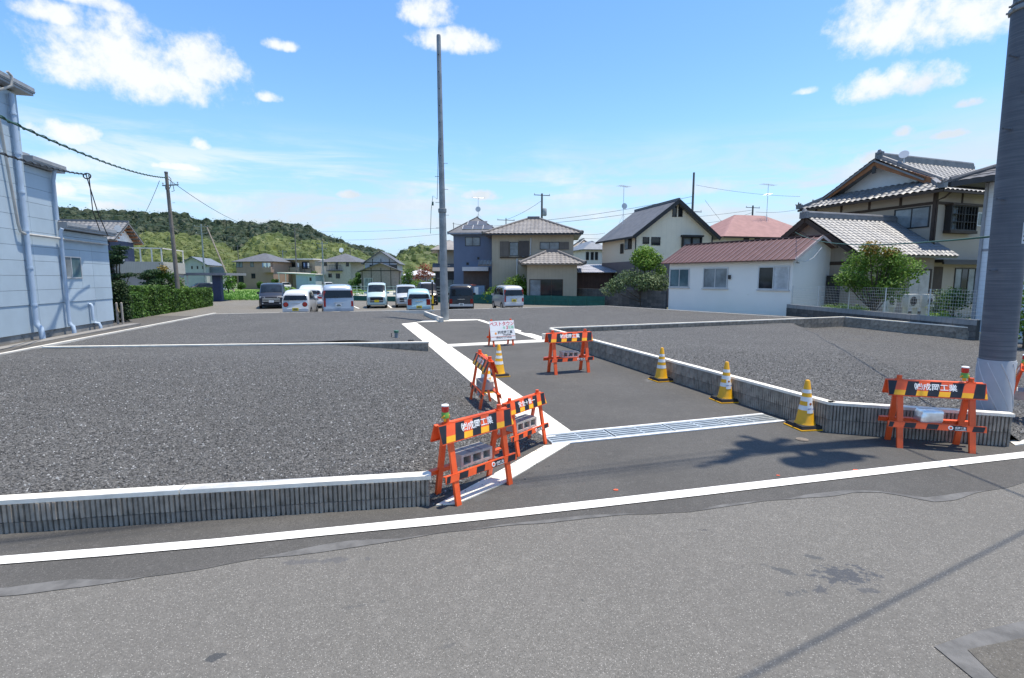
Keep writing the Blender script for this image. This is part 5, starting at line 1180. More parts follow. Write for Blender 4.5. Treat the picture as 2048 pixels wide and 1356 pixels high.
walls(h.r, h.W, h.dp, -.3, ze + .05, m_stucco); roof_hip(h.r, h.W + 1, h.dp, ze, zap - ze, .8, m_tileB, amp=0); h.winF(881, 508, 884, 520, cols=1)
b = MB(); roof_plane(b, (-.6, -1.6, D(0, 542, 58).z), (1, 0, 0), (0, 1, .55), h.W + 2.4, 1.9, amp=0); b.build('lower_roof', m_slate, h.r); b = MB(); b.box(-.3, -1.4, -.3, h.W + 1.5, -1.36, D(0, 543, 58).z); b.build('porch_wall', m_gut, h.r); window(h.r, Matrix.Translation((0, -1.4, 0)) @ face((h.W, 6), 'F'), 1.0, -.1, 2.3, 1.9, m_frk, m_glc, 2)

# ---- tile roofed house behind the blue building
h = House('tile_roofed_house', 'house with silver tiled gable roof and navy wall behind the blue building', 90, 226, 40, R(15), 4.2)
ze = D(0, 470, 40).z; zap = D(0, 439, 41.5).z
walls(h.r, h.W, h.dp, -.3, ze, m_navy, 'L', zap - ze - .1); ro = roof_gable(h.r, h.W, h.dp, ze + .05, zap - ze - .1, .55, m_tileS, 'x', .05, .32, m_ridgeS, .6, row=.35)
b = MB(); b.add([(h.W + .012, .05, ze - .25), (h.W + .012, h.dp - .05, ze - .25), (h.W + .012, h.dp / 2, zap - .2)], [(0, 1, 2)]); b.build('gable_plaster', mat('white_plaster2', (.72, .73, .74), .8), h.r)
for i in range(6):
    for sgn in (-1, 1): kx = (zap - ze) / (h.dp / 2); y = h.dp / 2 + sgn * (i + .4) * .42; b = MB(); b.box(h.W + .02, y - .06, zap - .32 - kx * abs(y - h.dp / 2), h.W + .58, y + .06, zap - .2 - kx * abs(y - h.dp / 2)); b.build('rafter_end', m_wood, h.r)
RF = face((h.W, h.dp), 'R'); window(h.r, RF, .4, 3.1, 1.8, 4.5, m_frk, m_gl, 2)
b = MB(); b.tube([(h.W + .3, .5, zap - .7), (h.W + .42, .42, zap - .7), (h.W + .5, .36, zap - .7)], [.05, .24, .28], 16); b.build('satellite_dish', m_alum, h.r, 50)
bx0, bw = h.W + .1, 3.3; zt = D(0, 524, 43).z; zbk = D(0, 547, 43).z
b = MB(); b.box(bx0, .6, -.3, bx0 + bw, 5.2, zbk); b.build('ground_floor', mat('greige_wall', (.36, .335, .31), .85, .05), h.r)
b = MB(); b.box(bx0 - .1, .3, zbk, bx0 + bw + .1, 5.3, zt); b.build('balcony_panel', mat('ribbed_beige', (.44, .42, .36), .7, .05, groove=(0, .12, .2, .8, 0)), h.r)
b = MB(); zz = zt + 1.05
for x in (bx0 + .6, bx0 + 1.8, bx0 + 2.6, bx0 + bw): b.box(x - .04, .32, zt, x + .04, .40, zz)
b.box(bx0 + .5, .30, zz, bx0 + bw + .1, .42, zz + .08); b.box(bx0 + bw - .0, .3, zz, bx0 + bw + .1, 5.2, zz + .08); b.box(bx0 + bw, 5.1, zt, bx0 + bw + .08, 5.2, zz); b.build('balcony_rail', m_ltW, h.r)
# ---- carport
c0 = D(436, 604, 49); cpz = D(0, 547, 49).z
cpt = empty('carport', (c0.x, c0.y, -.28), R(10), 'flat roofed carport with navy end wall at the corner of the hedge', 'carport')
b = MB(); b.box(-.35, -.1, 0, .38, .5, cpz + .1); b.build('end_wall', m_navy, cpt); b = MB(); b.box(-4.6, -.6, cpz + .1, 1.1, 5., cpz + .34); b.build('roof', mat('carport_grey', (.22, .22, .24), .6), cpt)
for x in (-4.4, -2.4): b = MB(); b.cyl((x, -.3, 0), (x, -.3, cpz + .12), .06, n=6); b.build('post', m_alum, cpt)
# ---- far row of houses
h = House('far_house', 'far grey gabled house with dark solar roof behind the carport', 362, 413, 92, R(14), 9.5, group='far row of houses')
_, ze = h.fz(365, 527); zap = D(388, 513, 93).z
walls(h.r, h.W, h.dp, -.3, ze, m_grayW, 'F', zap - ze - .1); ro = roof_gable(h.r, h.W, h.dp, ze + .06, zap - ze - .1, .5, m_slateB, 'y', 0); 
for x in (384, 395, 406): h.winF(x, 532, x + 3, 538, cols=1)
b = MB(); b.box(h.W, 2, -.3, h.W + 2.2, 8, 2.9); b.build('side_wing', m_grayW, h.r); b = MB(); b.box(h.W + .02, 2, 2.9, h.W + 2.4, 2.12, 4.); b.build('balcony', mat('slate_balcony', (.14, .16, .2), .7), h.r)
h = House('far_house', 'far taupe house with dark hip roof and laundry on its balcony', 474, 547, 106, R(-8), 7.5, group='far row of houses')
_, ze = h.fz(510, 523); zap = D(508, 507, 110).z
walls(h.r, h.W, h.dp, -.3, ze + .05, m_brnW); roof_hip(h.r, h.W, h.dp, ze, zap - ze, .6, m_slate, amp=0)
for q in ((474, 524, 487, 535), (502, 524, 509, 534), (503, 547, 511, 557), (477, 546, 487, 569)): h.winF(*q, gm=m_glc if q[1] == 524 else m_gl)
a, z0 = h.fz(531, 545); c, _ = h.fz(549, 545); b = MB(); b.box(a, -1.1, z0, c, 0, z0 + 1.1); b.build('balcony', m_brnW, h.r)
for i in range(6): b = MB(); x = a + .2 + i * .3; b.box(x, -1.15, z0 + 1.0 + (i % 2) * .2, x + .26, -1.12, z0 + 1.9); b.build('laundry', m_whiteW if i % 3 else mat('blue_cloth', (.25, .33, .5), .8), h.r)
h = House('far_house', 'far flat roofed house with laundry balcony above a pale garage', 556, 631, 112, R(-6), 8, group='far row of houses')
_, ze = h.fz(590, 520); walls(h.r, h.W, h.dp, -.3, ze, m_tan); b = MB(); b.box(-.4, -1.2, ze, h.W + .3, 8.2, ze + .28); b.build('roof', m_ltW, h.r)
a, z0 = h.fz(556, 544); b = MB(); b.box(0, -1.3, z0 - .2, h.W, 0, z0); b.box(0, -1.3, z0, h.W * .66, -1.2, z0 + 1.); b.build('balcony', m_stucco, h.r)
b = MB(); [b.box(h.W * k_, -1.32, z0 - .3, h.W * k_ + .08, -1.24, z0 + 1.1) for k_ in (0, .2, .4, .6, .8, .97)]; b.box(h.W * .66, -1.3, z0 + 1., h.W, -1.24, z0 + 1.1); b.build('railing', m_frk, h.r)
h.winF(580, 524, 592, 538); h.winF(605, 523, 620, 538); h.winF(562, 548, 575, 570)
for i, x in enumerate((568, 571, 598, 601, 613, 617, 621)): t_, zz = h.fz(x, 526); b = MB(); b.box(t_, -1.0, zz - 1.1, t_ + .32, -.96, zz); b.build('laundry', [m_whiteW, mat('blue_cloth', (.25, .33, .5), .8), m_navy][i % 3], h.r)
h = House('garage', 'pale blue garage with wide shutter door in the far row', 592, 631, 101, R(-6), 6, 'garage')
_, ze = h.fz(610, 549); walls(h.r, h.W, h.dp, -.3, ze, mat('garage_blue', (.40, .46, .53), .8, .05)); b = MB(); b.add([(-3.6, -.5, ze + .25), (h.W + .3, -.5, ze - .05), (h.W + .3, 6, ze - .05), (-3.6, 6, ze + .25), (-3.6, -.5, ze + .45), (h.W + .3, -.5, ze + .12), (h.W + .3, 6, ze + .12), (-3.6, 6, ze + .45)], [(3, 2, 1, 0), (4, 5, 6, 7), (0, 1, 5, 4), (1, 2, 6, 5), (2, 3, 7, 6), (3, 0, 4, 7)]); b.build('roof', m_ltW, h.r)
a, zt = h.fz(594, 553); c, z0 = h.fz(615, 571); b = MB(); b.box(a, -.05, z0, c, 0, zt); b.build('shutter_door', mat('shutter_blue', (.33, .41, .49), .6, .05, groove=(2, .25, .12, .85, 0)), h.r); h.winF(619, 555, 623, 562, cols=1)
for x in (-3.4, -2.0): b = MB(); b.cyl((x, -.2, -.3), (x, -.2, ze + .3), .08, n=6); b.build('post', m_ltW, h.r)
h = House('far_house', 'far grey house with dark hip roof and balcony beside the pale utility pole', 643, 702, 104, R(-4), 7.5, group='far row of houses')
_, ze = h.fz(670, 524); zap = D(675, 507, 108).z
walls(h.r, h.W, h.dp, -.3, ze + .05, mat('warm_grey_wall', (.50, .43, .38), .85)); roof_hip(h.r, h.W + 1.2, h.dp, ze, zap - ze, .6, m_slate, amp=0)
a, z0 = h.fz(657, 541); c, _ = h.fz(686, 541); b = MB(); b.box(a, -.9, z0 - .15, c, 0, z0); [b.box(a + (c - a) * i / 9, -.9, z0, a + (c - a) * i / 9 + .05, -.86, z0 + 1.) for i in range(10)]; b.box(a, -.92, z0 + 1., c, -.84, z0 + 1.08); b.build('balcony', m_frk, h.r)
for q in ((648, 524, 655, 532), (672, 524, 677, 539), (657, 547, 664, 555), (672, 547, 680, 557), (693, 523, 699, 533)): h.winF(*q, cols=1)
b = MB(); b.tube([(h.W * .5, 3.4, zap), (h.W * .5, 3.3, zap + .5)], .03, 5); b.tube([(h.W * .5, 3.3, zap + .6), (h.W * .5, 3.2, zap + .62), (h.W * .5, 3.1, zap + .64)], [.08, .45, .5], 12); b.build('satellite_dish', m_wh, h.r)
h = House('far_house', 'far half-timbered grey house with two stacked gable roofs', 727, 803, 97, R(5), 8, group='far row of houses')
_, ze = h.fz(740, 524); zap = D(757, 503, 98).z
m_pw = mat('pale_grey_panel', (.40, .40, .41), .85)
walls(h.r, h.W * .85, h.dp, -.3, ze, m_pw, 'F', zap - ze, x0=.3); roof_gable(h.r, h.W * .85, h.dp, ze + .06, zap - ze, .6, m_slate, 'y', 0, x0=.3)
zl = D(0, 541, 95).z; zl2 = D(0, 526, 95).z
walls(h.r, h.W, 2., -.3, zl, mat('brown_grey_panel', (.26, .22, .205), .85), 'F', zl2 - zl, 'annex_wall', 0, -2.); roof_gable(h.r, h.W, 2., zl + .06, zl2 - zl, .6, m_slate, 'y', 0, name='annex_roof', y0=-2.2)
FF = face((h.W, h.dp), 'F'); FX = Matrix.Translation((0, -2., 0)) @ FF
for x in (.1, h.W * .25, h.W * .5, h.W * .75, h.W - .2): b = MB(); b.box(x, -.3, .0, x + .12, zl + (0 if x < .3 or x > h.W - .3 else .5), .03, M=FX); b.build('timber', m_frk, h.r)
b = MB(); b.box(0, zl - .1, 0, h.W, zl + .06, .032, M=FX); b.build('timber', m_frk, h.r)
for x in (.3 + h.W * .2, .3 + h.W * .42, .3 + h.W * .64): b = MB(); b.box(x, zl, 0, x + .12, ze + .6, .03, M=FF); b.build('timber', m_frk, h.r)
b = MB(); b.box(.3, ze - .15, 0, .3 + h.W * .85, ze, .034, M=FF); b.build('timber', m_frk, h.r)
window(h.r, FF, 1.2, ze - 1.6, 2.6, ze - .5, m_frk, m_gl, 2); window(h.r, FF, 5., ze - 1.6, 6.3, ze - .5, m_frk, m_gl, 2); window(h.r, FX, .5, -.1, 2., 2.0, m_alum, m_glc, 2)
h = House('low_house', 'low pale roofed house among shrubs beyond the parking lot', 806, 868, 120, R(0), 7, group='far row of houses')
walls(h.r, h.W, h.dp, -.3, 2.7, m_grayW); roof_hip(h.r, h.W, h.dp, 2.6, 1.5, .6, mat('pale_roof', (.5, .5, .5), .6), amp=0)

# ================================================================== BLOCK WALLS AND FENCES
m_stain = [mat('stained_block_%d' % i, c, .95, .3, 2.5, .4, 60, stain=((.035, .035, .037), 3., .50)) for i, c in enumerate([(.105, .10, .095), (.12, .115, .108), (.092, .09, .087), (.14, .132, .122)])]
SB = {}
def block_wall(p, q, z0, courses, bh, bl_, label, mats, th=.15, top=None, seed=1):
    p, q = Vector((p[0], p[1], 0)), Vector((q[0], q[1], 0)); d = q - p; L = d.length; a = math.atan2(d.y, d.x); root = empty('block_wall', (p.x, p.y, z0), a, label, 'wall')
    n = round(L / bl_); w = L / n; rnd = random.Random(seed)
    b = MB(); b.box(0, .02, 0, L, th - .02, courses * bh - .01); b.build('mortar', mat('mortar', (.09, .09, .088), .95), root)
    for c in range(courses):
        for i in range(n):
            mi = rnd.randrange(len(mats)) if not (top and c == courses - 1) else -1
            key = (round(w, 3), bh, mi, mats[0].name)
            if key not in SB:
                b = MB(); e = .008; b.box(.005, 0, .005, w - .005, th, bh - .005); SB[key] = b.mesh('block', mats[mi] if mi >= 0 else top)
            o = bpy.data.objects.new('block', SB[key]); col.objects.link(o); o.parent = root; o.location = (i * w, rnd.uniform(-.006, .006), c * bh)
    return root
block_wall((15.62, 17.0), (14.72, 27.2), -.1, 4, .2, .42, 'stained low block wall with fence between gravel lot and tiled house', m_stain, top=mat('grey_top_block', (.27, .27, .265), .9, .2), seed=3)
block_wall((15.62, 17.0), (16.2, 10.), -.1, 4, .2, .5, 'plain end of the stained boundary wall behind the dark steel pole', m_stain, top=mat('grey_top_block', (.27, .27, .265), .9, .2), seed=5) if False else None
block_wall((10.5, 34.7), (2.3, 51.6), -.3, 7, .213, .47, 'tall blackened block wall running back from the white shed', m_stain, seed=9)
def mesh_fence(p, q, z0, h, n, label, m, dz=.12, dx=.1, r=.004, post=.025, name='mesh_fence', net=None):
    p, q = Vector((p[0], p[1], 0)), Vector((q[0], q[1], 0)); d = q - p; L = d.length; a = math.atan2(d.y, d.x); root = empty(name, (p.x, p.y, z0), a, label, 'fence')
    for i in range(n + 1): b = MB(); b.cyl((L * i / n, 0, -.1), (L * i / n, 0, h + .02), post, n=6); b.build('post', m, root)
    for i in range(n):
        b = MB(); x0, x1 = L * i / n, L * (i + 1) / n
        if net: b.add([(x0, -.02, .02), (x1, -.02, .02), (x1, -.02, h), (x0, -.02, h)], [(0, 1, 2, 3)]); b.build('net', net, root); b = MB()
        k = 0
        while k * dz <= h + .01: b.beam((x0, 0, k * dz), (x1, 0, k * dz), r * 2.4, r * 2.4); k += 1
        if dx:
            for j in range(int((x1 - x0) / dx)): b.beam((x0 + j * dx, 0, 0), (x0 + j * dx, 0, h), r * 1.3, r * 1.3)
        b.build('mesh_panel', m, root)
m_fence = mat('cream_fence_wire', (.60, .60, .56), .6, .05); m_gfence = mat('green_fence', (.03, .13, .10), .6, .1)
mesh_fence((15.66, 17.0), (14.80, 27.1), .71, .95, 5, 'cream welded mesh fence standing on the stained block wall', m_fence, .12, .10, .0028)
m_net = mat('green_net', (.02, .105, .085), .85, .15, 3.)
mesh_fence((7.2, 40.), (-3.5, 45.), -.17, .80, 8, 'green netted fence behind the parked cars along the car park', m_gfence, .42, 0, .012, .03, net=m_net)
mesh_fence((-3.6, 45.2), (-17.5, 51.5), -.17, .5, 8, 'lower green netted fence at the far side of the car park', m_gfence, .27, 0, .012, .03, net=m_net)
mesh_fence((-5., 56.), (-25., 66.), -.28, 1.35, 10, 'white guard fence along the channel beyond the car park', m_fence, .33, 1.0, .02, .04)
sheet('channel_bank', [(-4, 58), (-26, 69), (-20, 100), (-2, 84)], mat('pale_bank', (.42, .40, .34), .9, .15, .5, world_co=True), -.27)
# ladders stacked on the roof rack behind the dark wall
c0 = D(1108, 563, 46); ld = empty('ladder', (c0.x, c0.y, D(0, 568, 46).z), R(-3), 'white ladder laid flat on a rack in front of the tan house', 'ladder')
for z_ in (0., .32): b = MB(); b.beam((-2, 0, z_), (2.2, 0, z_ + .03), .04, .09); b.build('rail', m_wh, ld)
for i in range(5): b = MB(); x = -1.6 + i * .75; b.cyl((x, 0, .0), (x, 0, .33), .03, n=6); b.build('rung', m_wh, ld)
for x in (-1.5, 1.6): b = MB(); b.cyl((x, .1, -D(0, 568, 46).z - .3), (x, .1, .05), .05, n=6); b.build('stand', m_gut, ld)
# outdoor units under the tiled house
for px, w, lab in ((1779, .55, 'small pale outdoor unit behind the mesh fence by the leafy tree'), (1822, .8, 'air conditioner outdoor unit with round fan behind the mesh fence'), (1855, .5, 'pale boxed outdoor unit behind the mesh fence, last in its row')):
    c0 = D(px, 600, 24.2); ac = empty('outdoor_unit', (c0.x, c0.y, .62), am, lab, 'outdoor unit', 'outdoor units behind the fence')
    b = MB(); b.box(-w / 2, -.15, .08, w / 2, .15, .70); b.box(-w / 2 + .05, -.12, -.45, -w / 2 + .1, .12, .08); b.box(w / 2 - .1, -.12, -.45, w / 2 - .05, .12, .08); b.build('casing', mat('unit_white', (.66, .66, .63), .6), ac)
    b = MB(); b.tube([(-.06, -.151, .38), (-.06, -.165, .38)], .22 if w > .6 else .16, 16); b.build('fan_grille', m_gut, ac)
# ================================================================== VEGETATION AND HILLS
def leaves(b, c, r, n, size, rnd, shell=.55, up=.35, mi=0):
    c = Vector(c)
    for _ in range(n):
        d = Vector((rnd.gauss(0, 1), rnd.gauss(0, 1), rnd.gauss(0, 1))).normalized()
        k = (shell + (1 - shell) * rnd.random()) * (1 + .12 * rnd.gauss(0, 1))
        p = c + Vector((d.x * r[0], d.y * r[1], d.z * r[2])) * k
        nrm = (d + Vector((rnd.gauss(0, .7), rnd.gauss(0, .7), rnd.gauss(0, .7) + up))).normalized()
        t = nrm.cross(Vector((rnd.gauss(0, 1), rnd.gauss(0, 1), rnd.gauss(0, 1)))).normalized(); s = nrm.cross(t)
        a = size * rnd.uniform(.6, 1.3); w = a * rnd.uniform(.4, .65)
        o = len(b.v); b.v += [tuple(p - t * a), tuple(p + s * w + nrm * a * .12), tuple(p + t * a), tuple(p - s * w + nrm * a * .12)]; b.f.append((o, o + 1, o + 2, o + 3)); b.m.append(mi)
lm_ever = leafmat('evergreen_leaf', (.012, .030, .010), (.045, .085, .022)); lm_hedge = leafmat('hedge_leaf', (.022, .055, .010), (.095, .185, .025))
lm_mid = leafmat('garden_leaf', (.025, .065, .012), (.10, .20, .035)); lm_brt = leafmat('bright_garden_leaf', (.045, .10, .015), (.17, .29, .045)); lm_lime = leafmat('lime_leaf', (.055, .12, .015), (.19, .31, .04)); lm_sil = leafmat('silvery_leaf', (.04, .08, .03), (.17, .24, .10), (.30, .36, .22))
lm_red = leafmat('red_leaf', (.09, .025, .012), (.30, .085, .045)); lm_tip = leafmat('tip_leaf', (.12, .12, .02), (.34, .22, .05)); lm_pine = leafmat('pine_needle', (.010, .030, .014), (.04, .085, .03))
lm_hd = leafmat('hill_evergreen', (.014, .028, .014), (.055, .085, .034), (.035, .055, .024), far=True); lm_hb = leafmat('hill_bamboo', (.055, .088, .022), (.16, .20, .05), (.20, .22, .065), far=True)
m_bark = mat('bark', (.09, .07, .05), .95, .3, 6., .5, 20)
def tree(name, label, pos, clumps, n, size, lm, trunk=.08, seed=1, cat='tree', group=None, tips=None, limbs=True):
    rnd = random.Random(seed); x, y, z = pos; root = empty(name, (x, y, z), 0, label, cat, group)
    b = MB(); top = max(c[2] for c in clumps)
    if limbs:
        b.tube([(0, 0, -.15), (rnd.uniform(-.1, .1), rnd.uniform(-.1, .1), top * .35), (rnd.uniform(-.2, .2), rnd.uniform(-.2, .2), top * .75)], [trunk, trunk * .75, trunk * .4], 8)
        for c in clumps: b.tube([(0, 0, c[2] * .35), (c[0] * .45, c[1] * .45, c[2] * .62), (c[0] * .95, c[1] * .95, c[2])], [trunk * .5, trunk * .35, trunk * .15], 6)
        b.build('trunk', m_bark, root, 60)
    b = MB(); tot = sum(c[3] * c[4] * c[5] for c in clumps) ** 1
    for c in clumps:
        k = max(60, int(n * (c[3] * c[4] * c[5]) / tot))
        leaves(b, c[:3], c[3:6], int(k * .72), size, rnd, .62); leaves(b, c[:3], c[3:6], int(k * .28), size, rnd, .1)
    mats = [lm]
    if tips:
        mats = [lm, lm_tip]
        for c in tips: leaves(b, c[:3], c[3:6], c[6], size, rnd, .3, mi=1)
    b.build('crown', mats, root); return root
def at(px, dist): return D(px, 555, dist)
def rand_clumps(rnd, n, R_, H0, H1, r0, r1, sq=.8):
    out = []
    for i in range(n):
        a = rnd.random() * 6.28; h = rnd.random(); k = math.sqrt(rnd.random()) * R_ * (1 - .55 * abs(h - .45) / .55)
        r = rnd.uniform(r0, r1); out.append((math.cos(a) * k, math.sin(a) * k, H0 + (H1 - H0) * h, r, r, r * sq))
    return out
# leafy tree behind the mesh fence
p = at(1752, 22.6); rnd = random.Random(4); cl = rand_clumps(rnd, 16, 1.25, 1.5, 3.3, .38, .75)
cl += [(-.45, -.1, 3.35, .5, .45, .4), (.3, 0, 3.2, .55, .5, .4), (-1.5, 0, 2.1, .45, .4, .35), (1.45, .1, 2.9, .5, .3, .22), (-1.1, 0, 3.1, .28, .3, .35)]
tree('leafy_tree', 'round leafy tree with reddish new shoots behind the mesh fence', (p.x, p.y, -.1), cl, 8000, .065, lm_brt, .07, 4, tips=[(-.5, -.3, 3.45, .5, .35, .35, 300), (.3, -.4, 3.25, .45, .3, .25, 160)])
# tree beside the shed
p = at(1288, 37.5); rnd = random.Random(6); cl = [(0, 0, 4.0, .75, .75, .55), (-.5, 0, 3.6, .6, .6, .5), (.6, 0, 3.5, .8, .7, .55), (.1, -.3, 3.2, .9, .8, .6), (-.9, 0, 2.2, 1., .8, .6), (.2, -.4, 1.9, 1.3, 1, .7), (1.1, -.2, 1.8, .9, .8, .7), (-1.7, -.2, 1.7, .9, .7, .55), (-2.3, 0, 1.3, .7, .6, .45), (1.2, 0, 2.7, .5, .5, .4)]
tree('garden_tree', 'dense green garden tree growing against the far end of the white shed', (p.x, p.y, -.1), cl[:4] + [cl[9]], 3600, .085, lm_lime, .09, 6)
tree('garden_bush', 'broad bush with pale glossy leaves above the blackened block wall', (p.x - .3, p.y - .6, -.1), cl[4:9], 4200, .085, lm_sil, .07, 8, 'bush')
p = at(1028, 45.); cl = [(0, 0, 1.7, 1.0, .9, .8), (-1.2, 0, 1.0, 1.1, .9, .8), (.9, 0, 1.2, 1., .8, .8), (-2.1, 0, .6, .9, .7, .6), (.2, -.3, .8, 1.4, .8, .7), (.5, 0, 2.2, .6, .6, .5)]
tree('garden_bush', 'bright green rounded bush behind the silver car in front of the tan house', (p.x, p.y, -.3), cl, 5000, .10, lm_lime, .07, 9, 'bush')
# low shrubs along the fence
for i, (px, dd, r_, lm_, lab) in enumerate(((1672, 26., .5, lm_lime, 'low bright shrub at the shed end of the mesh fence'), (1700, 25., .55, lm_mid, 'low dark shrub under the leafy tree by the fence'), (1725, 24.2, .45, lm_mid, 'small shrub between the leafy tree and the outdoor units'), (1880, 20.6, .55, lm_lime, 'low bright ground shrub past the outdoor units'), (1915, 20., .7, lm_mid, 'taller loose shrub beside the pale siding house'), (1895, 21.2, .6, lm_sil, 'loose pale shrub under the timber door of the tiled house'))):
    p = at(px, dd); rnd = random.Random(20 + i); hh = 1.5 if i in (4, 5) else .62
    tree('fence_shrub', lab, (p.x, p.y, 0), rand_clumps(rnd, 7, .5, .3, hh, r_ * .4, r_ * .75), 1100, .05, lm_, .025, 20 + i, 'shrub', 'shrubs along the mesh fence')
p = at(2044, 15.); tree('leafy_bush', 'green bush beside the dark steel pole at the pale siding house', (p.x + .3, p.y, 0), [(0, 0, 1.7, .5, .5, .5), (.1, 0, 1.1, .6, .5, .5), (0, .1, .6, .55, .5, .4)], 1500, .055, lm_lime, .04, 31, 'bush')
# hedge along the side road
def hedge(label, p, q, w, h, lm, n, size, z=-.2, seed=1):
    p, q = Vector((p[0], p[1], 0)), Vector((q[0], q[1], 0)); d = q - p; L = d.length; rnd = random.Random(seed); root = empty('hedge', (p.x, p.y, z), math.atan2(d.y, d.x), label, 'hedge', 'clipped hedges along the side road')
    b = MB(); k = .12; b.box(k, -w / 2 + k, 0, L - k, w / 2 - k, h - k); b.build('shade_core', mat('hedge_core', (.012, .022, .008), .95), root)  # added dark inner box; its colour stands for the shade between the leaves
    b = MB()
    for _ in range(n):
        f = rnd.random(); x = rnd.uniform(0, L); y = rnd.uniform(-w / 2, w / 2); zz = rnd.uniform(0, h); j = rnd.gauss(0, .045) + .07 * noise.noise(Vector((x * 1.3, zz * 1.3, seed)))
        if f < .45: c, nn = Vector((x, -w / 2 - j, zz)), Vector((0, -1, .2))
        elif f < .75: c, nn = Vector((x, y, h + j)), Vector((0, 0, 1))
        elif f < .9: c, nn = Vector((L + j, y, zz)), Vector((1, 0, .2))
        else: c, nn = Vector((-j, y, zz)), Vector((-1, 0, .2))
        nrm = (nn + Vector((rnd.gauss(0, .6), rnd.gauss(0, .6), rnd.gauss(0, .6)))).normalized(); t = nrm.cross(Vector((rnd.gauss(0, 1), rnd.gauss(0, 1), rnd.gauss(0, 1)))).normalized(); s = nrm.cross(t); a = size * rnd.uniform(.6, 1.3)
        b.add([c - t * a, c + s * a * .6, c + t * a, c - s * a * .6], [(0, 1, 2, 3)])
    b.build('foliage', lm, root)
ha, hb = P(425, 613, -.22), P(262, 637, -.1); hd_ = (ha - hb).normalized(); hn_ = Vector((-hd_.y, hd_.x, 0))
hm_ = hb.lerp(ha, .42)
hedge('long clipped hedge ending at the navy carport wall', (hm_ + hn_ * .5), (ha + hn_ * .5), 1.0, 1.42, lm_hedge, 9000, .07, seed=3)
hedge('taller clipped hedge section in front of the brown utility pole', (hb.lerp(ha, .10) + hn_ * .75), (hm_ + hn_ * .75 - hd_ * .05), 1.3, 1.72, lm_hedge, 7000, .065, seed=5)
hedge('dark low hedge block beside the rope posts', (hb - hd_ * .2 + hn_ * .5), (hb.lerp(ha, .10) + hn_ * .5 - hd_ * .05), 1.1, 1.45, lm_mid, 3500, .06, seed=7)
p = at(234, 25.5); tree('clipped_shrub', 'tall dark clipped shrub at the corner of the blue building', (p.x, p.y, -.2), [(0, 0, .6, .55, .5, .6), (0, 0, 1.3, .55, .5, .6), (.05, 0, 1.8, .45, .45, .4)], 3800, .06, lm_ever, .08, 41, 'shrub')
p = at(232, 26.8); rnd = random.Random(42); cl = [(rnd.uniform(-.5, .5), rnd.uniform(-.3, .3), 1.9 + i * .24, rnd.uniform(.4, .62), .45, .13) for i in range(9)] + [(.75, 0, 2.45, .35, .3, .10)]
tree('garden_pine', 'layered garden pine above the dark clipped shrub', (p.x, p.y, -.2), cl, 4200, .06, lm_pine, .09, 42)
p = at(305, 35.5); rnd = random.Random(43); cl = [(rnd.uniform(-.8, .8), rnd.uniform(-.3, .3), 1.3 + i * .2, rnd.uniform(.4, .7), .5, .16) for i in range(8)]
tree('garden_pine', 'spreading low garden pine behind the taller hedge', (p.x, p.y, -.2), cl, 3600, .065, lm_pine, .09, 43)
p = at(325, 36.5); tree('garden_tree', 'bushy green garden tree left of the brown utility pole', (p.x, p.y, -.2), rand_clumps(random.Random(44), 10, .9, 1.3, 2.6, .4, .7), 3800, .075, lm_mid, .08, 44, tips=[(.3, -.3, 2.9, .5, .4, .35, 220)])
p = at(378, 44.); tree('garden_pine', 'small flat topped pine under the carport edge', (p.x, p.y, -.3), [(-.8, 0, 1.5, .8, .5, .2), (.3, 0, 1.2, .9, .5, .2), (1., 0, .9, .8, .5, .2)], 1400, .08, lm_lime, .07, 45)
p = at(455, 80.); tree('garden_tree', 'small green tree at the foot of the slanting stay pole', (p.x, p.y, -.3), rand_clumps(random.Random(46), 6, 1., 1., 2.6, .6, .9), 900, .16, lm_mid, .1, 46)
# far garden plants
for i, (px, dd, h_, r_, lm_, lab) in enumerate(((818, 84, 4., 1.2, lm_mid, 'feathery green tree beside the half-timbered house'), (850, 82, 3.8, 1.7, lm_red, 'red leaved tree beyond the parking lot'), (838, 78, 1.6, 1.5, lm_lime, 'low yellow green bush under the red leaved tree'), (868, 74, 2.2, 1.4, lm_ever, 'dark bush next to the beige house'), (710, 96, 1.9, 1.2, lm_mid, 'small round shrub at the grey hip roofed house'), (552, 101, 1.9, .8, lm_mid, 'narrow shrub between the taupe and flat roofed houses'), (716, 98, 3., .9, lm_mid, 'green shrub at the corner of the half-timbered house'), (480, 100, 1.2, .8, lm_mid, 'low shrub before the taupe house'), (520, 100, 1.3, .7, lm_mid, 'round garden bush before the taupe house wall'), (630, 104, 3.5, 1., lm_mid, 'tall shrub behind the pale garage'))):
    p = at(px, dd); tree('garden_plant', lab, (p.x, p.y, -.3), rand_clumps(random.Random(60 + i), 8, r_, .5, h_, r_ * .4, r_ * .7), 1100, .15, lm_, .08, 60 + i, 'tree' if h_ > 3 else 'shrub', 'far garden plants')
for i in range(7):
    p = at(563 + i * 6 + (38 if i > 4 else 0), 58 + i % 3); rnd = random.Random(80 + i); b = MB()
    for k in range(26):
        a = rnd.random() * 6.28; r_ = rnd.uniform(.1, .55); hh = rnd.uniform(.5, 1.25); c = Vector((math.cos(a) * r_, math.sin(a) * r_, hh)); o_ = Vector((math.cos(a), math.sin(a), rnd.uniform(-.3, .4))).normalized(); s = o_.cross(Vector((0, 0, 1))).normalized()
        b.add([c - o_ * .2, c + s * .17, c + o_ * .28, c - s * .17], [(0, 1, 2, 3)]); b.tube([(0, 0, 0), tuple(c * .8)], .012, 3)
    tag(b.build('taro_plant', lm_lime, loc=(p.x, p.y, -.28)), 'broad leaved vegetable plant at the field edge behind the cars', 'plant', 'vegetable plants at the field edge')
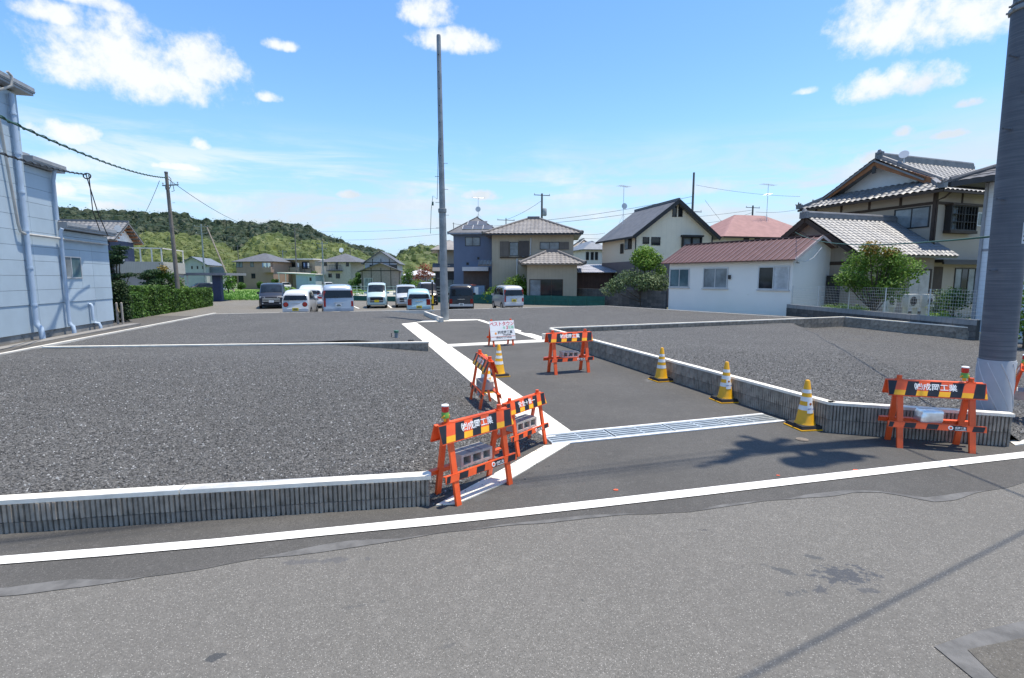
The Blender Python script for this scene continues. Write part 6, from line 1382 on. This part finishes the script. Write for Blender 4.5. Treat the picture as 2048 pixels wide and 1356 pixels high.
# grass blades over the field edge and a little weed strip
b = MB(); rnd = random.Random(5)
for _ in range(9000):
    t = rnd.random(); y = 51.5 + 40 * t * t; x = rnd.uniform(-52 - (y - 50) * .6, -19.5 - (y - 50) * .05); hh = rnd.uniform(.12, .3); a = rnd.random() * 3.14; w = .1
    b.add([(x - w * math.cos(a), y - w * math.sin(a), -.29), (x + w * math.cos(a), y + w * math.sin(a), -.29), (x + rnd.uniform(-.1, .1), y, -.29 + hh)], [(0, 1, 2)])
tag(b.build('field_grass', leafmat('grass_blade', (.07, .15, .025), (.20, .34, .06))), 'short bright green grass covering the field beyond the hedge', 'grass', kind='stuff')

# ---- wooded hills
def interp(pts, x):
    if x <= pts[0][0]: return pts[0][1]
    for a, c in zip(pts, pts[1:]):
        if x <= c[0]: return a[1] + (c[1] - a[1]) * (x - a[0]) / (c[0] - a[0])
    return pts[-1][1]
def hill(ridge, Dr, Df, n, cr, lm, label, leafn, size, seed, tmin=0.):
    rnd = random.Random(seed); x0, x1 = ridge[0][0], ridge[-1][0]; N_ = 60; M_ = 10; b = MB(); vs = []
    def pt(px, t):
        zt = D(px, interp(ridge, px), Dr).z - cr * 1.35
        y = Df + (Dr - Df) * t; u = ray(px, 555); zz = -.4 + (zt + .4) * (t ** .75) + 2.0 * noise.noise(Vector((px * .02, t * 4, seed))) * t * (1 - t) * 3
        return Vector((u[0] / u[1] * y, y, zz))
    for j in range(M_ + 1):
        for i in range(N_ + 1): vs.append(tuple(pt(x0 + (x1 - x0) * i / N_, j / M_)))
    fs = [(j * (N_ + 1) + i, j * (N_ + 1) + i + 1, (j + 1) * (N_ + 1) + i + 1, (j + 1) * (N_ + 1) + i) for j in range(M_) for i in range(N_)]
    b.add(vs, fs)
    o2 = [pt(x0 + (x1 - x0) * i / N_, 1) for i in range(N_ + 1)]; b.add([tuple(p) for p in o2] + [(p.x * 1.25, p.y * 1.25, -.4) for p in o2], [(i, i + 1, N_ + 2 + i, N_ + 1 + i) for i in range(N_)])
    b.build('hill', mat('hill_soil', (.035, .05, .018), .95, .3, .05), smooth=180)['kind'] = 'structure'
    b = MB()
    for k in range(n):
        px = rnd.uniform(x0, x1); t = tmin + (1 - tmin) * (1 - rnd.random() ** 1.25) if k > n * .16 else 1.
        p = pt(px, t); r = cr * rnd.uniform(.65, 1.3); rz_ = r * (.95 if k % 3 else 1.25); q_ = []
        for jj in range(1, 5):
            for ii in range(8):
                th_, ph_ = math.pi * jj / 5, ii * math.pi / 4; jr = .86 * (1 + rnd.uniform(-.14, .14)); q_.append((p.x + math.sin(th_) * math.cos(ph_) * r * jr, p.y + math.sin(th_) * math.sin(ph_) * r * jr, p.z + r * .45 + math.cos(th_) * rz_ * jr))
        b.add(q_ + [(p.x, p.y, p.z + r * .45 + rz_ * .88)], [(jj * 8 + ii, (jj + 1) * 8 + ii, (jj + 1) * 8 + (ii + 1) % 8, jj * 8 + (ii + 1) % 8) for jj in range(3) for ii in range(8)] + [(32, ii, (ii + 1) % 8) for ii in range(8)])
        leaves(b, (p.x, p.y, p.z + r * .45), (r, r, rz_), leafn, size * rnd.uniform(.8, 1.2), rnd, .85, .9)
    tag(b.build('hill_woods', lm), label, 'woods', kind='stuff')
hill([(40, 420), (110, 416), (150, 416), (185, 424), (220, 424), (260, 425), (300, 430), (330, 431), (370, 428), (400, 438), (440, 446), (480, 447), (510, 447), (545, 446), (575, 447), (610, 452), (640, 463), (670, 478), (700, 490), (730, 497), (760, 503), (790, 518), (815, 530)],
     470, 330, 1500, 5.2, lm_hd, 'dark evergreen woods covering the high hill ridge', 60, .75, 3, .3)
hill([(215, 482), (262, 472), (300, 470), (340, 468), (380, 474), (420, 480), (450, 494), (475, 507), (500, 490), (525, 474), (545, 466), (570, 476), (600, 482), (640, 484), (680, 490), (720, 503), (750, 520), (775, 530), (805, 538)],
     300, 200, 1200, 3.6, lm_hb, 'pale green bamboo woods on the lower slope behind the houses', 60, .5, 5)
hill([(760, 538), (800, 515), (820, 502), (845, 494), (875, 493), (910, 498), (960, 515), (1000, 535)], 380, 270, 330, 5., lm_hb, 'pale green woods on the small round hill beside the tall bare pole', 50, .6, 7)
hill([(790, 512), (820, 500), (845, 492), (875, 491), (910, 496), (950, 512)], 392, 370, 70, 4., lm_hd, 'dark tree line along the top of the small round hill', 50, .65, 8, .9)
# ================================================================== PARKED CARS
def paint(name, c, metal=.0): return mat(name, c, .35, .03, 2., metal=metal, spec=.4, coat=.8 if max(c) > .1 else .3)
m_tyre = mat('tyre', (.018, .018, .019), .85); m_rim = mat('alloy_rim', (.45, .46, .47), .35, .05, metal=.7); m_cglass = mat('car_glass', (.010, .012, .015), .05, .2, 1.5, spec=.4)
m_cgl2 = mat('car_glass_blue', (.012, .019, .027), .06, .5, 1.5, spec=.35); m_lens = mat('clear_lens', (.55, .57, .58), .15, .1, spec=.8); m_tail = mat('tail_lens', (.45, .018, .015), .2, .1, spec=.7)
m_trim = mat('black_trim', (.02, .02, .022), .5); m_chrome = mat('chrome', (.62, .63, .64), .2, .03, metal=.9); m_plw = mat('white_plate', (.72, .72, .70), .5, .02); m_ply = mat('yellow_plate', (.80, .58, .02), .5, .02)
STY = {  # fraction from the rear, floor (m), belt, top (x H), half width belt / top (x W/2), forward shift of the top (m)
 'van': [(0, .32, .585, .86, .95, .84, .08), (.02, .24, .59, .95, .985, .87, .13), (.10, .2, .59, .985, 1, .88, .08), (.35, .2, .59, 1., 1, .89, 0), (.60, .2, .585, .995, 1, .89, 0), (.72, .2, .58, .955, 1, .87, 0), (.885, .2, .56, .615, .99, .88, 0), (.96, .22, .46, .53, .95, .84, 0), (1., .30, .40, .46, .86, .74, 0)],
 'hatch': [(0, .34, .62, .84, .95, .80, .16), (.03, .25, .62, .94, .985, .83, .22), (.14, .2, .62, .985, 1, .84, .12), (.35, .2, .61, 1., 1, .84, 0), (.55, .2, .59, .985, 1, .83, 0), (.62, .2, .57, .94, 1, .81, 0), (.79, .2, .56, .62, .99, .86, 0), (.93, .22, .50, .56, .95, .82, 0), (1., .30, .42, .47, .84, .72, 0)],
 'suv': [(0, .36, .62, .80, .93, .78, .25), (.03, .28, .62, .88, .98, .80, .40), (.13, .25, .57, .95, 1, .80, .32), (.30, .25, .57, 1., 1, .81, .05), (.50, .25, .57, .99, 1, .81, 0), (.58, .25, .57, .94, 1, .79, 0), (.75, .25, .56, .62, .99, .86, 0), (.92, .27, .51, .57, .95, .82, 0), (1., .36, .44, .49, .84, .72, 0)]}
def car(label, px, dist, heading, L, W, Hh, style, body, group='cars parked in the car park', tail='tall', front='plain', plate=m_ply, glassm=None, roofm=None, name='parked_car', z=-.17, rear=True, wipe=True, bumperm=None, lowtrim=None):
    st = STY[style]; c = D(px, 555, dist); ln = Vector((math.cos(heading), math.sin(heading), 0))
    c = c + ln * (L / 2 if rear else -L / 2); gl = glassm or m_cglass
    root = empty(name, (c.x, c.y, z), heading, label, 'car', group)
    def I(f, k):
        for a, b in zip(st, st[1:]):
            if f <= b[0]: t = (f - a[0]) / (b[0] - a[0]); return a[k] + (b[k] - a[k]) * t
        return st[-1][k]
    def sec(f):
        x = (f - .5) * L; zb = I(f, 1); zbelt = I(f, 2) * Hh; zt = I(f, 3) * Hh; w = I(f, 4) * W / 2; wt = I(f, 5) * W / 2; rk = I(f, 6); r = min(.09, (zt - zbelt) * .35)
        h = [(x, 0, zb), (x, w * .90, zb), (x, w * .985, zb + .07), (x, w, (zb + zbelt) * .55), (x, w * .985, zbelt), (x + rk * .75, wt + (w - wt) * .25, zbelt + (zt - zbelt) * .72), (x + rk, wt - r * .2, zt - r * .55), (x + rk, wt - r * 1.3, zt - .005), (x + rk, wt * .5, zt + .018), (x + rk, 0, zt + .024)]
        return h
    fr = [0, .01, .02, .06, .10, .14, .22, .30, .35, .45, .55, .60, .66, .72, .77, .82, .885, .92, .96, .985, 1.] if style == 'van' else [0, .015, .03, .08, .14, .2, .26, .30, .35, .45, .50, .55, .58, .62, .68, .75, .79, .86, .92, .96, .985, 1.]
    b = MB(); vs = []; fs = []
    for f in fr:
        h = sec(f); vs += h + [(p[0], -p[1], p[2]) for p in h[-2:0:-1]]
    n = 18
    for i in range(len(fr) - 1):
        for k in range(n): k2 = (k + 1) % n; fs.append((i * n + k, i * n + k2, (i + 1) * n + k2, (i + 1) * n + k))
    fs.append(tuple(range(n - 1, -1, -1))); fs.append(tuple((len(fr) - 1) * n + k for k in range(n)))
    b.add(vs, fs); bo = b.build('body', body, root, 38)
    def side(f, t, s, off=.010):
        h = sec(f); p, q, u = Vector(h[4]), Vector(h[5]), Vector(h[6]); v = p.lerp(q, t / .72) if t < .72 else q.lerp(u, (t - .72) / .28)
        v.y = (v.y + off); v.y *= s; return v
    roof_f = {'van': (.74, .872), 'hatch': (.635, .775), 'suv': (.595, .735)}[style]
    wins = {'van': [((.05, .08), (.30, .30)), ((.32, .32), (.56, .56)), ((.58, .58), (.78, .70))], 'hatch': [((.10, .18), (.33, .33)), ((.35, .35), (.68, .60))], 'suv': [((.12, .27), (.31, .33)), ((.33, .35), (.66, .565))]}[style]
    for s in (-1, 1):
        for (a0, a1), (b0, b1) in wins:
            q = [side(a0, .08, s), side(b0, .08, s), side(b0 + (b1 - b0) * .72, .72, s), side(b1, .88, s), side(a1, .88, s), side(a0 + (a1 - a0) * .72, .72, s)]
            b = MB(); b.add([tuple(v) for v in q], [(0, 1, 2, 3, 4, 5) if s < 0 else (5, 4, 3, 2, 1, 0)]); b.build('side_window', gl, root)
        pm = side(wins[-1][1][0] - .02, .12, s, .10); b = MB(); b.box(-.05, -.09, -.07, .06, .09, .08, M=Matrix.Translation(pm)); b.build('mirror', body, root)
        for fx in (.17, .815):
            r = .275 if W < 1.5 else .32; x = (fx - .5) * L; yo = s * (W / 2 - .085)
            b = MB(); b.tube([(x, yo - s * .09, r), (x, yo + s * .07, r), (x, yo + s * .088, r)], [r, r, r * .93], 20); wh = b.build('wheel', m_tyre, root, 40)
            b = MB(); b.tube([(x, yo + s * .08, r), (x, yo + s * .094, r)], [r * .68, r * .62], 14); b.build('rim', m_rim, wh, 40)
            b = MB(); pts = [(x + math.cos(a) * (r + .06), s * (W / 2 + .004), r + math.sin(a) * (r + .06)) for a in [math.pi * i / 10 for i in range(11)]]; b.add(pts, [tuple(range(11)) if s < 0 else tuple(range(10, -1, -1))]); b.build('wheel_arch', m_trim, root)
    ra, ca = roof_f; rows = [ra + (ca - ra) * k / 4 for k in range(5)]; b = MB(); vs = []
    for f_ in rows:
        h = sec(f_); half = [Vector(h[6]).lerp(Vector(h[7]), .25), Vector(h[7]), Vector(h[8]), Vector(h[9])]
        vs += [tuple(v + Vector((.012, 0, .012))) for v in half] + [(v.x + .012, -v.y, v.z + .012) for v in half[-2::-1]]
    b.add(vs, [(i * 7 + k, (i + 1) * 7 + k, (i + 1) * 7 + k + 1, i * 7 + k + 1) for i in range(4) for k in range(6)]); b.build('windscreen', gl, root, 60)
    h0 = sec(0); zb0, zt0 = h0[4][2], h0[7][2]
    def rp(y, z):             # a point on the tail face, which leans forward above the belt
        x = -L / 2 + (I(0, 6) * max(0, (z - zb0) / (zt0 - zb0)) * (.75 / .72 if z < zb0 + .72 * (zt0 - zb0) else 1)); return Vector((x - .012, y, z))
    wg = I(0, 5) * W / 2
    b = MB(); za, zc = zb0 + .03, zt0 - .05; b.add([tuple(rp(-wg * 1.08, za)), tuple(rp(wg * 1.08, za)), tuple(rp(wg * .95, zc)), tuple(rp(-wg * .95, zc))], [(3, 2, 1, 0)]); b.build('rear_window', gl, root)
    if roofm:
        b = MB(); vs = []; ff = [f for f in fr if .02 <= f <= ra]
        for f in ff:
            h = sec(f); vs += [(p[0], p[1], p[2] + .008) for p in (h[7], h[8], h[9])] + [(p[0], -p[1], p[2] + .008) for p in (h[8], h[7])]
        b.add(vs, [(i * 5 + k, i * 5 + k + 1, (i + 1) * 5 + k + 1, (i + 1) * 5 + k) for i in range(len(ff) - 1) for k in range(4)]); b.build('roof_panel', roofm, root, 60)
    hw = I(0, 4) * W / 2
    if lowtrim:
        b = MB(); b.box(-L / 2 - .02, -hw, .28, -L / 2 + .02, hw, .28 + .30); b.build('lower_bumper', lowtrim, root)
    b = MB(); b.box(-L / 2 - .045, -hw * .97, .36, -L / 2 + .02, hw * .97, .52); b.build('rear_bumper', bumperm or body, root)
    b = MB(); b.box(-L / 2 - .03, -hw * .9, .29, -L / 2 + .02, hw * .9, .352); b.build('rear_valance', m_trim, root)
    for s in (-1, 1):
        if tail == 'round': b = MB(); b.tube([(-L / 2 - .002, s * hw * .72, .76), (-L / 2 - .03, s * hw * .72, .76)], [.125, .11], 18); t_ = b.build('tail_light', m_tail, root, 40); b = MB(); b.tube([(-L / 2 - .0, s * hw * .72, .76), (-L / 2 - .022, s * hw * .72, .76)], .138, 18); b.build('bezel', m_trim, t_)
        else:
            z0, z1, w0 = {'tall': (.62, zb0 + .45, .13), 'mid': (.66, zb0 + .02, .22), 'low': (.55, .85, .2), 'wide': (.72, zb0 + .06, .32), 'big': (.60, .96, .26)}[tail]
            b = MB(); p0, p1 = rp(s * hw * .985, z0), rp(s * (hw - w0), z0); p2, p3 = rp(s * (hw - w0), z1), rp(s * hw * .97, z1)
            q = [p0, p1, p2, p3]; b.add([tuple(v + Vector((-.012, 0, 0))) for v in q] + [tuple(v + Vector((.05, 0, 0))) for v in q], [(0, 1, 2, 3), (3, 2, 1, 0), (0, 4, 5, 1), (1, 5, 6, 2), (2, 6, 7, 3), (3, 7, 4, 0)]); b.build('tail_light', m_tail, root)
    zp = .40 if tail in ('round', 'low', 'big') else .62
    b = MB(); b.box(-L / 2 - .056, -.165, zp, -L / 2 - .03, .165, zp + .165); pl = b.build('number_plate', plate, root)
    b = MB(); b.box(-L / 2 - .058, -.11, zp + .03, -L / 2 - .055, .11, zp + .09); b.box(-L / 2 - .058, -.07, zp + .115, -L / 2 - .055, .07, zp + .14); b.build('characters', mat('plate_dark', (.08, .10, .08), .5), pl)
    if wipe: b = MB(); b.beam(rp(0, za + .02) + Vector((-.02, 0, 0)), rp(.26, za + .10) + Vector((-.02, 0, 0)), .015, .02); b.build('wiper', m_trim, root)
    b = MB(); b.box(-L / 2 - .02, -.24, .82, -L / 2 + .01, .24, .85); b.build('handle_bar', m_chrome if tail != 'round' else body, root)
    # front end
    hf = I(1, 4) * W / 2; x = L / 2; zf = I(.98, 3) * Hh
    b = MB(); b.box(x - .02, -hf * .95, .30, x + .045, hf * .95, .44); b.build('front_bumper', body if front != 'dark' else m_trim, root)
    b = MB(); b.box(x - .01, -hf * .72, .47, x + .022, hf * .72, zf - .10); gr = b.build('grille', m_trim, root)
    for k in range(3 if front == 'chrome' else 1): b = MB(); zz = .54 + k * .10; b.box(x + .015, -hf * .8, zz, x + .034, hf * .8, zz + .045); b.build('grille_bar', m_chrome, gr)
    b = MB(); b.box(x + .03, -.165, .46, x + .055, .165, .62); b.build('number_plate', plate, root)
    for s in (-1, 1):
        b = MB(); zz = zf - .16; p = [(x - .02, s * hf * .58, zz), (x - .10, s * hf * 1.02, zz + .02), (x - .16, s * hf * 1.05, zz + .15), (x - .03, s * hf * .55, zz + .12)]
        b.add([(q[0] + .035, q[1], q[2]) for q in p] + [(q[0] - .1, q[1] * .97, q[2]) for q in p], [(0, 1, 2, 3), (3, 2, 1, 0), (0, 4, 5, 1), (1, 5, 6, 2), (2, 6, 7, 3), (3, 7, 4, 0)]); b.build('headlight', m_lens, root)
        b = MB(); b.tube([(x - .02, s * hf * .78, .40), (x + .05, s * hf * .78, .40)], .045, 10); b.build('fog_lamp', m_lens, root)
    return root
HB = R(90 + 19); HF = HB + math.pi
c_blk = paint('black_paint', (.012, .013, .017)); c_navy = paint('deep_blue_black_paint', (.018, .022, .034)); c_wht = paint('white_paint', (.60, .61, .62)); c_silb = paint('silver_blue_paint', (.36, .42, .50), .3); c_mint = paint('pale_mint_paint', (.38, .50, .50)); c_sil = paint('silver_paint', (.52, .52, .52), .2); c_sky = paint('sky_blue_paint', (.38, .55, .60)); c_sil2 = paint('pearl_silver_paint', (.45, .47, .48), .2)
car('black minivan facing the site with chrome grille and pale windscreen glare', 540, 37.3, HF + R(3), 4.7, 1.70, 1.84, 'van', c_navy, tail='tall', front='chrome', plate=m_plw, glassm=m_cgl2, rear=False)
car('small white car with round red tail lights and yellow plate', 588, 28.9, HB - R(7), 3.4, 1.475, 1.57, 'hatch', c_wht, tail='round')
car('white crossover with slanting red tail lights behind the small white car', 617, 37.6, HB - R(4), 4.75, 1.86, 1.70, 'suv', c_wht, tail='wide', plate=m_plw)
car('silver blue minivan with tall dark rear window', 675, 29.3, HB + R(2), 4.6, 1.72, 1.86, 'van', c_silb, tail='tall', plate=m_plw)
car('pale mint kei van with white roof facing the site', 752, 37.8, HF - R(6), 3.4, 1.475, 1.86, 'van', c_mint, tail='tall', glassm=m_cgl2, roofm=c_wht, rear=False)
car('pearl silver hatchback facing the site, half hidden by the sky blue car', 812, 38.6, HF - R(6), 3.9, 1.62, 1.70, 'van', c_sil2, plate=m_plw, glassm=m_cgl2, rear=False)
car('sky blue small car with square red tail lights', 837, 31.3, HB - R(7), 3.4, 1.475, 1.56, 'hatch', c_sky, tail='big', plate=m_ply)
car('dark truck-like van with white roof parked beyond the yellow striped pole', 858, 42., HF - R(4), 3.4, 1.5, 1.85, 'van', c_blk, roofm=c_wht, plate=m_ply, rear=False)
car('black boxy car with silver bumper trim half behind the tall bare pole', 922, 34.1, HB - R(14), 3.7, 1.67, 1.80, 'van', c_blk, tail='low', plate=m_plw, bumperm=c_sil)
car('silver tall wagon showing its side with white rear bumper', 1028, 35.2, HB - R(2), 3.4, 1.475, 1.72, 'van', c_sil, tail='tall', plate=m_ply, bumperm=c_wht)
F_ = 'cars parked at the far houses'
car('far silver car under the garage lean-to', 573, 99, HF + R(10), 4., 1.65, 1.5, 'hatch', c_sil, F_, plate=m_plw, rear=False, z=-.28)
car('far white car in front of the grey hip roofed house', 660, 97, HF + R(10), 4.2, 1.7, 1.5, 'hatch', c_wht, F_, plate=m_plw, rear=False, z=-.28)
car('far white car seen beneath the carport roof', 405, 88, HF - R(40), 4., 1.65, 1.5, 'hatch', c_wht, F_, plate=m_plw, rear=False, z=-.28)
car('far dark car seen beneath the carport roof', 372, 84, HF - R(60), 4., 1.65, 1.5, 'hatch', c_blk, F_, plate=m_plw, rear=False, z=-.28)
# yellow and black striped marker pole by the car park
c0 = P(861, 622, .05); mp = empty('marker_pole', (c0.x, c0.y + .9, -.17), 0, 'yellow and black striped marker pole beside the sky blue car', 'pole')
b = MB(); b.cyl((0, 0, 0), (0, 0, 2.2), .055, n=10); b.build('shaft', mat('marker_yellow', (.80, .50, .02), .5), mp, 40)
for z0, z1 in ((1.15, 2.0), (.5, .62)): b = MB(); b.cyl((0, 0, z0), (0, 0, z1), .058, n=10); b.build('stripe', m_bk, mp, 40)
b = MB(); b.cyl((0, 0, 2.0), (0, 0, 2.12), .075, n=10); b.build('cap', m_wh, mp, 40)
